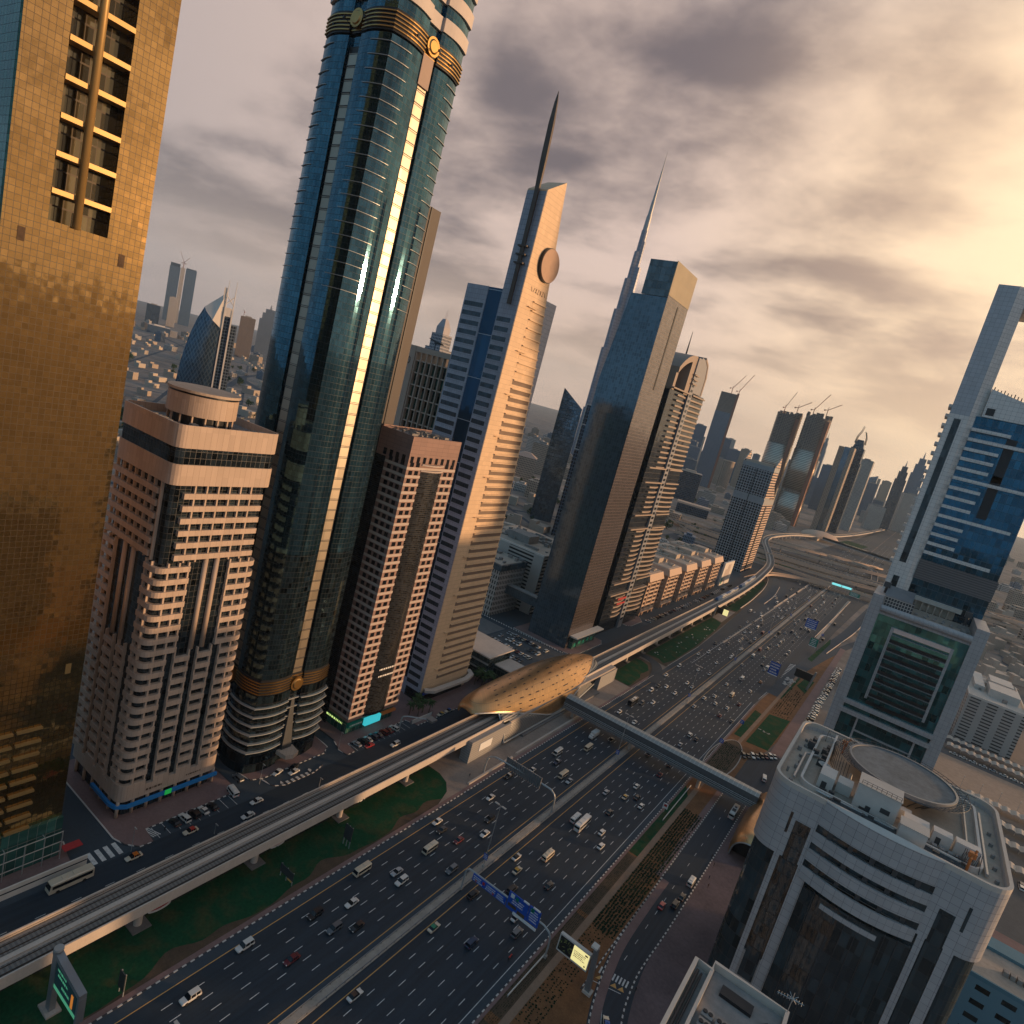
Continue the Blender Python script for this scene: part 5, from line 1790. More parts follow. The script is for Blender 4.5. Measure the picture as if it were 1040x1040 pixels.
def copy_thing(src, loc, label=None, rz=0, sc=1, group=None):
    r = src.copy(); col.objects.link(r)
    r.location = loc; r.rotation_euler = (0, 0, rz); r.scale = (sc, sc, sc)
    if label: r['label'] = label
    if group: r['group'] = group
    for ch in src.children:
        c = ch.copy(); col.objects.link(c); c.parent = r
        for g2 in ch.children:
            d = g2.copy(); col.objects.link(d); d.parent = c
    return r


tl = 'bushy dark tree among the villas of the plain'
tg = 'trees on the plain left of the blue lobed tower'
tree0 = make_tree((-640, 420, 0), tl, 9, 5.5, 320, 3, tg)
for k in range(150):
    dist = r_.uniform(600, 2200); az = r_.uniform(-66, -48)
    if k > 40: dist = r_.uniform(620, 900)
    
    copy_thing(tree0, (dist * math.sin(R(az)), dist * math.cos(R(az)), 0), tl, r_.random() * 6, r_.uniform(.7, 1.8), tg)

tl2, tg2 = 'bushy tree between the low blocks behind the left row of towers', 'trees between the low blocks behind the left row'
for k in range(110):
    dist = r_.uniform(480, 1700); az = r_.uniform(-36, -12)
    x, y = dist * math.sin(R(az)), dist * math.cos(R(az))
    if x > -225: continue
    copy_thing(tree0, (x, y, 0), tl2, r_.random() * 6, r_.uniform(.6, 1.3), tg2)
# ---------------------------------------------------------------- metro viaduct
VP = [(-120.9, -60), (-120.9, 50), (-121.2, 115), (-121.8, 210), (-123, 300), (-124.2, 385), (-127.4, 600), (-130.5, 700), (-137, 800), (-151, 925), (-184, 1060), (-206, 1145), (-217, 1230), (-214, 1340), (-204, 1430), (-178, 1553), (-150, 1800), (-131, 2098), (-110, 2600)]
vp = path_at(VP, 10)
t = thing('viaduct', 'long concrete metro viaduct with two tracks running beside the highway and curving away', 'viaduct', (-121, 0, 0))
stripes('sleeper_bed', (.125, .115, .107), (.19, .172, .155), .9, .5, 1, .9, .2)
b = MB(); b.beam(vp, -4.75, 4.75, 8.2, 9.5); b.build('deck', 'concrete', t)
b = MB(); b.beam(vp, -2.6, 2.6, 7.2, 8.19); b.build('girder', 'concrete_dark', t)
for w in (-4.98, 4.62):
    b = MB(); b.beam(vp, w, w + .34, 7.9, 10.75); b.build('parapet', 'concrete_light', t)
b = MB(); b.beam(vp, -3.9, -1.1, 9.502, 9.62); b.beam(vp, 1.1, 3.9, 9.502, 9.62); b.build('track_bed', 'sleeper_bed', t)
b = MB(); b.beam(vp, -.55, .55, 9.502, 9.95); b.build('walkway', 'concrete_light', t)
b = MB()
for w in (-3.35, -1.75, 1.65, 3.25): b.beam(vp, w, w + .12, 9.63, 9.82)
b.build('rail', 'rail', t)
b = MB()
for w in (-4.35, 4.25): b.beam(vp, w, w + .1, 9.9, 10.0); b.beam(vp, w, w + .08, 10.5, 10.58)
b.build('cable_rack', 'dark_steel', t)


def vx(y):
    for (x0, y0), (x1, y1) in zip(vp, vp[1:]):
        if y0 <= y <= y1: return x0 + (x1 - x0) * (y - y0) / (y1 - y0)
    return vp[-1][0]


ys = [-16, 16, 47.5, 79.2, 111, 142.2, 173.5] + [352 + 27.5 * k for k in range(42)]
for y in ys:
    x = vx(y)
    b = MB(); b.cyl(x, y, .1, 5.6, .95, n=14)
    b.prism([(x - .95, y - .9), (x + .95, y - .9), (x + .95, y + .9), (x - .95, y + .9)], 5.6, 7.2, [(x - 2.7, y - 1.1), (x + 2.7, y - 1.1), (x + 2.7, y + 1.1), (x - 2.7, y + 1.1)])
    b.build('pier', 'concrete_light', t)
    b = MB(); b.box(x - 2.4, x + 2.4, y - 2.2, y + 2.2, .05, .35); b.build('footing', 'concrete_dark', t)

# trains on the viaduct
plain('train_blue', (.05, .14, .30), .35, .2, var=.05)
plain('train_white', (.60, .60, .58), .35, .1, var=.05)


def train(y0, n, lane, lab):
    t = thing('train', lab, 'train', (vx(y0) + lane, y0, 9.8), 'metro trains on the viaduct')
    L = 15.5
    for k in range(n):
        ya, yb = y0 + k * (L + .6), y0 + k * (L + .6) + L
        xa, xb = vx(ya) + lane, vx(yb) + lane
        b = MB(); b.beam([(xa, ya), (xb, yb)], -1.3, 1.3, 10.0, 12.0); b.build('car_body', 'train_blue' if k == 0 else 'train_white', t)
        b = MB(); b.beam([(xa, ya + .5), (xb, yb - .5)], -1.33, 1.33, 10.9, 11.6); b.build('window_band', 'office_window', t)
        b = MB(); b.beam([(xa, ya + .2), (xb, yb - .2)], -1.05, 1.05, 12.001, 12.5); b.build('roof', 'train_blue' if k % 2 == 0 else 'train_white', t)


train(592, 5, -2.4, 'blue and white metro train on the viaduct, nearer the camera')
train(690, 5, -2.4, 'blue and white metro train on the viaduct, farther one with blue nose')

# ---------------------------------------------------------------- metro station
panel('bronze_shell', (.60, .345, .155), 1.6, 1.5, .04, .05, (.40, .24, .12), .30, .85, .06, bigvar=.08)
t = thing('metro_station', 'bronze clam-shaped metro station with small dark slots beside the highway', 'station', (-128, 285, 0))
SC, SY = (-130.2, 277.5), 64.5


def shell(u, a):
    """u along the road -1..1, a angle 0 (highway side) .. pi"""
    k = max(0, 1 - abs(u) ** 1.85)
    c = math.cos(a)
    w = (16.6 * k ** (.28 if u < 0 else .5)) if c > 0 else (14.4 * k ** .5)
    z0 = 2.2 + 9.0 * max(0, -u) ** 2.2 + 3.0 * max(0, u) ** 2
    return (SC[0] + w * c, SC[1] + SY * u, z0 + 14.0 * k ** .5 * max(0, math.sin(a)) ** .9)


LIP = [(-1, .78), (-.95, .74), (-.85, .65), (-.75, .57), (-.65, .48), (-.55, .39), (-.45, .29), (-.35, .19), (-.25, .08), (-.15, .01), (-.05, .03), (.05, .13), (.15, .26), (.25, .37), (.35, .48), (.45, .58), (.55, .68), (.65, .82), (.75, 1.0), (.85, 1.2), (1, 1.3)]


def lip_at(u):
    for (u0, l0), (u1, l1) in zip(LIP, LIP[1:]):
        if u0 <= u <= u1: return lerp(l0, l1, (u - u0) / (u1 - u0))
    return 1.3


def skirt_x(u):
    return -114.0 if u < .15 else lerp(-114.0, -119.5, (u - .15) / .75)


NU, NA = 72, 40
us = [-.985 + 1.97 * i / NU for i in range(NU + 1)]
b = MB()
vv = []
for u in us:
    # the highway-side lip swoops: high over the near tracks, lowest a little past the middle
    lip = lip_at(u)
    for j in range(NA + 1):
        a = lerp(lip, math.pi * 1.0, j / NA)
        vv.append(shell(u, a))
ff = []
for i in range(NU):
    for j in range(NA):
        ff.append((i * (NA + 1) + j, (i + 1) * (NA + 1) + j, (i + 1) * (NA + 1) + j + 1, i * (NA + 1) + j + 1))
b.add(vv, ff)
sh = b.build('shell', 'bronze_shell', t, True)
sol = sh.modifiers.new('thick', 'SOLIDIFY'); sol.thickness = .5; sol.offset = -1
# dark roof slots
r_ = random.Random(9)
b = MB()
rows = [(.55, 17), (.72, 13), (.9, 15), (1.1, 14), (1.3, 12), (1.5, 13), (1.75, 11), (2.0, 9)]
for a, n in rows:
    for k in range(n):
        u = -.78 + 1.56 * (k + r_.uniform(.1, .9)) / n
        if abs(u) > .80: continue
        if a < lip_at(u) + .08: continue
        du = r_.choice([.018, .03, .03, .045])
        q = []
        for uu, aa in ((u, a), (u + du, a), (u + du, a + .030), (u, a + .030)):
            p_ = Vector(shell(uu, aa)); c_ = Vector((SC[0], SC[1] + SY * uu, 2))
            q.append(tuple(p_ + (p_ - c_).normalized() * .09))
        b.quad(*q)
b.build('roof_slot', 'black_metal', t)
# grey ribbed skirt on the highway side
stripes('rib_skirt', (.30, .29, .275), (.075, .08, .085), .62, .55, 2, .45, .1, .35)
b = MB()
vv = []
NS = 60
for i in range(NS + 1):
    u = -.80 + 1.66 * i / NS
    p0 = Vector(shell(u, lip_at(u) + .02)) + Vector((-.25, 0, -.25))
    bulge = max(0, 1 - ((u + .10) / .92) ** 2)
    for j in range(9):
        f = j / 8
        x = lerp(p0.x, skirt_x(u), f ** .4)
        z = lerp(p0.z, 1.6 + 3.0 * max(0, u) ** 1.5, f)
        vv.append((x, SC[1] + SY * u, z))
ff = [(i * 9 + j, i * 9 + j + 1, (i + 1) * 9 + j + 1, (i + 1) * 9 + j) for i in range(NS) for j in range(8)]
b.add(vv, ff)
s2 = b.build('ribbed_skirt', 'rib_skirt', t, True)
sol = s2.modifiers.new('thick', 'SOLIDIFY'); sol.thickness = .35
b = MB()
lipp = []
for i in range(NS + 1):
    u = -.80 + 1.66 * i / NS
    bulge = max(0, 1 - ((u + .10) / .92) ** 2)
    lipp.append((skirt_x(u) + .2, SC[1] + SY * u, 1.6 + 3.0 * max(0, u) ** 1.5))
b.tube(lipp, .38, 6); b.build('skirt_rim', 'ledge_grey', t)
# rim along the lip and round the near opening
b = MB()
b.tube([tuple(Vector(shell(-.97 + 1.92 * i / 70, lip_at(-.97 + 1.92 * i / 70))) + Vector((.1, 0, -.1))) for i in range(71)], .3, 6); b.build('shell_rim', 'ledge_grey', t)
b = MB()
b.tube([(-114, SC[1] - SY * .80, 1.6), (-115.2, SC[1] - SY * .80, 7.0), tuple(shell(-.80, .61))], .34, 6); b.build('opening_rim', 'ledge_grey', t)
emit('station_lit', (1.0, .42, .10), 1.1)
b = MB(); b.box(-116.9, -116.6, 246, 262, 7.2, 8.6); b.build('lit_window', 'station_lit', t)
b = MB(); b.box(-128.5, -117.5, 236, 330, 1.0, 8.0); b.build('concourse', 'office_window', t)
b = MB(); b.box(-135, -112.5, 240, 318, .12, 1.0); b.build('plinth', 'concrete_dark', t)
b = MB()
stripes('grey_boards', (.30, .29, .28), (.235, .23, .225), 1.0, .5, 2, .7, .1)
b.box(-119.0, -114.6, 202, 230, .1, 9.4); b.build('plant_room', 'grey_boards', t)
b = MB(); b.box(-114.58, -114.4, 208, 216.5, 3.6, 7.0); b.build('poster', 'sign_white', t)
b = MB(); b.box(-118.5, -115.0, 320, 342, .1, 8.2); b.build('plant_room', 'grey_boards', t)
b = MB(); b.box(-130, -115.5, 226, 340, 8.3, 9.4); b.build('platform', 'concrete', t)

# footbridge over the highway
stripes('bridge_roof', (.50, .48, .43), (.34, .33, .30), 1.9, .88, 0, .5, .1, .25)
stripes('bridge_glass', (.075, .085, .095), (.16, .17, .175), 1.9, .86, 0, .25, .2, .4)
t = thing('footbridge', 'enclosed grey footbridge crossing the highway from station to east pod', 'bridge', (-70, 279, 0))
XA, XB = -113.0, -19.5
sec = [(-3.3, 0), (-3.5, 2.6), (-2.8, 4.4), (-1.2, 5.4), (1.2, 5.4), (2.8, 4.4), (3.5, 2.6), (3.3, 0)]
def zb(x): return lerp(4.9, 6.6, (x - XA) / (XB - XA))
def seg(i0, i1, out=0.0, thick=.15):
    mb = MB(); pts = sec[i0:i1 + 1]
    rg = []
    for x in (XA, XB):
        ring = [(x, 279 + y * (1 + out / 3), zb(x) + z + (out if z > 3 else 0)) for y, z in pts]
        inner = [(x, 279 + y * (1 + (out - thick) / 3), zb(x) + z - (thick if z > 3 else 0)) for y, z in reversed(pts)]
        rg.append(ring + inner)
    return mb.rings(rg)
seg(2, 5).build('roof', 'bridge_roof', t)
seg(0, 1).build('glazing', 'bridge_glass', t)
seg(1, 2, -.02).build('clerestory', 'dark_steel', t)
seg(6, 7).build('glazing', 'bridge_glass', t)
seg(5, 6, -.02).build('clerestory', 'dark_steel', t)
b = MB(); b.rings([[(x, 279 - 3.6, zb(x) - .9), (x, 279 - 3.6, zb(x) - .01), (x, 279 + 3.6, zb(x) - .01), (x, 279 + 3.6, zb(x) - .9)] for x in (XA, XB)]); b.build('deck', 'steel', t)
for z in (.35, 1.15, 1.9):
    b = MB()
    for sy in (-1, 1):
        b.tube([(XA, 279 + sy * 3.62, zb(XA) + z), (XB, 279 + sy * 3.62, zb(XB) + z)], .11, 4)
    b.build('side_rail', 'ledge_grey', t)
for x in (-108.6, -77.2, -43.8):
    b = MB(); b.cyl(x, 279, .1, zb(x) - 2.3, .8, n=10)
    b.prism([(x - .8, 278.2), (x + .8, 278.2), (x + .8, 279.8), (x - .8, 279.8)], zb(x) - 2.3, zb(x) - .91, [(x - 1.0, 275.8), (x + 1.0, 275.8), (x + 1.0, 282.2), (x - 1.0, 282.2)])
    b.build('pier', 'concrete_light', t)
# golden entrance pod
t = thing('station_entrance', 'golden half-barrel station entrance at the east end of the footbridge', 'station entrance', (-15, 265, 0))
b = MB(); rg = []
for y, s_ in ((246, .82), (250, .93), (262, 1.0), (278, 1.0), (290, .9)):
    rg.append([(-14.2 + 7.6 * s_ * math.cos(math.pi * k / 14), y - (2.6 if y < 248 else 0) * math.sin(math.pi * k / 14), 10.6 * s_ * math.sin(math.pi * k / 14) ** .8 + .1) for k in range(15)])
b.rings(rg, caps=False, closed=False); o = b.build('shell', 'bronze_shell', t, True); sol = o.modifiers.new('thick', 'SOLIDIFY'); sol.thickness = .4
b = MB(); b.tube([(p[0], p[1] - .1, p[2]) for p in rg[0]], .3, 6); b.build('rim', 'ledge_grey', t)
b = MB(); b.box(-20, -8.5, 249, 289, .1, 6); b.build('glazing', 'black_metal', t)

# ---------------------------------------------------------------- interchange
def flyover(lab, path, w, zt, piers, mt='concrete'):
    t = thing('flyover', lab, 'flyover', (path[0][0], path[0][1], 0), 'flyovers of the interchange')
    pp = path_at(path, 8)
    zz = [p[2] if len(p) > 2 else zt for p in pp]
    p2 = [(p[0], p[1]) for p in pp]
    b = MB(); b.beam(p2, -w / 2, w / 2, [z - 1.6 for z in zz], zz); b.build('deck', mt, t)
    b = MB(); b.beam(p2, -w / 2 + .6, w / 2 - .6, [z + .002 for z in zz], [z + .05 for z in zz]); b.build('carriageway', 'asphalt', t)
    for s_ in (-1, 1):
        b = MB(); e = s_ * w / 2; b.beam(p2, e - .35, e + .35, [z - 1.6 for z in zz], [z + 1.25 for z in zz]); b.build('parapet', 'apt_cornice', t)  # warm parapet colour paints in the low sun on the edges
    for x, y in piers:
        b = MB(); b.cyl(x, y, 0, zt - 1.6, 1.1, n=10); b.build('pier', 'concrete', t)
    return p2, zz


FL = []
FL.append(flyover('nearest flyover crossing the highway, carrying the bright blue lit sign', [(-290, 925), (-200, 930), (-149, 934), (-77, 944), (-26, 957), (60, 985), (160, 1030)], 9, 7.4, [(-150, 934), (-100, 941), (-77, 945), (-47, 952), (-20, 959)]))
FL.append(flyover('second flyover behind the lit sign, joined by a ramp at its right', [(-300, 965), (-200, 972), (-150, 981), (-77, 1005), (-26, 1038), (60, 1095), (150, 1140)], 12, 7.4, [(-150, 981), (-100, 997), (-77, 1006), (-50, 1022)]))
FL.append(flyover('third and widest flyover of the interchange', [(-330, 1040), (-240, 1048), (-170, 1058), (-77, 1080), (-26, 1105), (60, 1160), (160, 1230)], 20, 7.8, [(-170, 1058), (-120, 1068), (-77, 1080), (-40, 1098)]))
FL.append(flyover('fourth flyover, farthest straight one of the interchange', [(-360, 1130), (-260, 1136), (-180, 1150), (-77, 1190), (0, 1250), (90, 1340)], 12, 8.2, [(-180, 1150), (-120, 1172), (-77, 1190)]))
FL.append(flyover('curved ramp looping down to the highway beyond the flyovers', [(-230, 1180, 8), (-150, 1230, 8), (-90, 1290, 7.5), (-48, 1270, 7), (-38, 1190, 5), (-34, 1100, 2.4)], 9, 7, [(-150, 1230), (-90, 1290)]))
FL.append(flyover('long flyover running away left of the gridded tower', [(-330, 1000, 6), (-430, 1120, 7), (-520, 1290, 7), (-590, 1500, 6)], 16, 7, [(-430, 1120), (-480, 1210)]))
FL.append(flyover('narrow ramp beside the long flyover left of the gridded tower', [(-290, 1010, 3), (-380, 1110, 6), (-470, 1280, 6), (-540, 1480, 5)], 9, 6, [(-380, 1110)]))
FL.append(flyover('slim flyover between the second and widest flyovers', [(-300, 1000), (-200, 1008), (-150, 1015), (-77, 1042), (-26, 1070), (60, 1128), (150, 1180)], 7, 9.6, [(-150, 1015), (-77, 1042)]))
FL.append(flyover('low ramp falling from the nearest flyover towards the service road', [(-77, 930, 6.6), (-110, 912, 5.6), (-138, 880, 4), (-146, 840, 2), (-150, 800, .8)], 7, 6, [(-110, 912)]))
FL.append(flyover('farthest curved ramp climbing left behind the straight flyovers', [(-40, 1380, 2), (-77, 1300, 7), (-130, 1255, 8), (-220, 1240, 8), (-330, 1260, 7)], 9, 7, [(-130, 1255), (-220, 1240)]))
g = MB()
g.poly([(-300, 905), (-155, 905), (-110, 1000), (-110, 1250), (-300, 1300)], .045)
struct('interchange_ground', g, 'asphalt_old')
g = MB()
for q_ in ([(-290, 940), (-215, 944), (-160, 950), (-150, 968), (-290, 960)], [(-280, 985), (-160, 992), (-120, 1005), (-190, 1012), (-280, 1004)], [(-290, 1075), (-190, 1088), (-130, 1100), (-180, 1120), (-290, 1118)], [(-280, 1160), (-200, 1172), (-160, 1205), (-280, 1220)]):
    g.poly(q_, .06)
g.poly([(-20, 960), (30, 985), (30, 1040), (-10, 1020)], .06); g.poly([(-14, 1120), (40, 1160), (40, 1260), (-6, 1230)], .06)
struct('interchange_soil', g, 'dirt')
g = MB()
for k in range(26):
    for x_ in (-112, -104, -66, -56, -46):
        y_ = 1130 + 34 * k
        g.poly([(x_ - .25, y_), (x_ + .25, y_), (x_ + .25, y_ + 12), (x_ - .25, y_ + 12)], .07)
struct('far_lane_line', g, 'white_paint')
g = MB()
g.poly([(-185, 995), (-140, 1006), (-120, 1030), (-180, 1038)], .10); g.poly([(-140, 1100), (-110, 1108), (-104, 1150), (-150, 1140)], .10)
g.poly([(-44, 1000), (-36, 1010), (-30, 1028), (-44, 1020)], .10); g.poly([(-25, 1130), (-12, 1140), (-8, 1190), (-22, 1180)], .10)
g.poly([(-148, 1660), (-100, 1660), (-92, 1790), (-140, 1790)], .10)
tag(g.build('grass', 'lawn'), kind='stuff')
emit('sign_cyan_lit', (.22, .78, .80), .9)
t = thing('lit_sign', 'long bright turquoise lit sign fixed across the nearest flyover', 'sign', (-62, 946, 0))
b = MB(); b.rings([[(x, y, z) for z in (8.3, 11.0) for y in ((yy, yy - .4) if z < 9 else (yy - .4, yy))] for x, yy in ((-73, 939.6), (-50, 945.2))]); b.build('panel', 'sign_cyan_lit', t)
b = MB()
for (x0, x1) in ((-74.2, -73.02), (-62, -61.2), (-49.98, -48.6)):
    b.box(x0, x1, 938.6 + (x0 + 74) * .24, 939.5 + (x0 + 74) * .24, 8.2, 11.1)
b.build('end_cap', 'sign_white', t)
# second station
t = thing('metro_station', 'small far bronze shell metro station beyond the interchange', 'station', (-176, 1553, 0))
b = MB(); rg = []
for i in range(21):
    u = -.97 + 1.94 * i / 20
    w, h = 16 * (1 - u * u) ** .5, 15 * (1 - u * u) ** .5
    rg.append([(-176 + 40 * u * .9 + w * .3 * math.cos(math.pi * k / 14), 1553 + 48 * u * .6 - w * math.cos(math.pi * k / 14), 7 + h * math.sin(math.pi * k / 14)) for k in range(15)])
b.rings(rg, caps=False, closed=False); b.build('shell', 'apt_cornice', t, True)
b = MB(); b.box(-196, -176, 1534, 1566, 0, 9); b.build('concourse', 'concrete_light', t)
t = thing('footbridge', 'distant dark footbridge from the far station across the highway', 'bridge', (-100, 1520, 0))
b = MB(); b.beam([(-166, 1535), (40, 1500)], -4, 4, 7, 9); b.build('deck', 'steel', t)
b = MB(); b.beam([(-166, 1535), (40, 1500)], -4, 4, 9.01, 13); b.build('glazing', 'office_window', t)
for x in (-110, -60, -10):
    b = MB(); b.cyl(x, 1535 - (x + 166) * .17, 0, 7, 1.2); b.build('pier', 'concrete', t)
# ---------------------------------------------------------------- east side buildings
panel('grey_tile', (.39, .38, .375), 1.85, 1.85, .03, .035, (.11, .11, .12), .5, .05, .06, bigvar=.06)
panel('grey_tile_warm', (.30, .27, .25), 1.85, 1.85, .03, .035, (.13, .12, .115), .55, .0, .06, bigvar=.08)
glass('dark_glass', (.030, .045, .052), 1.9, 3.6, .05, .05, (.022, .03, .035), .5, .06, .12, .02, .015, dark=0)
plain('parapet_cream', (.50, .45, .39), .7, var=.12)
plain('deck_board', (.30, .25, .20), .8, var=.25, scale=.4, fine=2)
plain('helipad', (.155, .165, .165), .85, var=.5, scale=.22, fine=1.0)
plain('plant_white', (.55, .51, .46), .6, var=.15)
plain('pale_metal', (.62, .60, .62), .30, .7, var=.04)  # pale metallic finish for the lintel

t = thing('office_tower', 'grey tiled office building with a round helipad on its roof', 'building', (14, 186, 0))
X0, X1, Y0, Y1, RZ = -10.6, 38.6, 165.0, 213.0, 72.6
RR = 5.2
out = rc(X0, X1, Y0, Y1, RR, 8)
b = MB(); b.prism(rc(X0 + .6, X1 - .6, Y0 + .6, Y1 - .6, RR - .5, 8), 0, RZ - 8); b.build('glass_wall', 'dark_glass', t)
# tiled skin: upper ring and piers, standing proud of the glass
def arcp(x0, x1, y0, y1, r, a0, a1, n=6):
    cx_, cy_ = (x0 + r if a0 in (180, 90) else x1 - r), (y0 + r if a0 in (180, 270) else y1 - r)
    return [(cx_ + r * math.cos(R(lerp(a0, a1, k / n))), cy_ + r * math.sin(R(lerp(a0, a1, k / n)))) for k in range(n + 1)]
full = arcp(X0, X1, Y0, Y1, RR, 180, 270, 8) + arcp(X0, X1, Y0, Y1, RR, 270, 360, 8) + arcp(X0, X1, Y0, Y1, RR, 0, 90, 8) + arcp(X0, X1, Y0, Y1, RR, 90, 180, 8)
full.append(full[0])
b = MB(); b.beam(full, -.8, 0, 54.5, RZ - 1.2); b.build('upper_wall', 'grey_tile', t)
b = MB(); b.beam(full, -.75, .02, RZ - 1.19, RZ); b.build('parapet', 'parapet_cream', t)
b = MB()
for x0_, x1_ in ((-4.5, -3.2), (1.2, 3.6), (26.6, 28.0), (31.4, 33.4)):
    b.box(x0_, x1_, Y0 - .01, Y0 + .8, 0, 54.5)
b.build('pier', 'grey_tile', t)
b = MB(); b.box(-3.2, 1.2, Y0 + .02, Y0 + .7, 0, 27); b.build('lower_infill', 'grey_tile_warm', t)
# long vertical windows cut into the upper ring
MB().box(-2.6, .9, Y0 - .06, Y0 - .012, 20, 64.5).build('tall_window', 'dark_glass', t); MB().box(28.2, 31.2, Y0 - .06, Y0 - .012, 20, 62.5).build('tall_window', 'dark_glass', t)
MB().box(-4.1, -3.5, Y0 - .05, Y0 - .012, 60.5, 66).build('slit_window', 'dark_glass', t); MB().box(32.6, 33.2, Y0 - .05, Y0 - .012, 60, 66).build('slit_window', 'dark_glass', t)
# bowed bay in the middle: four sweeping balconies
def bow(x, d): return Y0 - d * max(0, 1 - ((x - 14.0) / 12.6) ** 2)
def bowpath(d, n=16, x0=1.9, x1=26.1): return [(lerp(x0, x1, k / n), bow(lerp(x0, x1, k / n), d)) for k in range(n + 1)]
b = MB(); b.beam(bowpath(2.4), -1.6, 0, 66.4, RZ - .2); b.build('bow_parapet', 'grey_tile', t)
b = MB()
nn = 16
top = bowpath(2.42)
vv = []
for k in range(nn + 1):
    f = math.sin(math.pi * k / nn)
    vv += [(top[k][0], top[k][1] - .03, RZ - .15 + .0), (top[k][0], top[k][1] + 1.0 * f, RZ + .05 + .9 * f)]
b.add(vv, [(2 * k, 2 * k + 2, 2 * k + 3, 2 * k + 1) for k in range(nn)]); b.build('bow_cap', 'plant_white', t)
for i, (za, zb_) in enumerate(((61.6, 64.4), (57.0, 59.9), (52.2, 55.2))):
    b = MB(); b.beam(bowpath(2.5 + .25 * i), -.7, 0, za, zb_); b.build('balcony', 'grey_tile', t)
    b = MB(); b.beam(bowpath(1.0), -.3, 0, zb_, zb_ + 2.1); b.build('balcony_glass', 'dark_glass', t)
    b = MB(); 
    for k in (2, 5, 8, 11, 14):
        p_ = bowpath(2.2)[k]; b.box(p_[0] - .5, p_[0] + .5, p_[1] + .2, p_[1] + .9, zb_, zb_ + 1.9)
    b.build('balcony_post', 'dark_steel', t)
b = MB(); b.beam(bowpath(2.0, 16, 3.7, 26.4), -1.2, 0, 0, 51); b.build('bow_glass', 'dark_glass', t)
b = MB()
for k in range(1, 9):
    x = lerp(3.7, 26.4, k / 9); y = bow(x, 2.0)
    b.box(x - .07, x + .07, y - .18, y + .02, 0, 51.2)
b.build('mullion', 'dark_steel', t)
b = MB(); b.beam(bowpath(2.3, 16, 8.0, 20), -.4, 0, 48.6, 49.8); b.build('bow_lintel', 'grey_tile', t)
# roof
b = MB(); b.prism(rc(X0 + .8, X1 - .8, Y0 + .8, Y1 - .8, RR - .8, 8), RZ - 2.6, RZ - 2.2); b.build('roof', 'roof_tan', t)
b = MB(); b.box(X0 + 8.5, X1 - 8, Y0 + 9, Y1 - 5, RZ - 2.199, RZ - 2.05); b.build('roof_deck', 'deck_board', t)
b = MB()
inner = rc(X0 + 5.6, X1 - 5.2, Y0 + 6.2, Y1 - 4, 3, 5)
b.beam(inner + [inner[0]], -.3, .3, RZ - 2.198, RZ - .9); b.build('inner_kerb', 'plant_white', t)
b = MB(); b.box(X0 + 9.2, X0 + 9.7, Y0 + 12, Y1 - 6, RZ - 2.2, RZ + 1.4); b.build('screen_wall', 'plant_white', t)
hx, hy, hr = 15.4, 195.6, 12.4
b = MB(); b.cyl(hx, hy, RZ + 2.2, RZ + 3.0, hr, n=56); b.build('helipad', 'helipad', t)
b = MB()
rim = [(hx + (hr + .1) * math.cos(2 * math.pi * k / 56), hy + (hr + .1) * math.sin(2 * math.pi * k / 56)) for k in range(57)]
b.beam(rim, -.28, .28, RZ + 2.1, RZ + 3.35); b.build('helipad_rim', 'steel', t)
b = MB()
for k in range(64):
    a = 2 * math.pi * k / 64
    b.tube([(hx + (hr + .2) * math.cos(a), hy + (hr + .2) * math.sin(a), RZ + 2.4), (hx + (hr + 3.0) * math.cos(a), hy + (hr + 3.0) * math.sin(a), RZ + 3.2)], .07, 4)
for rr_, z_ in ((1.1, 2.7), (2.0, 2.95), (3.0, 3.2)):
    b.tube([(hx + (hr + rr_) * math.cos(2 * math.pi * k / 48), hy + (hr + rr_) * math.sin(2 * math.pi * k / 48), RZ + z_) for k in range(49)], .07, 4)
b.build('safety_net', 'dark_steel', t)
b = MB()
for k in range(22):
    a = 2 * math.pi * k / 22
    p0 = (hx + (hr - 1) * math.cos(a), hy + (hr - 1) * math.sin(a)); p1 = (hx + (hr - 5) * math.cos(a), hy + (hr - 5) * math.sin(a))
    b.tube([(*p0, RZ + 2.1), (*p1, RZ - 1.9)], .14, 5)
b.build('helipad_truss', 'dark_steel', t)
r_ = random.Random(15)
b = MB(); b.box(6.8, 15.8, 172.5, 179.4, RZ - 2.0, RZ + 4.6); b.build('lift_house', 'plant_white', t)
b = MB(); b.box(16.6, 22.0, 167.4, 171.6, RZ - 2.0, RZ + 2.2); b.build('plant_box', 'plant_white', t)
for q_ in ((17.4, 22.6, 175.4, 178.6, .9), (23.4, 27.2, 175.0, 178.0, 1.2), (27.8, 32.6, 174.6, 177.4, 1.4), (-1.5, 2.0, 174.5, 180.8, 1.6), (2.6, 6.0, 177, 181.6, .6), (16.2, 19.0, 180.0, 182.2, .2)):
    MB().box(q_[0], q_[1], q_[2], q_[3], RZ - 2, RZ + q_[4]).build('plant_box', 'plant_white', t)
b = MB(); b.box(6.6, 16.0, 172.3, 179.6, RZ + 4.61, RZ + 4.75); b.box(16.4, 22.2, 167.2, 171.8, RZ + 2.21, RZ + 2.35); b.build('plant_lid', 'parapet_cream', t)
b = MB(); b.box(9.5, 10.6, 172.44, 172.49, RZ - 2, RZ + .2); b.box(12.4, 14.4, 172.44, 172.49, RZ + .2, RZ + 1.4); b.box(24.2, 25.2, 174.94, 174.99, RZ - 1.8, RZ + .1); b.box(-.6, .6, 174.44, 174.49, RZ - 2, RZ); b.build('door', 'dark_steel', t)
b = MB()
for k in range(9):
    x = 17.2 + 1.6 * k
    b.box(x, x + 1.1, 172.4, 173.6, RZ - 2.1, RZ - .9)
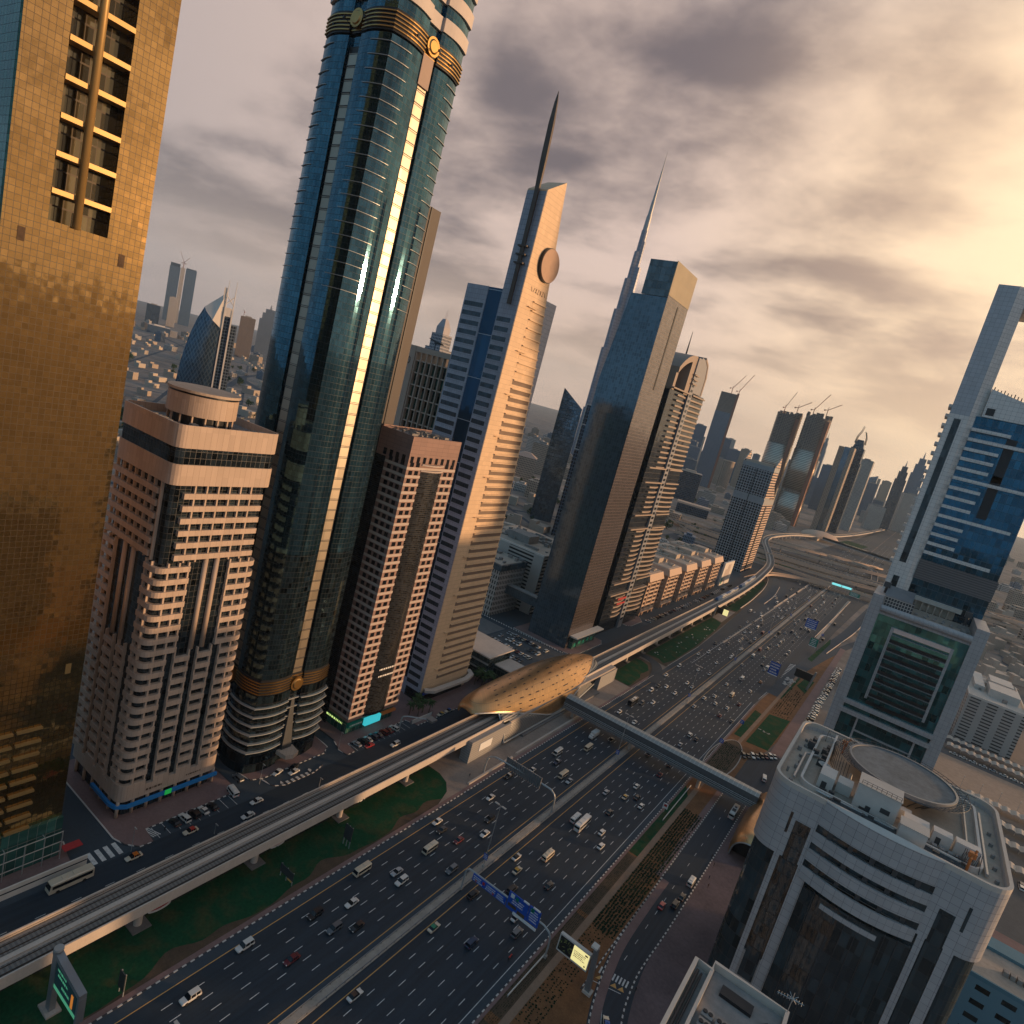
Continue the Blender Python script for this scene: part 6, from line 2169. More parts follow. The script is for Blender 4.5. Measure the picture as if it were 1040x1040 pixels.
b.build('condenser_row', 'roof_grey', t)
b = MB()
b.tube([(-6.5, 172, RZ - 1.4), (-6.5, 190, RZ - 1.4), (-3.4, 192, RZ - 1.4)], .35, 6); b.tube([(34.4, 172, RZ - 1.5), (34.4, 205, RZ - 1.5)], .4, 6); b.tube([(31, 181, RZ - 1.5), (31, 206, RZ - 1.5)], .3, 6)
b.tube([(-1, 170.5, RZ - 1.3), (16, 170.5, RZ - 1.3)], .28, 6); b.tube([(5, 182.5, RZ - 1.3), (5, 190, RZ - 1.3)], .4, 6)
b.build('duct', 'lamp_steel', t)
b = MB()
for (x, y) in ((29.2, 172.2), (30.6, 172.4), (32.0, 172.2)):
    b.tube([(x, y - .8, RZ - 2), (x + .3, y + .8, RZ + 1.6)], .09, 5); b.tube([(x + .9, y - .8, RZ - 2), (x + .6, y + .8, RZ + 1.6)], .09, 5)
for k in range(9):
    b.tube([(29.2 + .33 * k, 172.9, RZ - 1.6 + .1 * (k % 2)), (29.5 + .33 * k, 172.9, RZ + 1.2)], .05, 4)
for k in range(16):
    x = -3.5 + 2.3 * k
    b.tube([(x, 206.5, RZ - 2), (x, 206.5, RZ + 1.6)], .07, 4); b.tube([(x, 206.5, RZ + 1.6), (x + 2.3, 206.5, RZ - 1.8)], .05, 4)
b.tube([(-3.5, 206.5, RZ + 1.6), (33, 206.5, RZ + 1.6)], .08, 4)
for k in range(20):
    a = 2.6 + k * .07; 
    b.tube([(hx + 16 * math.cos(a), hy + 14 * math.sin(a), RZ - 2), (hx + 16.4 * math.cos(a), hy + 14.4 * math.sin(a), RZ + 2.8)], .07, 4)
b.build('lattice', 'dark_steel', t)
b = MB()
for k in range(8):
    x, y = r_.uniform(-8.8, -6.8), 171 + k * 4.2
    b.cyl(x, y, RZ - 2.2, RZ - 2.2 + r_.uniform(.5, 1.3), r_.uniform(.3, .6), n=10)
for k in range(5): b.cyl(36.3, 172 + 6 * k, RZ - 2.2, RZ - 1.4, .45, n=10)
b.build('vent', 'roof_grey', t)
b = MB()
for k in range(26):
    x, y = r_.uniform(-2, 31), r_.uniform(168.5, 173.0)
    b.box(x, x + r_.uniform(.5, 1.8), y, y + r_.uniform(.4, 1.2), RZ - 2.1, RZ - 1.5 + r_.random())
for k in range(6):
    y = 168.4 + k * .45
    b.tube([(2 + k * .3, y, RZ - 1.2), (30, y, RZ - 1.2)], .11, 5)
for k in range(10):
    x, y = r_.uniform(-8, -2), r_.uniform(186, 200)
    b.box(x, x + r_.uniform(.5, 2.2), y, y + r_.uniform(.5, 2), RZ - 2.1, RZ - .8 + r_.random())
b.build('roof_plant', 'dark_steel', t)
b = MB()
for (x0_, y0_, x1_, y1_, z_) in ((7.2, 172.6, 15.6, 172.6, RZ + 4.6), (7.2, 171.0, 15.4, 171.0, RZ - 2.0)):
    for q in range(2):
        b.tube([(x0_, y0_, z_ + .6 + .5 * q), (x1_, y1_, z_ + .6 + .5 * q)], .05, 4)
    for k in range(9):
        x = lerp(x0_, x1_, k / 8); b.tube([(x, y0_, z_), (x, y0_, z_ + 1.1)], .05, 4)
for k in range(8):
    b.box(.6, 2.0, 180.9 + k * .02, 181.0 + k * .02, RZ - 1.8 + k * .42, RZ - 1.7 + k * .42)
b.build('railing', 'dark_steel', t)
b = MB(); rg = [[(-1.4 + r0 * math.cos(2 * math.pi * k / 16), 184 + r0 * math.sin(2 * math.pi * k / 16), z_) for k in range(16)] for r0, z_ in ((.2, RZ - .3), (.9, RZ - .05), (1.5, RZ + .4))]
b.rings(rg, caps=False); b.cyl(-1.4, 184, RZ - 2.1, RZ - .3, .15); b.build('satellite_dish', 'plant_white', t)
b = MB(); b.tube([(30.5, 170.2, RZ - 2), (30.5, 170.2, RZ + 1.2), (31.2, 171.5, RZ + 2.8)], .3, 6); b.box(30, 31.4, 170.6, 171.8, RZ + 1.0, RZ + 2.2); b.build('window_cradle', 'orange_paint', t)
b = MB(); b.tube([(1.5, 203.5, RZ - 2), (1.5, 203.5, RZ + 1), (2.4, 205, RZ + 2.4)], .3, 6); b.box(.6, 2.0, 203, 204.2, RZ + .6, RZ + 1.8); b.build('window_cradle', 'orange_paint', t)

# --- white framed tower behind it
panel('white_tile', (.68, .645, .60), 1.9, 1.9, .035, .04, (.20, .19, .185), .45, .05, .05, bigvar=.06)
panel('white_tile_shade', (.42, .43, .45), 1.9, 1.9, .03, .035, (.14, .15, .16), .45, .05, .05, bigvar=.05)  # darker copy of the white tile with shade put into its colour
glass('teal_glass', (.038, .165, .185), 2.1, 3.4, .05, .04, (.03, .05, .055), .5, .07, .7, .03, .02, dark=0)
glass('royal_glass', (.020, .095, .155), 2.2, 3.9, .05, .05, (.07, .10, .12), .3, .06, .85, .015, .01, dark=0)
stripes('louvre_wall', (.16, .15, .15), (.085, .08, .08), 1.1, .6, 2, .6, .15)
t = thing('glass_tower', 'white framed tower with teal glass block below and open portal frame on top', 'tower', (15, 360, 0))
LY = 330.0
b = MB(); b.box(-4.4, 31, LY + 1.2, LY + 30, 0, 92); b.build('teal_wall', 'teal_glass', t)
for x0_, x1_ in ((-8.7, -4.1), (30.9, 35.6)):
    b = MB(); b.box(x0_, x1_, LY, LY + 31, 0, 99.6); b.build('side_pier', 'grey_tile', t)
b = MB(); b.box(-4.09, 30.89, LY + .9, LY + 29.5, 91.5, 94.4); b.tube([(-4.08, LY + .9, 94.2), (30.88, LY + .9, 94.2)], 1.6, 12); b.build('roof_edge', 'grey_tile', t)
b = MB(); b.box(3.6, 25.4, LY + .2, LY + 1.19, 85.6, 87.6); b.build('lintel', 'pale_metal', t)
for x0_ in (2.4, 25.4):
    b = MB(); b.box(x0_, x0_ + 1.1, LY + .1, LY + 1.19, 53, 87.6); b.build('inner_pier', 'grey_tile', t)
for i in range(9):
    z = 52.6 + 3.75 * i
    b = MB(); b.box(3.51, 25.39, LY - .55, LY + .6, z, z + 1.75); b.build('balcony', 'teal_glass', t)
    b = MB(); b.box(3.52, 25.38, LY - .5, LY + 1.19, z + 1.751, z + 1.95); b.build('balcony_rail', 'steel', t)
    b = MB(); b.box(3.51, 25.39, LY + .7, LY + 1.19, z - 2.0, z + 1.7); b.build('recess', 'black_metal', t)  # black slab filling the gap, stands in for the recess's shade
for z in (47.6, 43.2):
    b = MB(); b.box(-5.2, 31.6, LY - .7, LY + 1.1, z, z + 2.0); b.build('cross_band', 'grey_tile', t)
for x in (2.6, 25.6):
    b = MB(); b.box(x, x + .8, LY + .3, LY + 1.19, 0, 43); b.build('inner_pier', 'grey_tile', t)
for i in range(9):
    b = MB(); b.box(3.42, 25.58, LY + .2, LY + 1.19, 3 + 4.2 * i, 3.5 + 4.2 * i); b.build('floor_edge', 'grey_tile', t) if i < 10 else None
# terrace on the lower block
b = MB(); b.box(-4.0, 30.8, LY + 2, LY + 29, 94.401, 94.9); b.build('terrace', 'deck_board', t)
b = MB(); b.box(-3.9, 7.5, LY + 3, LY + 8, 94.9, 99.6); b.build('louvre_box', 'dark_steel', t)
b = MB()
for k in range(10):
    b.box(-3.9 + k * 1.15, -3.7 + k * 1.15, LY + 2.9, LY + 3.0, 94.9, 99.7)
for k in range(4):
    b.box(-3.9, 7.5, LY + 2.88, LY + 2.99, 95.2 + 1.4 * k, 95.4 + 1.4 * k)
b.build('louvre_bar', 'plant_white', t)
b = MB(); b.rings([[(x, LY + 3, 99.7), (x, LY + 3, 100.0), (x, LY + 14, 103.5), (x, LY + 14, 103.2)] for x in (-4.4, 6.6)]); b.build('sloped_roof', 'steel', t)
b = MB()
for k in range(5):
    b.tube([(14 + 3.2 * k, LY + 16, 94.9), (14 + 3.2 * k, LY + 16, 95.0), (14 + 3.2 * k, LY + 18, 95.1)], .5, 8)
    b.box(9 + 3.4 * k, 10.0 + 3.4 * k, LY + 9, LY + 13, 94.9, 95.5)
for k in range(12):
    b.box(26 + r_.uniform(-2, 4), 27.5 + r_.uniform(-1, 3), LY + 4 + k * 1.6, LY + 5 + k * 1.6, 94.9, 95.8 + r_.random())
b.build('terrace_plant', 'roof_grey', t)
b = MB(); b.tube([(28, LY + 20, 94.9), (28, LY + 20, 101)], .7, 8); b.box(26.8, 29.4, LY + 19, LY + 21.5, 100, 102.4); b.tube([(-4.8, LY + 12, 99.6), (-4.8, LY + 12, 103.4)], .7, 8); b.box(-6.4, -3.6, LY + 10.6, LY + 13.2, 102.4, 104.8); b.build('window_cradle', 'dark_steel', t)
# upper tower
UY = 360.0
b = MB(); b.box(3.4, 34.2, UY + 1.6, UY + 27, 94, 187); b.build('blue_wall', 'royal_glass', t)
b = MB(); b.box(-6.9, 1.0, UY, UY + 27, 90, 186); b.build('left_pier', 'white_tile', t)
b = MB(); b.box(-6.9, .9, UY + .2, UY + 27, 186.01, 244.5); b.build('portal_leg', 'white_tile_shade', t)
b = MB(); b.prism([(.9, UY + .2), (1.0, UY + .2), (5.2, UY + 3.2), (5.2, UY + 27), (.9, UY + 27)], 186.02, 244.6); b.build('portal_inner', 'white_tile', t)
b = MB(); b.prism([(1.0, UY + .0), (3.4, UY + 1.61), (3.4, UY + 27), (1.0, UY + 27)], 90, 186.0); b.build('reveal', 'white_tile', t)
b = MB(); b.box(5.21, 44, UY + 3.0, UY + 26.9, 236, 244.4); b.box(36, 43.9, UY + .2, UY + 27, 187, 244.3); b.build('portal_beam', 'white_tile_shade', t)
b = MB(); b.rings([[(x, UY + .9, 187.2), (x, UY + .9, z1), (x, UY + 26, z1), (x, UY + 26, 187.2)] for x, z1 in ((5.3, 199.8), (20, 196), (36, 193))]); b.build('cross_wall', 'white_tile', t)
b = MB(); b.box(6.2, 9.4, UY + .85, UY + .9 - .01, 188.2, 191.4); b.build('opening', 'black_metal', t)
b = MB()
for k in range(22):
    x = 6 + 1.35 * k; b.box(x, x + .4, UY + 1.4, UY + 1.9, 199.4 - .24 * (x - 5), 200.6 - .2 * (x - 5) + .5 * (k % 3 == 0))
b.build('roof_post', 'dark_steel', t)
b = MB(); b.box(-4.4, -1.6, UY - .06, UY - .001, 114, 184); b.box(-4.4, -1.8, UY - .06, UY - .001, 96, 107); b.build('slot_window', 'dark_glass', t)
lens = [17, 40, 15, 14.5, 14, 33, 14, 13.5, 13, 32, 13, 12.5, 12.6, 30]
for i, L_ in enumerate(lens):
    z = 181.6 - 4.55 * i
    x1_ = min(3.4 + L_ * .88, 35.0)
    b = MB(); b.box(3.39, x1_, UY - .6, UY + 1.59, z - 1.45, z); b.build('balcony_band', 'white_tile', t)
b = MB(); b.box(3.42, 34.6, UY + .9, UY + 26, 108.5, 118); b.build('louvre_storey', 'louvre_wall', t)
b = MB(); b.box(6, 26, UY - 1.2, UY + 1.5, 99.0, 101.0); b.build('canopy', 'parapet_cream', t)
b = MB(); b.box(4, 24, UY + .6, UY + 1.5, 94.9, 98.9); b.build('terrace_wall', 'roof_tan', t)
b = MB()
for k in range(7):
    b.box(5 + 2.7 * k, 5.5 + 2.7 * k, UY - .9, UY + .55, 94.9, 98.95)
b.build('terrace_column', 'roof_tan', t)
for i in range(18):
    z = 112 + 4.55 * i
    if z > 190: break
    b = MB(); b.box(-8.4, -6.91, UY + 8, UY + 20, z, z + 1.5); b.build('side_balcony', 'white_tile', t)
b = MB()
for z in (143, 160):
    b.box(17.5, 21.5, UY + 1.52, UY + 1.59, z, z + 20)
b.build('dark_pane', 'black_metal', t)

# --- roof terrace at the lower edge
t = thing('apartment_block', 'small building at the bottom edge with cream parapet and fan units on its roof', 'building', (6, 120, 0))
def low_bld(x0, x1, y0, y1, z):
    b = MB(); b.box(x0, x1, y0, y1, 0, z - 1.6); b.build('wall', 'pale_office', t)
    b = MB(); q = [(x0, y0), (x1, y0), (x1, y1), (x0, y1), (x0, y0)]; b.beam(q, -.6, .1, z - 1.59, z); b.build('parapet', 'parapet_cream', t)
    b = MB(); b.box(x0 + .7, x1 - .7, y0 + .7, y1 - .7, z - 1.59, z - 1.4); b.build('roof', 'roof_grey', t)
LBX0, LBY1, LBZ = -9.6, 136.0, 52.0
# small roof at the lower edge
b = MB(); b.box(-9.6, -6.2, 96, 125.2, 0, 46.4); b.box(-6.19, 8.2, 96, 127.6, 0, 46.4); b.build('wall', 'pale_office', t)
b = MB()
LZ = 48.0
b.beam([(-9.6, 96), (-9.6, 125.2), (-6.2, 125.2), (-6.2, 127.6), (8.2, 127.6), (8.2, 96)], 0, .75, 46.41, LZ); b.beam([(-6.0, 125.1), (-6.0, 96)], -.3, .3, 46.41, LZ - .05)
b.build('parapet', 'parapet_cream', t)
b = MB(); b.box(-5.6, 7.4, 96, 126.8, 46.41, 46.6); b.box(-8.8, -6.4, 96, 124.4, 46.41, 46.6); b.build('roof', 'roof_grey', t)
b = MB()
for k in range(3):
    for j in range(2):
        x, y = -4.8 + 2.6 * k, 113.5 - 2.6 * j
        b.box(x, x + 2.1, y, y + 2.1, 46.6, 47.9)
b.build('fan_unit', 'roof_grey', t)
b = MB()
for k in range(3):
    for j in range(2):
        x, y = -4.8 + 2.6 * k, 113.5 - 2.6 * j
        for u_ in (.55, 1.55): b.cyl(x + u_, y + 1.05, 47.9, 48.1, .42, n=12)
b.build('fan', 'black_metal', t)
b = MB(); b.box(-3.4, 2.6, 121.5, 124, 46.6, 47.3); b.tube([(1.5, 118, 46.6), (5.5, 123, 46.6)], .2, 4); b.tube([(-8.2, 100, 47.4), (-8.2, 123, 47.4)], .3, 6); b.tube([(-7.4, 100, 47.2), (-7.4, 123, 47.2)], .22, 6); b.build('pipe', 'black_metal', t)
t = thing('antenna', 'spiky roof antenna on the small building at the bottom edge', 'antenna', (7.8, 127.2, 48))
b = MB(); b.tube([(7.8, 127.2, 48), (7.8, 127.2, 51.4)], .07, 5); b.build('pole', 'lamp_steel', t)
b = MB()
b.tube([(5.2, 127.2, 50.4), (9.8, 127.2, 51.2)], .06, 4)
for k in range(9):
    b.tube([(5.4 + .5 * k, 126.6, 50.45 + .08 * k), (5.4 + .5 * k, 127.8, 50.45 + .08 * k)], .04, 4)
for k in range(8):
    a = k * .785
    b.tube([(7.8, 127.2, 51.0), (7.8 + 1.1 * math.cos(a), 127.2 + .3, 51.0 + 1.1 * math.sin(a))], .06, 4)
b.build('spike', 'lamp_steel', t)

# blue-grey block at the lower right corner
plain('teal_paint', (.09, .20, .25), .7, var=.12)
facade('teal_facade', (.13, .24, .29), (.02, .03, .035), 6, 4.4, .55, .35, .7)
t = thing('apartment_block', 'blue-grey painted block with dark window rows behind the helipad building', 'building', (60, 232, 0))
b = MB(); b.box(44, 76, 214, 232, 0, 25); b.build('wall', 'teal_facade', t)
b = MB(); b.box(44, 76, 214.3, 231.8, 25, 25.2); b.build('roof', 'roof_tan', t)
b = MB(); b.beam([(44, 214), (76, 214), (76, 232), (44, 232), (44, 214)], -.5, .05, 25, 26.2); b.build('parapet', 'teal_paint', t)
b = MB()
for k in range(10): b.box(56 + 1.6 * k, 57.2 + 1.6 * k, 222, 223.6, 25.2, 26.6)
b.build('roof_plant', 'roof_grey', t)
g = MB(); g.poly([(40, 100), (140, 100), (140, 410), (40, 410)], .03); struct('back_street', g, 'asphalt_lot')
g = MB(); g.poly([(60, 270), (76, 270), (76, 290), (60, 290)], .05); struct('ball_court', g, 'teal_paint')
g = MB(); g.poly([(59, 268), (77, 268), (77, 296), (59, 296)], .04); struct('court_margin', g, 'pink_paving')
t = thing('house', 'tan flat-roofed annex beside the ball court', 'building', (64, 246, 0))
b = MB(); b.box(52, 74, 236, 252, 0, 9); b.build('wall', 'far_tan', t)
b = MB(); b.box(52.5, 73.5, 236.5, 251.5, 9, 9.6); b.build('roof', 'roof_tan', t)
g = MB(); g.poly([(44, 428), (140, 428), (140, 474), (44, 474)], .05); struct('sand_lot', g, 'sand')
g = MB(); g.poly([(40, 474), (150, 474), (150, 518), (40, 518)], .05); g.poly([(104, 474), (120, 474), (126, 850), (150, 1500), (135, 1500), (112, 860)], .06); struct('back_road', g, 'asphalt_lot')
facade('hospital', (.42, .39, .36), (.07, .075, .08), 9.5, 2.2, .62, .42, .7)
t = thing('office_building', 'white block with grouped slit windows right of the white framed tower', 'building', (74, 535, 0))
b = MB(); b.box(58, 90.5, 520, 596, 0, 29.5); b.build('wall', 'hospital', t)
b = MB(); b.box(58.6, 90, 520.6, 595.4, 29.5, 29.8); b.build('roof', 'parapet_cream', t)
b = MB(); b.beam([(58, 520), (90.5, 520), (90.5, 596), (58, 596), (58, 520)], -.6, .05, 29.5, 31); b.build('parapet', 'white_wall', t)
b = MB(); b.box(70, 87, 540, 562, 29.8, 35); b.box(62, 68, 548, 590, 29.8, 33); b.box(72, 86, 570, 590, 29.8, 34.5); b.build('penthouse', 'plant_white', t)
r_ = random.Random(41)
b = MB()
for k in range(24): x, y = r_.uniform(61, 86), r_.uniform(526, 590); b.box(x, x + r_.uniform(1, 3), y, y + r_.uniform(1, 3), 29.8, 31 + r_.random() * 1.5)
b.build('roof_plant', 'roof_grey', t)
# car-port canopies, rows
plain('canopy_cloth', (.50, .42, .34), .7, var=.12)
rows_c = [(488, 54, 132, 'long scalloped carport canopy beside the white slit-window block, nearer row'), (502, 54, 132, 'long scalloped carport canopy against the white slit-window block, farther row'),
          (418, 62, 132, 'carport canopy along the near edge of the sandy lot'), (396, 66, 132, 'carport canopy right of the helipad building, second from the sandy lot'), (376, 66, 132, 'carport canopy right of the helipad building, third from the sandy lot'), (352, 70, 132, 'carport canopy right of the helipad building, nearest the camera')]
for y, xa, xb, lab in rows_c:
    t = thing('carport', lab, 'carport', (xa, y, 0), 'carport canopies east of the towers')
    b = MB()
    n = int((xb - xa) / 4)
    for k in range(n):
        x = xa + 4 * k
        b.rings([[(x + 4 * f, y - 2.6, 2.6 + .8 * math.sin(math.pi * f)) for f in (0, .25, .5, .75, 1)] + [(x + 4 * f, y - 2.6, 2.52 + .8 * math.sin(math.pi * f)) for f in (1, .75, .5, .25, 0)],
                 [(x + 4 * f, y + 2.6, 3.0 + .8 * math.sin(math.pi * f)) for f in (0, .25, .5, .75, 1)] + [(x + 4 * f, y + 2.6, 2.92 + .8 * math.sin(math.pi * f)) for f in (1, .75, .5, .25, 0)]])
    b.build('canopy', 'canopy_cloth', t)
    b = MB()
    for k in range(0, n + 1, 2): b.cyl(xa + 4 * k, y, 0, 3, .12, n=6)
    b.build('post', 'lamp_steel', t)
b0 = None
for k in range(9):
    x = 60 + k * 8.5
    lab = 'thin lamp post along the near edge of the sandy lot'
    if b0 is None:
        t = thing('street_lamp', lab, 'street lamp', (x, 427, 0), 'lamp posts along the sandy lot')
        b = MB(); b.tube([(x, 427, 0), (x, 427, 7.5)], .12, 5, .07); b.build('pole', 'lamp_steel', t)
        b = MB(); b.box(x - .15, x + .15, 426.2, 427.2, 7.4, 7.6); b.build('lamp_head', 'lamp_steel', t)
        b0 = t
    else: copy_thing(b0, (x, 427, 0), lab)

# ---------------------------------------------------------------- street furniture
def double_lamp(x, y, h, lab, sign=True):
    t = thing('street_lamp', lab, 'street lamp', (x, y, .2), 'double-headed lamps along the median')
    b = MB(); b.tube([(x, y, .2), (x, y, h)], .17, 6, .09); b.box(x - .35, x + .35, y - .35, y + .35, .2, .9); b.build('pole', 'lamp_steel', t)
    for s_ in (-1, 1):
        b = MB(); b.tube([(x, y, h), (x + s_ * .6, y, h + .12)], .07, 5); b.box(min(x + s_ * .5, x + s_ * 2.1), max(x + s_ * .5, x + s_ * 2.1), y - .28, y + .28, h, h + .22); b.build('lamp_head', 'concrete_light', t)
    if sign:
        b = MB(); b.box(x - .75, x + .75, y - .27, y - .2, 3.0, 5.0); b.build('banner_sign', 'sign_blue', t)
        b = MB(); bar_text(b, x - .7, y - .275, 3.2, 1, 0, 1.4, 1.6, 3, int(y), (0, -1)); b.build('lettering', 'sign_white', t)
    return t


lampys = [(62.5, 'nearest double-headed lamp on the median, only its head in view at the bottom edge'), (163.3, 'tall double-headed lamp on the median between the two sign gantries'),
          (264, 'double-headed lamp on the median just before the footbridge'), (364.7, 'first double-headed lamp on the median beyond the footbridge'), (467, 'second double-headed lamp on the median beyond the footbridge'),
          (579, 'third double-headed lamp on the median beyond the footbridge'), (680, 'fourth double-headed lamp on the median beyond the footbridge'), (790, 'fifth double-headed lamp on the median beyond the footbridge')]
for y, lab in lampys:
    double_lamp(-77.3, y, 22.2, lab)
# guard rails along the median
for x, lab in ((-78.4, 'steel guard rail on the side of the median facing the viaduct'), (-76.4, 'steel guard rail on the side of the median facing the east towers')):
    t = thing('guard_rail', lab, 'guard rail', (x, 0, .2))
    b = MB(); b.box(x - .06, x + .06, -60, 900, .75, 1.05); b.build('rail', 'steel', t)
    b = MB()
    for k in range(330): b.box(x - .05, x + .05, -40 + k * 2.8, -39.9 + k * 2.8, .2, .78)
    b.build('posts', 'dark_steel', t); t.children[-1]['kind'] = 'stuff'

# grey arched gantry, its sign seen from behind
t = thing('sign_gantry', 'grey arched gantry over the oncoming lanes, its sign board seen from behind', 'sign gantry', (-91, 204.5, 0))
arch = path_at([(-107, 203, .1), (-106.8, 203, 6.4), (-104.6, 203.2, 8.6), (-100, 203.6, 9.0), (-82, 205.2, 8.8), (-78.6, 205.6, 8.0), (-77.2, 205.8, 5.8), (-77.0, 205.9, .2)], 6)
b = MB(); b.tube(arch, .33, 8); b.build('arch', 'ledge_grey', t)
b = MB(); b.box(-99.5, -83.5, 204.1, 204.4, 7.2, 11.4); b.build('sign_board', 'steel', t)
b = MB()
for k in range(17): b.box(-99.4 + k * .98, -99.1 + k * .98, 203.75, 204.09, 6.9, 11.7)
b.build('board_rib', 'steel', t)
# blue sign gantry
t = thing('sign_gantry', 'gantry with big blue road signs over the lanes leading away', 'sign gantry', (-61, 150.4, 0))
arch = path_at([(-76.2, 150.6, .2), (-76.2, 150.6, 6.2), (-75.4, 150.6, 7.6), (-73, 150.6, 8.0), (-52, 150.6, 8.4), (-48, 150.6, 8.0), (-46.2, 150.6, 6.2), (-46.0, 150.6, .1)], 6)
b = MB(); b.tube(arch, .26, 8); b.build('arch', 'ledge_grey', t)
b = MB(); b.box(-76.6, -75.8, 150.2, 151, .2, 1.0); b.box(-46.5, -45.5, 150.1, 151.1, .05, .9); b.build('foot', 'concrete', t)
bd1 = MB().box(-73.3, -61.3, 150.0, 150.2, 6.0, 8.2).build('sign_board', 'sign_blue', t)
bd2 = MB().box(-60.9, -54.2, 149.9, 150.2, 5.9, 11.2).build('sign_board', 'sign_blue', t)
bd3 = MB().box(-54.0, -50.3, 149.9, 150.2, 6.6, 11.4).build('sign_board', 'sign_blue', t)
b = MB(); bar_text(b, -73.0, 149.97, 6.2, 1, 0, 3.4, 1.8, 3, 1); bar_text(b, -68.6, 149.97, 6.2, 1, 0, 3.6, 1.8, 3, 22); bar_text(b, -64.6, 149.97, 6.2, 1, 0, 3.0, 1.8, 3, 23); b.build('lettering', 'sign_white', bd1)
b = MB(); bar_text(b, -59.6, 149.87, 8.2, 1, 0, 5.0, 2.0, 3, 24); b.box(-60.2, -59.0, 149.84, 149.88, 9.7, 11.0); b.build('lettering', 'sign_white', bd2)
b = MB(); bar_text(b, -53.6, 149.87, 7.2, 1, 0, 3.2, 3.6, 5, 25); b.build('lettering', 'sign_white', bd3)
b = MB(); b.box(-58.5, -57.5, 149.84, 149.88, 9.6, 10.8); b.build('route_mark', 'sign_green', bd2)
b = MB(); b.box(-53.4, -52.3, 149.84, 149.88, 9.9, 11.1); b.build('route_mark', 'sign_green', bd3)
b = MB(); b.box(-60.4, -57.6, 149.84, 149.88, 6.9, 7.9); b.box(-57.2, -54.6, 149.84, 149.88, 6.3, 7.4); b.build('brown_panel', 'brown_bed', bd2)
b = MB(); b.box(-72.2, -71.6, 149.94, 149.98, 6.2, 6.9); b.box(-69.7, -68.9, 149.94, 149.98, 6.9, 7.8); b.box(-66, -65.4, 149.94, 149.98, 6.2, 6.9); b.build('red_mark', 'red_paint', bd1)
b = MB(); b.box(-58.2, -50.4, 149.5, 149.88, 5.7, 6.3); b.box(-56.0, -54.2, 149.6, 149.9, 11.3, 11.7); b.box(-52.8, -50.6, 149.6, 149.9, 11.5, 11.9); b.build('light_bar', 'sign_white', t)
# single billboard on a post
emit('billboard_lit', (.80, .70, .30), .95)
t = thing('billboard', 'billboard half dark picture half pale yellow, on a single grey post', 'billboard', (-32.4, 150.5, 0))
b = MB(); b.prism([(-33.2, 149.9), (-31.8, 149.9), (-31.8, 151.1), (-33.2, 151.1)], .1, 13.0, [(-34.2, 149.9), (-33.0, 149.9), (-33.0, 151.1), (-34.2, 151.1)]); b.build('post', 'steel', t)
b = MB(); b.box(-33.6, -31.2, 149.4, 151.6, .06, .7); b.build('footing', 'concrete_light', t)
b = MB(); b.box(-34.9, -33.2, 149.5, 151.4, 13.0, 13.5); b.build('post_cap', 'white_wall', t)
pn = MB().box(-43.6, -34.25, 150.0, 151.0, 5.2, 10.4).build('cabinet', 'white_wall', t)
b = MB(); b.box(-43.3, -39.2, 149.94, 149.999, 5.7, 10.0); b.build('picture', 'black_metal', pn)
b = MB(); b.box(-39.19, -34.5, 149.94, 149.999, 5.7, 10.0); b.build('picture', 'billboard_lit', pn)
plain('leaf_print', (.30, .34, .10), .6, var=.6, scale=1.5)
b = MB()
r_ = random.Random(6)
for k in range(30):
    x, z = r_.uniform(-43.2, -39.5), r_.uniform(5.8, 9.7); a = r_.random() * 3.1; l = r_.uniform(.2, .6)
    b.quad((x - l * math.cos(a), 149.92, z - l * math.sin(a)), (x + .08, 149.92, z - .08), (x + l * math.cos(a), 149.92, z + l * math.sin(a)), (x - .08, 149.92, z + .08))
b.build('print', 'leaf_print', pn)
b = MB(); bar_text(b, -38.8, 149.92, 7.0, 1, 0, 3.6, 2.0, 4, 31); b.build('lettering', 'roof_tan', pn)
b = MB(); b.box(-35.7, -34.9, 149.9, 149.935, 9.2, 9.6); b.build('logo', 'brown_bed', pn)
b = MB(); b.cyl(-35.1, 149.9, 6.2, 6.7, .01, n=4); b.box(-35.3, -34.9, 149.9, 149.935, 6.1, 6.5); b.build('logo', 'gold_trim', pn)
# roadside screen, lower left
emit('screen_green', (.12, .55, .30), .35); emit('screen_dark', (.01, .04, .05), .2); emit('screen_orange', (.75, .25, .04), .5)
t = thing('video_screen', 'roadside video screen with green strip on an angular grey frame in the grass', 'screen', (-111.8, 57.5, 0))
b = MB(); b.box(-113.0, -111.4, 57.0, 58.2, .1, 13.8); b.build('post', 'steel', t)
b = MB(); b.box(-114.4, -110.4, 56.2, 59.0, .06, .6); b.build('footing', 'concrete', t)
fr = MB().rings([[(-113.0, 56.9, 13.8), (-113.0, 58.3, 13.8), (-113, 58.3, 15.0), (-113, 56.9, 15.0)], [(-109.5, 56.9, 13.3), (-109.5, 58.3, 13.3), (-109.5, 58.3, 14.3), (-109.5, 56.9, 14.3)], [(-101.0, 56.9, 12.4), (-101.0, 58.3, 12.4), (-101, 58.3, 13.4), (-101, 56.9, 13.4)]]).build('frame', 'steel', t)
b = MB(); b.box(-101.6, -100.9, 56.9, 58.3, 6.6, 12.39); b.build('frame', 'steel', t)
sc = MB().rings([[(x, 57.2, 6.8), (x, 57.9, 6.8), (x, 57.9, z1), (x, 57.2, z1)] for x, z1 in ((-111.39, 13.4), (-101.61, 12.39))]).build('screen', 'screen_dark', t)
b = MB(); b.box(-111.3, -101.7, 57.14, 57.199, 6.9, 7.7); b.build('strip', 'screen_green', sc)
b = MB(); b.box(-104.3, -103.5, 57.14, 57.199, 8.0, 11.0); b.build('figure', 'screen_orange', sc)
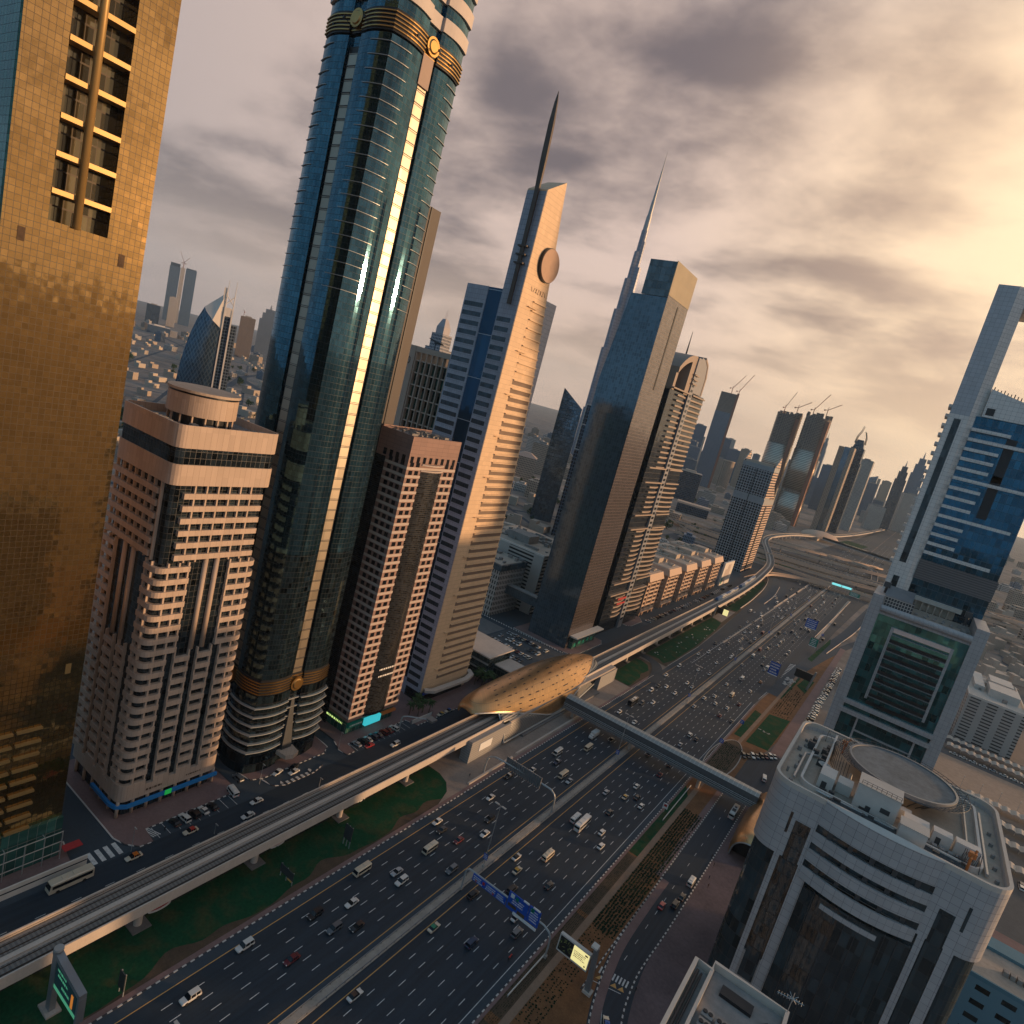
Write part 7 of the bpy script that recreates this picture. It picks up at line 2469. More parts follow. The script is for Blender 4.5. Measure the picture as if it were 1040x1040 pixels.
b = MB(); bar_text(b, -110.8, 57.19, 10.2, 1, 0, 5, 2.2, 2, 40); bar_text(b, -108.5, 57.19, 8.6, 1, 0, 4, 1.2, 1, 44); b.build('lettering', 'screen_green', sc)
b = MB(); b.cyl(-112.2, 57.6, 15.0, 15.5, .9, n=12); b.build('finial', 'ledge_grey', t)
# boards in the grass, backs and a small face
def grass_board(x, y, w, h, z0, nleg, lab, mt='dark_steel', az=0.0):
    t = thing('road_sign', lab, 'road sign', (x, y, .1))
    ca, sa = math.cos(az), math.sin(az)
    def P_(u, v, z): return (x + u * ca - v * sa, y + u * sa + v * ca, z)
    b = MB(); b.rings([[P_(-w / 2, v, z0), P_(-w / 2, v, z0 + h), P_(w / 2, v, z0 + h), P_(w / 2, v, z0)] for v in (-.1, .1)]); b.build('board', mt, t)
    for k in range(nleg):
        u = lerp(-w / 2 + .3, w / 2 - .3, k / max(1, nleg - 1))
        b = MB(); b.rings([[P_(u - .1, v, .1), P_(u - .1, v, z0 + h), P_(u + .1, v, z0 + h), P_(u + .1, v, .1)] for v in (.12, .3)]); b.build('leg', 'ledge_grey', t)
    return t


grass_board(-110.2, 135.2, 3.2, 4.6, 2.6, 3, 'tall narrow sign board seen from behind in the grass near the station')
q_ = grass_board(-110.4, 113.6, 5.6, 2.4, 1.7, 3, 'wide low road sign with small yellow strip on thin legs in the grass')
b = MB(); b.box(-109.6, -107.8, 113.3, 113.49, 1.4, 1.75); b.build('strip', 'yellow_paint', q_)
grass_board(-106.6, 68.6, 2.3, 4.2, 1.6, 2, 'small sign seen from behind beside the kerb, right of the video screen')
# far signs
def blue_board(x, y, w, h, z, lab, mt='sign_blue', post=-1):
    t = thing('road_sign', lab, 'road sign', (x, y, .1))
    bd = MB().box(x - w / 2, x + w / 2, y - .15, y + .15, z, z + h).build('board', mt, t)
    b = MB(); bar_text(b, x - w / 2 + .4, y - .17, z + .4, 1, 0, w - .8, h - .8, 4, int(x * 3 + y)); b.build('lettering', 'sign_white', bd)
    b = MB(); b.tube([(x + post * w * .5 + post * .5, y + .5, .1), (x + post * w * .5 + post * .5, y + .5, z + h)], .22, 6); b.tube([(x + post * (w * .5 + .5), y + .5, z + h * .6), (x - post * w * .4, y + .5, z + h * .6)], .18, 6); b.build('post', 'steel', t)
    b = MB(); b.box(x - w / 2, x + w / 2, y - .9, y - .2, z - .5, z - .1); b.build('light_bar', 'sign_white', t)
    return t


blue_board(-51.0, 462, 6.4, 8.4, 6.2, 'blue road sign at the exit gore with chevrons beyond the footbridge', post=1)
blue_board(-54.5, 645, 9.5, 8.0, 6.2, 'wide blue road sign over the lanes farther on, before the flyovers', post=1)
blue_board(-43.5, 590, 6.0, 6.5, 4.5, 'green road sign between the highway and its slip road', 'sign_green', 1)
blue_board(-43, 918, 12, 5.0, 5.6, 'dark green road sign under the nearest flyover', 'sign_green', 1)
for x, y, lab, mt in ((-48.0, 330, 'small blue sign beside the round planting bed', 'sign_blue'), (-46.5, 366, 'flat blue sign at the near corner of the left lawn square', 'sign_blue'), (-43.4, 652, 'tiny blue sign by the slip road after the green sign', 'sign_blue'),
                      (-47.5, 247, 'small red and white sign at the kerb before the footbridge', 'sign_white')):
    t = thing('road_sign', lab, 'road sign', (x, y, .1))
    b = MB(); b.box(x - 1.0, x + 1.0, y - .08, y + .08, 1.8, 3.9); b.build('board', mt, t)
    b = MB(); b.tube([(x, y + .15, .1), (x, y + .15, 3.6)], .08, 5); b.build('post', 'lamp_steel', t)
    b = MB()
    if mt == 'sign_white': b.box(x - .6, x + .6, y - .1, y - .081, 2.6, 3.6); b.build('mark', 'red_paint', t)
    else: bar_text(b, x - .8, y - .09, 2.1, 1, 0, 1.6, 1.5, 2, int(y)); b.build('lettering', 'sign_white', t)
for y, lab, z in ((588, 'far billboard half dark half yellow standing in the grass by the viaduct', 7), ):
    t = thing('billboard', lab, 'billboard', (-119, y, 0))
    b = MB(); b.tube([(-122.5, y - 22, .1), (-121.5, y - 22, 13)], .7, 6); b.build('post', 'steel', t)
    b = MB(); b.box(-121, -115.6, y - 22.3, y - 21.7, 6, 11); b.build('picture', 'black_metal', t)
    b = MB(); b.box(-115.59, -111.4, y - 22.3, y - 21.7, 6, 11); b.build('picture', 'billboard_lit', t)
t = thing('billboard', 'dark billboard on a tilted pale post in the grass by the parked cars', 'billboard', (-30, 482, 0))
b = MB(); b.tube([(-29.6, 480, .1), (-27.6, 481, 14)], .8, 6); b.build('post', 'steel', t)
b = MB(); b.box(-40, -28.5, 481, 482, 6, 11.5); b.build('picture', 'black_metal', t)
for x0, y0, x1, y1, lab in ((-46.6, 133, -46.3, 151.5, 'pale barrier rail lying between the blue gantry foot and planting bed'), (-45.6, 241, -46.0, 277, 'pale barrier rail on the grass strip before the footbridge')):
    t = thing('barrier', lab, 'barrier', (x0, y0, .1))
    b = MB(); b.beam([(x0, y0), (x1, y1)], -.12, .12, .35, .85); b.build('rail', 'white_wall', t)
    b = MB()
    for k in range(8):
        b.box(lerp(x0, x1, k / 7) - .09, lerp(x0, x1, k / 7) + .09, lerp(y0, y1, k / 7) - .1, lerp(y0, y1, k / 7) + .1, .1, .36)
    b.build('post', 'steel', t)
# station-side arched lamp by the kerb and single lamps on the service road
t = thing('street_lamp', 'grey curved overhead arm on the pavement before the station', 'overhead arm', (-143.8, 205, 0))
b = MB(); b.tube(path_at([(-146.6, 196, .1), (-146.6, 196, 5.2), (-145.4, 197, 6.4), (-142, 200, 6.6), (-137.5, 204.5, 6.5)], 5), .28, 7); b.build('arm', 'ledge_grey', t)
b = MB(); b.box(-139.5, -136, 202.6, 206, 6.2, 7.0); b.build('sign_box', 'steel', t)
sl = None
for x, y, lab in ((-148.6, 131.5, 'single street lamp at the side street by the beige tower'), (-149.2, 165.6, 'single street lamp at the corner before the pink tower'), (-143.9, 88.6, 'single street lamp by the zebra crossing'), (-137.0, 108.6, 'short lamp on the service road by the viaduct, near the beige tower'), (-136.6, 146.5, 'short lamp on the service road by the viaduct, near the blue tower')):
    h = 7.5 if x < -140 else 3.4
    t = thing('street_lamp', lab, 'street lamp', (x, y, .1))
    b = MB(); b.tube([(x, y, .05), (x, y, h)], .11, 6, .06); b.build('pole', 'lamp_steel', t)
    b = MB(); b.box(x - .2, x + 1.0, y - .14, y + .14, h - .05, h + .12); b.build('lamp_head', 'lamp_steel', t)
# palms and bushes at the foot of the cream tower
def palm(x, y, h, lab, seed, group):
    q = random.Random(seed)
    t = thing('palm_tree', lab, 'palm tree', (x, y, .1), group)
    b = MB(); b.tube([(x, y, .1), (x + .1, y, h * .5), (x, y + .15, h)], .26, 6, .16); b.build('trunk', 'bark', t)
    b = MB()
    for k in range(26):
        a = k * 2.4 + q.random() * .5; el = q.uniform(-.1, 1.1); L = q.uniform(2.0, 2.9)
        prev = None
        for j in range(6):
            f = j / 5
            r0 = L * f; zz_ = h + r0 * el - 1.5 * f * f * L * .45
            cx_, cy_ = x + math.cos(a) * r0 * .9, y + math.sin(a) * r0 * .9
            w_ = .42 * math.sin(math.pi * min(.97, f * .9 + .08))
            cur = ((cx_ - math.sin(a) * w_, cy_ + math.cos(a) * w_, zz_ - .15), (cx_, cy_, zz_), (cx_ + math.sin(a) * w_, cy_ - math.cos(a) * w_, zz_ - .15))
            if prev:
                b.quad(prev[0], prev[1], cur[1], cur[0]); b.quad(prev[1], prev[2], cur[2], cur[1])
            prev = cur
    b.build('fronds', 'leaf', t)
    return t


pl = palm(-152, 207.5, 5.5, 'palm between the pink tower and the cream tower', 1, 'palms between the pink and cream towers')
for x, y in ((-149.5, 210.5), (-153.5, 211.5), (-150.5, 214.5), (-155, 215.5), (-148.8, 217)): copy_thing(pl, (x, y, .1), None, x * y, 1.0)
pl2 = palm(-150, 259, 6, 'palm at the corner between the cream tower and low glass building', 2, 'palms beside the low glass building')
for x, y in ((-152.6, 262), (-148.4, 262.6), (-154.8, 258.5), (-150.6, 264.2), (-156, 263)): copy_thing(pl2, (x, y, .1), None, x * y, 1.1)
b = thing('hoarding', 'short pale hoarding on the pavement between pink and cream towers', 'hoarding', (-146, 207, 0))
q = MB(); q.box(-146.6, -146.3, 203, 216, .14, 2.0); q.build('boarding', 'white_wall', b)
q = MB(); q.box(-146.7, -146.2, 202.9, 203.2, .14, 2.2); q.box(-146.7, -146.2, 215.8, 216.1, .14, 2.2); q.build('end_post', 'steel', b)
# ---------------------------------------------------------------- vehicles
m, T, bs = _new('car_paint')
oi = T.n('ShaderNodeObjectInfo')
T.link(oi.outputs['Color'], bs.inputs['Base Color'])
bs.inputs['Roughness'].default_value = .28
bs.inputs['Metallic'].default_value = .15
bs.inputs['Coat Weight'].default_value = .5
bs.inputs['Coat Roughness'].default_value = .08
plain('car_glass', (.012, .015, .02), .08, .3, var=.05)
plain('tyre', (.012, .012, .013), .85, var=.1)
plain('rim_metal', (.35, .35, .36), .35, .8, var=.1)
plain('head_lamp', (.7, .7, .66), .2, .2, var=.05)
emit('tail_lamp', (.45, .02, .02), .25)
CARCOL = {'white': (.66, .64, .60), 'cream': (.62, .53, .40), 'black': (.012, .014, .018), 'grey': (.10, .115, .13), 'silver': (.38, .40, .42), 'dkred': (.13, .012, .018), 'red': (.36, .02, .03), 'blue': (.02, .04, .085), 'orange': (.5, .2, .06)}


def sect(y, hw, z0, z1, ch=.12, tw=None):
    tw = hw if tw is None else tw
    return [(-hw, y, z0 + ch * .5), (-hw + ch * .4, y, z0), (hw - ch * .4, y, z0), (hw, y, z0 + ch * .5), (lerp(hw, tw, .8), y, z1 - ch), (tw - ch, y, z1), (-tw + ch, y, z1), (-lerp(hw, tw, .8), y, z1 - ch)]


def car_meshes(kind):
    """meshes about the origin, nose towards +y"""
    out = []
    B, G, RF = MB(), MB(), MB()
    if kind in ('sedan', 'taxi', 'suv', 'pickup'):
        if kind == 'suv':
            L, hw, zb_, zr_, cab, wr = 2.25, .88, .98, 1.68, [(-2.12, .98), (-1.9, 1.66), (.35, 1.68), (1.05, 1.0)], .36
            body = [(-2.25, .78, .45, .85), (-2.18, .86, .36, .98), (-1.2, .88, .32, 1.0), (.6, .88, .32, 1.0), (1.1, .88, .32, .99), (1.9, .85, .34, .90), (2.18, .78, .40, .80), (2.25, .70, .45, .70)]
        elif kind == 'pickup':
            L, hw, wr = 2.4, .86, .36
            cab = [(-.55, .95), (-.4, 1.6), (.55, 1.62), (1.2, .98)]
            body = [(-2.4, .84, .45, .95), (-2.35, .86, .4, .97), (-.6, .86, .36, .97), (1.15, .86, .34, .98), (2.0, .83, .36, .90), (2.3, .76, .42, .80), (2.38, .70, .45, .70)]
        else:
            L, hw, wr = 2.1, .82, .31
            cab = [(-1.55, .82), (-1.0, 1.30), (.15, 1.33), (.95, .82)]
            body = [(-2.1, .70, .40, .70), (-2.02, .78, .30, .80), (-1.4, .82, .26, .84), (0, .82, .25, .84), (1.0, .82, .25, .83), (1.65, .79, .27, .74), (2.02, .70, .33, .62), (2.1, .60, .38, .54)]
        B.rings([sect(y, w, z0, z1) for y, w, z0, z1 in body])
        rg = []
        for i, (y, z) in enumerate(cab):
            w1 = hw - .05 if i in (0, 3) else hw - .20
            rg.append([(-(hw - .06), y, body[2][3] - .06), ((hw - .06), y, body[2][3] - .06), (w1, y, z), (-w1, y, z)])
        G.rings(rg)
        (ya, za), (yb, zb2) = cab[1], cab[2]
        w1 = hw - .19
        RF.box(-w1, w1, ya - .02, yb + .02, min(za, zb2) - .02, max(za, zb2) + .035)
        for yy in (ya, lerp(ya, yb, .48), yb):
            for s_ in (-1, 1):
                RF.rings([[(s_ * (hw - .045), yy - .05, body[2][3] - .03), (s_ * (hw - .045), yy + .05, body[2][3] - .03), (s_ * w1, yy + .05, za), (s_ * w1, yy - .05, za)], [(s_ * (hw - .11), yy - .05, body[2][3] - .03), (s_ * (hw - .11), yy + .05, body[2][3] - .03), (s_ * (w1 - .06), yy + .05, za), (s_ * (w1 - .06), yy - .05, za)]])
        wy = (-1.28, 1.28) if kind != 'pickup' else (-1.45, 1.4)
        front, rear, zf, zr2 = L - .06, -L + .04, .62 if kind in ('sedan', 'taxi') else .76, .68 if kind in ('sedan', 'taxi') else .84
    else:
        L, hw, H_ = {'minibus': (2.9, .98, 2.25), 'van': (2.6, .95, 2.15), 'bus': (5.0, 1.2, 3.0), 'truck': (3.6, 1.1, 2.9)}[kind]
        wr = .36 if kind != 'bus' else .45
        if kind == 'truck':
            B.rings([sect(y, w, z0, z1) for y, w, z0, z1 in ((1.9, 1.0, .45, 2.1), (2.0, 1.02, .4, 2.2), (2.9, 1.02, .4, 2.2), (3.45, 1.0, .4, 1.5), (3.6, .95, .45, 1.2))])
            B.box(-hw, hw, -L, 1.75, .75, H_)
            G.box(-1.03, 1.03, 2.5, 3.2, 1.35, 1.95)
        else:
            nose = .35 if kind != 'van' else .6
            B.rings([sect(y, w, z0, z1, .16, tw) for y, w, z0, z1, tw in ((-L, hw - .06, .5, H_ - .15, hw - .14), (-L + .1, hw, .38, H_, hw - .08), (L - nose - .5, hw, .36, H_, hw - .08), (L - nose, hw, .36, H_ - .12, hw - .1), (L - .08, hw - .03, .4, H_ * .52, hw - .06), (L, hw - .1, .45, H_ * .42, hw - .14))])
            for s_ in (-1, 1):
                x = s_ * hw
                G.box(min(x, x + s_ * .02), max(x, x + s_ * .02), -L + .4, L - nose - .3, H_ * .52, H_ * .82)
            G.box(-hw + .16, hw - .16, -L - .02, -L + .02, H_ * .55, H_ * .82)
            G.rings([[(-hw + .1, L - .02, H_ * .50), (hw - .1, L - .02, H_ * .50), (hw - .16, L - nose + .06, H_ * .90), (-hw + .16, L - nose + .06, H_ * .90)], [(-hw + .1, L - .16, H_ * .50), (hw - .1, L - .16, H_ * .50), (hw - .16, L - nose - .1, H_ * .90), (-hw + .16, L - nose - .1, H_ * .90)]])
            RF.box(-hw * .6, hw * .6, -L * .55, -L * .1, H_, H_ + .16); RF.box(-hw * .4, hw * .4, L * .15, L * .4, H_, H_ + .12)
        wy = (-L * .56, L * .62)
        front, rear, zf, zr2 = L - .03, -L - .02, .75, .85
    wheels = []
    for yy in wy:
        for s_ in (-1, 1):
            x = s_ * (hw - .02)
            tb = MB(); tb.rings([[(x + dx, yy + wr * math.cos(2 * math.pi * k / 12), wr + wr * math.sin(2 * math.pi * k / 12)) for k in range(12)] for dx in (-.11, .05)])
            rb = MB(); rb.rings([[(x + dx * s_, yy + wr * .6 * math.cos(2 * math.pi * k / 10), wr + wr * .6 * math.sin(2 * math.pi * k / 10)) for k in range(10)] for dx in (.051, .07)])
            wheels.append((tb, rb))
    hl, tlm = [], []
    for s_ in (-1, 1):
        a = MB(); x = s_ * (hw - .24); a.box(x - .17, x + .17, front - .12, front + .02, zf - .09, zf + .07); hl.append(a)
        a = MB(); a.box(x - .16, x + .16, rear - .02, rear + .1, zr2 - .12, zr2 + .06); tlm.append(a)
    return B, G, RF, wheels, hl, tlm


PROTO = {}


def set_col(t, colr, roofc=None):
    for c in [t] + list(t.children):
        if c.type != 'MESH': continue
        c.color = (*(CARCOL[colr] if isinstance(colr, str) else colr), 1)
        if roofc and c.name.split('.')[0] in ('roof', 'taxi_light'): c.color = (*roofc, 1)


CATS = {'sedan': 'car', 'taxi': 'taxi', 'suv': 'car', 'pickup': 'pickup truck', 'minibus': 'minibus', 'van': 'van', 'bus': 'bus', 'truck': 'truck'}
NAMES = {'sedan': 'sedan_car', 'taxi': 'taxi', 'suv': 'off_road_car', 'pickup': 'pickup_truck', 'minibus': 'minibus', 'van': 'delivery_van', 'bus': 'bus', 'truck': 'box_truck'}


def vehicle(kind, colr, x, y, heading, lab, group, roofc=None, z=.06):
    """detailed vehicle with parts"""
    if kind not in PROTO:
        t = thing(NAMES[kind], lab, CATS[kind], (0, 0, 0), group)
        B, G, RF, wh, hl, tlm = car_meshes(kind)
        B.build('body', 'car_paint', t, False)
        G.build('windows', 'car_glass', t)
        if RF.v: RF.build('roof', 'car_paint', t)
        for tb, rb in wh:
            w = tb.build('wheel', 'tyre', t); rb.build('rim', 'rim_metal', w)
        for a in hl: a.build('headlight', 'head_lamp', t)
        for a in tlm: a.build('tail_light', 'tail_lamp', t)
        if kind == 'taxi':
            b = MB(); b.box(-.3, .3, -.55, -.35, 1.37, 1.52); b.build('taxi_light', 'car_paint', t)
        PROTO[kind] = t
        r = t
        r.location = (x, y, z); r.rotation_euler = (0, 0, heading)
    else:
        r = copy_thing(PROTO[kind], (x, y, z), lab, heading, 1.0, group)
    set_col(r, colr, roofc)
    return r


LC = [-99.5, -96.05, -92.7, -89.35, -85.95, -82.4]
RC = [-72.4, -68.9, -65.55, -62.2, -58.8, -55.45, -51.6]
WORD = {'dkred': 'dark red', 'cream': 'cream'}
KW = {'sedan': 'sedan', 'suv': 'off-road car', 'pickup': 'pickup truck', 'minibus': 'minibus', 'van': 'van', 'bus': 'bus', 'truck': 'box truck'}
LORD = ['outermost lane', 'second verge-side lane', 'third verge-side lane', 'third lane from the median', 'second lane from the median', 'lane beside the median']
RORD = ['lane beside the median', 'second lane from the median', 'third lane from the median', 'fourth lane from the median', 'third lane from the kerb', 'second lane from the kerb', 'kerb lane']
MARKS = [(72, 'by the roadside screen'), (92, 'nearest the camera'), (113.5, 'by the wide grass sign'), (135, 'by the tall grass sign'), (150.4, 'by the blue gantry'), (163.3, 'by the tall median lamp'),
         (184, 'midway between the gantries'), (204.5, 'by the arched gantry'), (232, 'halfway to the footbridge'), (279, 'at the footbridge'), (325, 'just beyond the footbridge'), (365, 'one lamp past the footbridge'), (415, 'well beyond the footbridge'), (462, 'by the far exit sign')]
used = {}


def label_for(desc, lane, y, side):
    mk = min(MARKS, key=lambda q: abs(q[0] - y))[1]
    lab = '%s, %s %s, %s' % (desc, 'oncoming' if side == 'L' else 'outbound', lane, mk)
    n = used.get(lab, 0); used[lab] = n + 1
    if n: lab += ', %s one' % ('farther' if n == 1 else 'farthest')
    return lab


L = [('suv', 'white', -99.9, 94.0), ('sedan', 'dkred', -89.6, 100.0), ('suv', 'black', -96.3, 112.4), ('suv', 'grey', -90.0, 113.3), ('sedan', 'black', -86.8, 118.2), ('sedan', 'white', -92.8, 122.2), ('minibus', 'cream', -99.5, 132.1), ('sedan', 'silver', -92.9, 139.9), ('suv', 'white', -89.4, 138.4), ('minibus', 'cream', -92.8, 154.7), ('sedan', 'white', -100.1, 166.4), ('sedan', 'black', -95.9, 164.6), ('suv', 'grey', -83.5, 153.7), ('suv', 'white', -96.5, 78.4), ('sedan', 'dkred', -89.7, 165.5), ('suv', 'black', -88.6, 182.6), ('sedan', 'white', -85.1, 175.3), ('sedan', 'white', -96.1, 192.7), ('pickup', 'black', -99.4, 209.8), ('sedan', 'white', -95.6, 221.8), ('minibus', 'white', -96.1, 243.2), ('pickup', 'blue', -91.9, 236.8), ('minibus', 'cream', -86.1, 230.3), ('sedan', 'silver', -82.1, 229.3), ('minibus', 'cream', -89.3, 259.7), ('truck', 'white', -93.2, 272.2), ('sedan', 'black', -85.8, 277.5), ('bus', 'black', -96.0, 326.3), ('suv', 'black', -92.5, 331.4), ('sedan', 'white', -88.4, 339.1), ('suv', 'white', -96.4, 353.8), ('sedan', 'black', -95.7, 364.7), ('sedan', 'white', -91.7, 369.5), ('sedan', 'white', -85.4, 366.1), ('sedan', 'white', -87.6, 390.2), ('sedan', 'white', -98.8, 387.0), ('suv', 'white', -99.7, 412.5), ('sedan', 'white', -99.1, 453.4), ('sedan', 'white', -88.8, 421.5), ('sedan', 'silver', -81.5, 423.3), ('sedan', 'white', -84.3, 451.3), ('sedan', 'white', -96.0, 308.7), ('sedan', 'white', -86.3, 306.0), ('sedan', 'silver', -82.1, 387.5)]
Rr = [('taxi', 'green', -72.5, 133.8), ('suv', 'blue', -62.6, 138.0), ('suv', 'black', -72.0, 151.4), ('suv', 'black', -65.6, 162.6), ('sedan', 'white', -59.1, 155.0), ('suv', 'grey', -56.0, 150.6), ('sedan', 'black', -57.9, 173.7), ('sedan', 'whiteblack', -72.7, 175.4), ('taxi', 'yellow', -69.1, 170.6), ('minibus', 'cream', -65.7, 184.3), ('minibus', 'white', -68.7, 210.0), ('bus', 'white', -65.4, 209.2), ('sedan', 'black', -61.7, 225.8), ('sedan', 'white', -58.6, 212.3), ('sedan', 'white', -56.0, 205.1), ('sedan', 'silver', -68.7, 236.6), ('taxi', 'yellow', -62.1, 241.1), ('sedan', 'black', -58.2, 245.4), ('sedan', 'white', -61.7, 252.8), ('sedan', 'white', -54.3, 241.5), ('sedan', 'dkred', -58.6, 271.5), ('sedan', 'whiteblack', -72.1, 105.1), ('suv', 'white', -61.8, 323.6), ('sedan', 'black', -57.3, 322.7), ('sedan', 'silver', -61.9, 308.4), ('sedan', 'dkred', -57.6, 365.6), ('sedan', 'grey', -51.6, 366.0), ('sedan', 'white', -57.6, 381.4), ('sedan', 'white', -64.3, 379.9), ('sedan', 'white', -68.0, 390.3), ('sedan', 'white', -71.2, 380.0), ('sedan', 'silver', -71.7, 361.0), ('sedan', 'dkred', -53.9, 395.5), ('minibus', 'cream', -61.3, 404.4), ('minibus', 'white', -64.1, 442.1), ('sedan', 'white', -56.5, 426.2), ('sedan', 'white', -70.5, 419.5), ('sedan', 'orange', -53.7, 452.8), ('sedan', 'black', -68.7, 283.2), ('sedan', 'black', -58.6, 284.1)]
TAXI = {'green': (.0, .22, .10), 'yellow': (.62, .33, .04), 'red': (.50, .04, .03), 'orangeroof': (.70, .18, .02), 'blue': (.02, .10, .34)}
for side, lst, lanes, ords, hd in (('L', L, LC, LORD, math.pi), ('R', Rr, RC, RORD, 0.0)):
    for kind, colr, x, y in sorted(lst, key=lambda q: q[3]):
        li = min(range(len(lanes)), key=lambda i: abs(lanes[i] - x))
        gp = 'vehicles on the highway %s' % ('towards the camera' if side == 'L' else 'leading away')
        xx = lerp(x, lanes[li], .75)
        jit = random.Random(int(y * 10)).uniform(-.02, .02)
        if kind == 'taxi':
            vehicle(kind, 'cream', xx, y, hd + jit, label_for('cream taxi with %s roof' % colr, ords[li], y, side), gp, TAXI[colr])
        elif colr == 'whiteblack':
            vehicle(kind, 'white', xx, y, hd + jit, label_for('white sedan with black roof', ords[li], y, side), gp, (.012, .013, .016))
        else:
            rf = (.6, .58, .54) if kind == 'bus' and colr == 'black' else None
            if kind == 'pickup': rf = (.6, .58, .54)
            vehicle(kind, colr, xx, y, hd + jit, label_for('%s %s' % (WORD.get(colr, colr), KW[kind]), ords[li], y, side), gp, rf)
# small motorcycle
t = thing('motorcycle', 'red motorcycle and rider in the kerb lane before the blue gantry', 'motorcycle', (-52.6, 142.9, .06))
b = MB(); b.tube([(-52.6, 142.1, .9), (-52.6, 142.7, .75), (-52.6, 143.4, .9), (-52.6, 143.7, .55)], .16, 6); b.box(-52.75, -52.45, 142.3, 143.1, .45, .8); b.build('frame', 'red_paint', t)
for yy in (142.2, 143.65):
    b = MB(); b.rings([[(-52.6 + dx, yy + .3 * math.cos(k * .6283), .36 + .3 * math.sin(k * .6283)) for k in range(10)] for dx in (-.06, .06)]); b.build('wheel', 'tyre', t)


# --- people: one skinned figure, copied
def make_person(loc, lab, colr, group, walk=.22):
    vs_ = [(0, 0, .86), (0, 0, 1.10), (0, 0, 1.32), (0, 0, 1.46), (0, .02, 1.60), (0, .02, 1.70),
           (.10, 0, .82), (.11, walk * .6, .46), (.11, walk, .06), (.11, walk + .16, .03), (-.10, 0, .82), (-.11, -walk * .4, .46), (-.11, -walk * 1.2, .08), (-.11, -walk * 1.2 + .16, .03),
           (.19, 0, 1.34), (.24, -.08, 1.06), (.24, .06, .82), (-.19, 0, 1.34), (-.24, .08, 1.06), (-.24, .16, .84)]
    ed = [(0, 1), (1, 2), (2, 3), (3, 4), (4, 5), (0, 6), (6, 7), (7, 8), (8, 9), (0, 10), (10, 11), (11, 12), (12, 13), (2, 14), (14, 15), (15, 16), (2, 17), (17, 18), (18, 19)]
    ra = [.14, .14, .15, .055, .09, .07, .085, .06, .045, .03, .085, .06, .045, .03, .065, .045, .03, .065, .045, .03]
    me = bpy.data.meshes.new('person'); me.from_pydata(vs_, ed, [])
    o = bpy.data.objects.new('person', me); col.objects.link(o)
    o.location = loc
    sk = o.modifiers.new('skin', 'SKIN')
    for i, v in enumerate(me.skin_vertices[0].data): v.radius = (ra[i], ra[i] * (.75 if i < 3 else 1)); v.use_root = i == 0
    o.modifiers.new('sub', 'SUBSURF').levels = 1
    o.modifiers['sub'].render_levels = 1
    me.materials.append(MATS['car_paint'])
    o.color = (*colr, 1)
    hb = MB(); hb.cyl(0, .01, 1.66, 1.78, .10, .06, 10)
    h = hb.build('hair', 'black_metal'); h.parent = o
    return tag(o, lab, 'person', group)


p0 = make_person((-23.0, 161, .05), 'person in dark clothes walking on the paved plaza below the crossing', (.03, .03, .04), 'people on foot')
for x, y, lab, c, rz in ((-22.4, 232.5, 'person in black standing on the plaza just before the golden pod', (.02, .02, .025), 1.2), (-21.6, 224.0, 'person in dark blue walking on the plaza, second from the golden pod', (.02, .03, .06), 2.5), (-20.6, 219.5, 'person in brown walking on the plaza, third from the golden pod', (.07, .04, .03), 4.0),
                         (-24.4, 236.5, 'person by the kerb beside the golden pod', (.05, .05, .06), .4), (-145.8, 98.6, 'person in dark clothes on the pavement before the beige tower', (.03, .03, .035), 1.0), (-108.8, 196, 'person standing on the bare station forecourt', (.02, .02, .03), 0.3)):
    o = p0.copy(); col.objects.link(o); o.location = (x, y, .13); o.rotation_euler = (0, 0, rz); o['label'] = lab; o.color = (*c, 1)
    for ch in p0.children:
        d = ch.copy(); col.objects.link(d); d.parent = o

# --- service roads, parking
vehicle('bus', 'cream', -142.0, 73.0, math.pi, 'long cream coach beside the white hoarding on the service road', None)
vehicle('taxi', 'cream', -141.2, 87.9, math.pi, 'cream taxi with orange roof by the zebra crossing', None, TAXI['orangeroof'])
vehicle('taxi', 'cream', -141.4, 103.8, math.pi, 'cream taxi with red roof passing the beige tower', None, TAXI['red'])
vehicle('sedan', 'white', -141.6, 125.6, math.pi, 'white sedan on the service road by the side street', None)
vehicle('sedan', 'white', -137.6, 119.9, math.pi, 'white sedan half hidden behind the viaduct parapet', None)
vehicle('van', 'white', -149.3, 122.2, math.pi * .5 - .15, 'white van parked at the corner of the beige tower', None)
vehicle('suv', 'grey', -154.3, 127.3, math.pi * .5, 'grey car in the side street between beige and blue towers', None)
vehicle('sedan', 'white', -149.9, 139.4, math.pi + .25, 'white sedan at the blue tower entrance, nearer the corner', None)
vehicle('sedan', 'white', -147.1, 144.0, math.pi + .1, 'white sedan at the blue tower entrance, farther from the corner', None)
vehicle('sedan', 'black', -149.3, 145.4, math.pi + .2, 'black car under the blue tower canopy', None)
vehicle('suv', 'white', -139.4, 186.2, math.pi, 'white car peeping over the viaduct by the pink tower', None)
for i, (c, k) in enumerate((('black', 'sedan'), ('white', 'suv'), ('black', 'suv'), ('white', 'sedan'), ('black', 'sedan'))):
    nm = ['first (nearest)', 'second', 'third', 'fourth', 'fifth'][i]
    vehicle(k, c, -147.0, 102.2 + 2.95 * i, math.pi * .5 + .06, '%s car parked before the beige tower, %s of five' % (c, nm), 'cars parked before the beige tower')
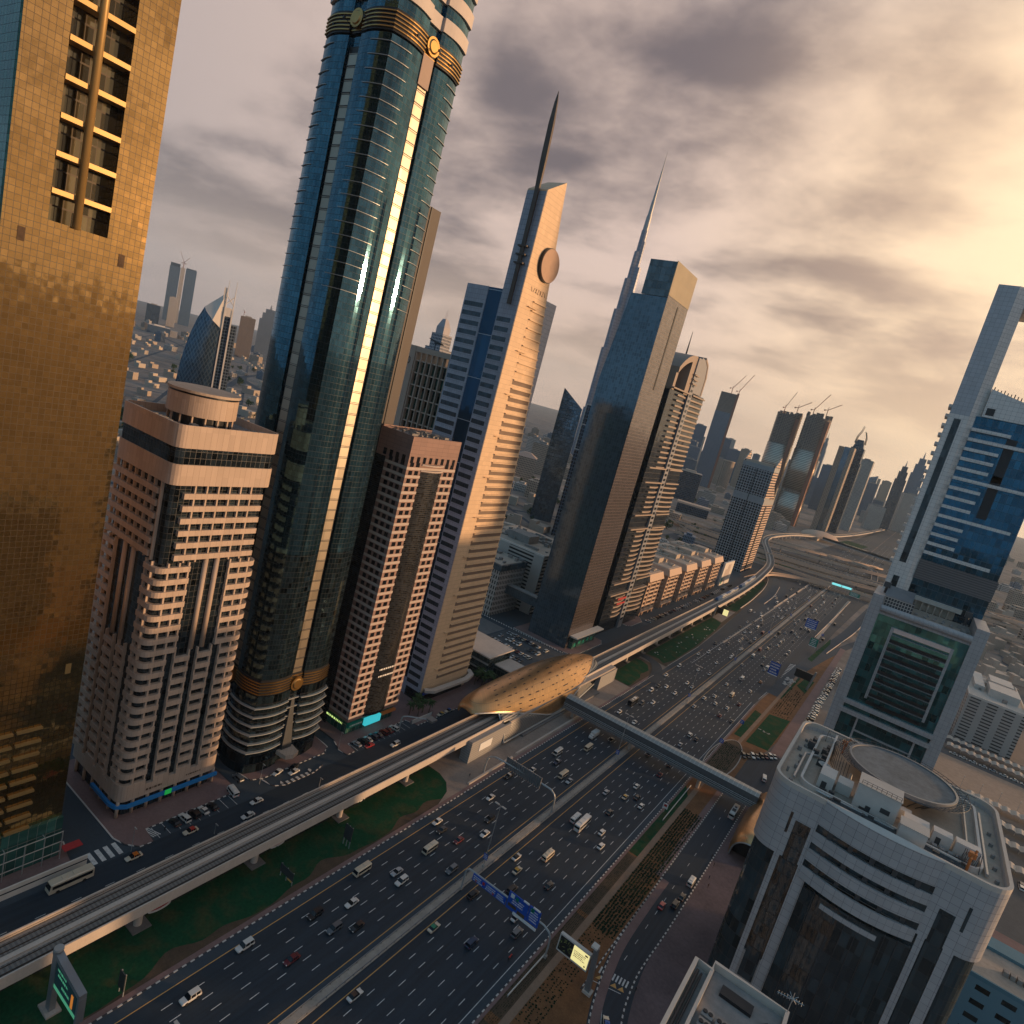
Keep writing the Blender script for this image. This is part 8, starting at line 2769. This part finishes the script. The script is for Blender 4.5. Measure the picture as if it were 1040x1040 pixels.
for i, (c, k) in enumerate((('silver', 'sedan'), ('black', 'suv'), ('silver', 'sedan'), ('blue', 'suv'), ('blue', 'sedan'), ('dkred', 'suv'), ('dkred', 'sedan'), ('white', 'suv'))):
    nm = ['first (nearest)', 'second', 'third', 'fourth', 'fifth', 'sixth', 'seventh', 'eighth'][i]
    vehicle(k, c, -147.8, 173.6 + 2.92 * i, math.pi * .5 + .08, '%s car parked before the pink tower, %s of eight' % (WORD.get(c, c), nm), 'cars parked before the pink tower')
vehicle('sedan', 'red', -144.4, 177.0, math.pi, 'red car waiting behind the row parked before the pink tower', None)
vehicle('taxi', 'cream', -144.6, 220.5, math.pi, 'taxi with yellow roof before the cream tower', None, TAXI['yellow'])
vehicle('taxi', 'cream', -144.8, 226.0, math.pi, 'taxi with blue roof before the cream tower', None, TAXI['blue'])
vehicle('bus', 'white', -26.1, 273.5, 0, 'white bus with dark roof hatches beside the golden pod', None, (.05, .05, .06))
vehicle('van', 'white', -25.6, 216.0, 0, 'white box van at the kerb on the east service road', None)
vehicle('sedan', 'black', -25.6, 206.6, 0, 'black car at the east kerb, directly behind the white van', None)
vehicle('suv', 'black', -26.1, 201.2, 0, 'black car at the east kerb, second behind the white van', None)
vehicle('sedan', 'red', -29.1, 196.9, 0, 'red car on the east service road', None)
vehicle('taxi', 'cream', -24.6, 146.0, .55, 'taxi with blue roof on the bend at the bottom edge', None, TAXI['blue'])
vehicle('van', 'white', -23.2, 318, .2, 'white van at the bend beyond the golden pod', None)


# --- far vehicles: one mesh each
FARM = {}


def far_car(kind):
    if kind not in FARM:
        B, G, RF, wh, hl, tlm = car_meshes(kind)
        mb = MB()
        for src, mi in ((B, 0), (RF, 0), (G, 1)):
            if not src.v: continue
            mb.cur = mi; mb.add(src.v, src.f)
        mb.cur = 2
        for tb, rb in wh: mb.add(tb.v, tb.f)
        o = mb.build('parked_car', ['car_paint', 'car_glass', 'tyre'])
        FARM[kind] = o.data
        bpy.data.objects.remove(o)
    return FARM[kind]


def put_far(name, kind, colr, x, y, h, lab, group, z=.07, cat='car'):
    o = bpy.data.objects.new(name, far_car(kind)); col.objects.link(o)
    o.location = (x, y, z); o.rotation_euler = (0, 0, h)
    o.color = (*CARCOL[colr], 1)
    return tag(o, lab, cat, group)


r_ = random.Random(123)
CH = ['white'] * 9 + ['silver'] * 3 + ['black'] * 3 + ['grey'] * 2 + ['dkred', 'cream', 'blue']
def cw(c): return {'white': 'white', 'cream': 'pale', 'silver': 'grey', 'grey': 'grey', 'black': 'dark', 'blue': 'dark', 'dkred': 'dark'}[c]
# car park beyond the cream tower
for i in range(4):
    for j in range(11):
        if r_.random() < .22: continue
        x, y = -185.5 + 2.75 * j + r_.uniform(-.2, .2), 306 + 9.6 * i + r_.uniform(-.4, .4)
        c = 'red' if (i, j) == (3, 9) else r_.choice(CH)
        lab = 'only red car in the car park behind the station' if c == 'red' else '%s car in the car park behind the station' % cw(c)
        put_far('parked_car', r_.choice(['sedan', 'sedan', 'suv']), c, x, y, (0 if i % 2 else math.pi) + r_.uniform(-.05, .05), lab, 'cars in the car park behind the station')
# row along the apartment blocks
for i in range(44):
    if r_.random() < .12: continue
    y = 470 + 6.0 * i
    c = r_.choice(CH)
    put_far('parked_car', r_.choice(['sedan', 'suv']), c, -148.2 - .018 * max(0, y - 600), y, math.pi * .5 + .4, '%s car in the parked row before the sandy apartment blocks' % cw(c), 'cars parked before the sandy apartment blocks')
# row beside the white framed tower
for i in range(34):
    y = 415 + 4.6 * i
    c = r_.choice(CH)
    put_far('parked_car', r_.choice(['sedan', 'suv']), c, -18.6 + r_.uniform(-.5, .5), y, math.pi * .5, '%s car in the long parked row left of the white framed tower' % cw(c), 'cars parked left of the white framed tower')
for i in range(8):
    c = ['black', 'black', 'white', 'grey', 'black', 'dkred', 'white', 'white'][i]
    put_far('parked_car', ['suv', 'sedan'][i % 2], c, -36.2 + 1.7 * i, 331 + 2.4 * i, math.pi + .55, '%s car in the slanting row by the footbridge and round bed' % cw(c), 'cars parked by the round bed')
for i in range(14):
    c = r_.choice(CH)
    put_far('parked_car', 'sedan', c, 58 + 5.2 * i, 480.5, math.pi * .5, '%s car along the sandy lot beside the carports' % cw(c), 'cars beside the sandy lot')
for i in range(12):
    c = r_.choice(CH)
    put_far('parked_car', 'suv', c, 72 + r_.uniform(0, 30), 338 + 3.0 * i, r_.choice([0, math.pi]), '%s car among the carports right of the helipad building' % cw(c), 'cars among the carports')
# moving traffic farther out
for i in range(150):
    left = i % 2 == 0
    y = 470 + 470 * (i / 150.0) + r_.uniform(-6, 6)
    c = r_.choice(CH)
    k = r_.choice(['sedan'] * 5 + ['suv', 'suv', 'minibus'])
    if left:
        x = r_.choice(LC + ([-104.5, -108] if y > 640 else []))
        side = 'oncoming'
    else:
        x = r_.choice(RC[:-1] + ([-41.5] if y > 560 else []))
        side = 'outbound'
        if y < 520 and x == RC[-1]: x = RC[0]
    put_far('distant_car', k, c, x + r_.uniform(-.3, .3), y, math.pi if left else 0, 'tiny %s vehicle on the %s lanes short of the flyovers' % (cw(c), side), 'distant vehicles short of the flyovers')
for i in range(60):
    left = i % 2 == 0
    y = r_.uniform(1120, 1900)
    x = r_.uniform(-130, -82) if left else r_.uniform(-73, -15)
    c = r_.choice(CH)
    put_far('distant_car', 'suv', c, x, y, math.pi if left else 0, 'speck-sized %s vehicle on the highway beyond the flyovers' % cw(c), 'distant vehicles beyond the flyovers')
for i in range(36):
    p2, zz = FL[i % 4]
    k = r_.randrange(4, len(p2) - 4)
    a = math.atan2(p2[k + 1][1] - p2[k][1], p2[k + 1][0] - p2[k][0]) - math.pi / 2
    c = r_.choice(CH)
    put_far('distant_car', 'sedan', c, p2[k][0], p2[k][1] + r_.choice([-1.8, 1.8]), a, 'tiny %s vehicle on one of the flyovers' % cw(c), 'vehicles on the flyovers', zz[k] + .06)

# ---------------------------------------------------------------- haze
HAZE = 1
if HAZE:
    hm = bpy.data.materials.new('haze')
    hm.use_nodes = True
    T = NT(hm.node_tree)
    pv = T.n('ShaderNodeVolumePrincipled')
    pv.inputs['Color'].default_value = (.58, .79, 1.0, 1)
    pv.inputs['Density'].default_value = .000045
    pv.inputs['Anisotropy'].default_value = .25
    o = T.n('ShaderNodeOutputMaterial')
    T.link(pv.outputs[0], o.inputs['Volume'])
    MATS['haze'] = hm
    b = MB(); b.box(-10500, 10500, -2500, 10500, -1.0, 800)
    h = b.build('haze', 'haze')
    tag(h, kind='stuff')
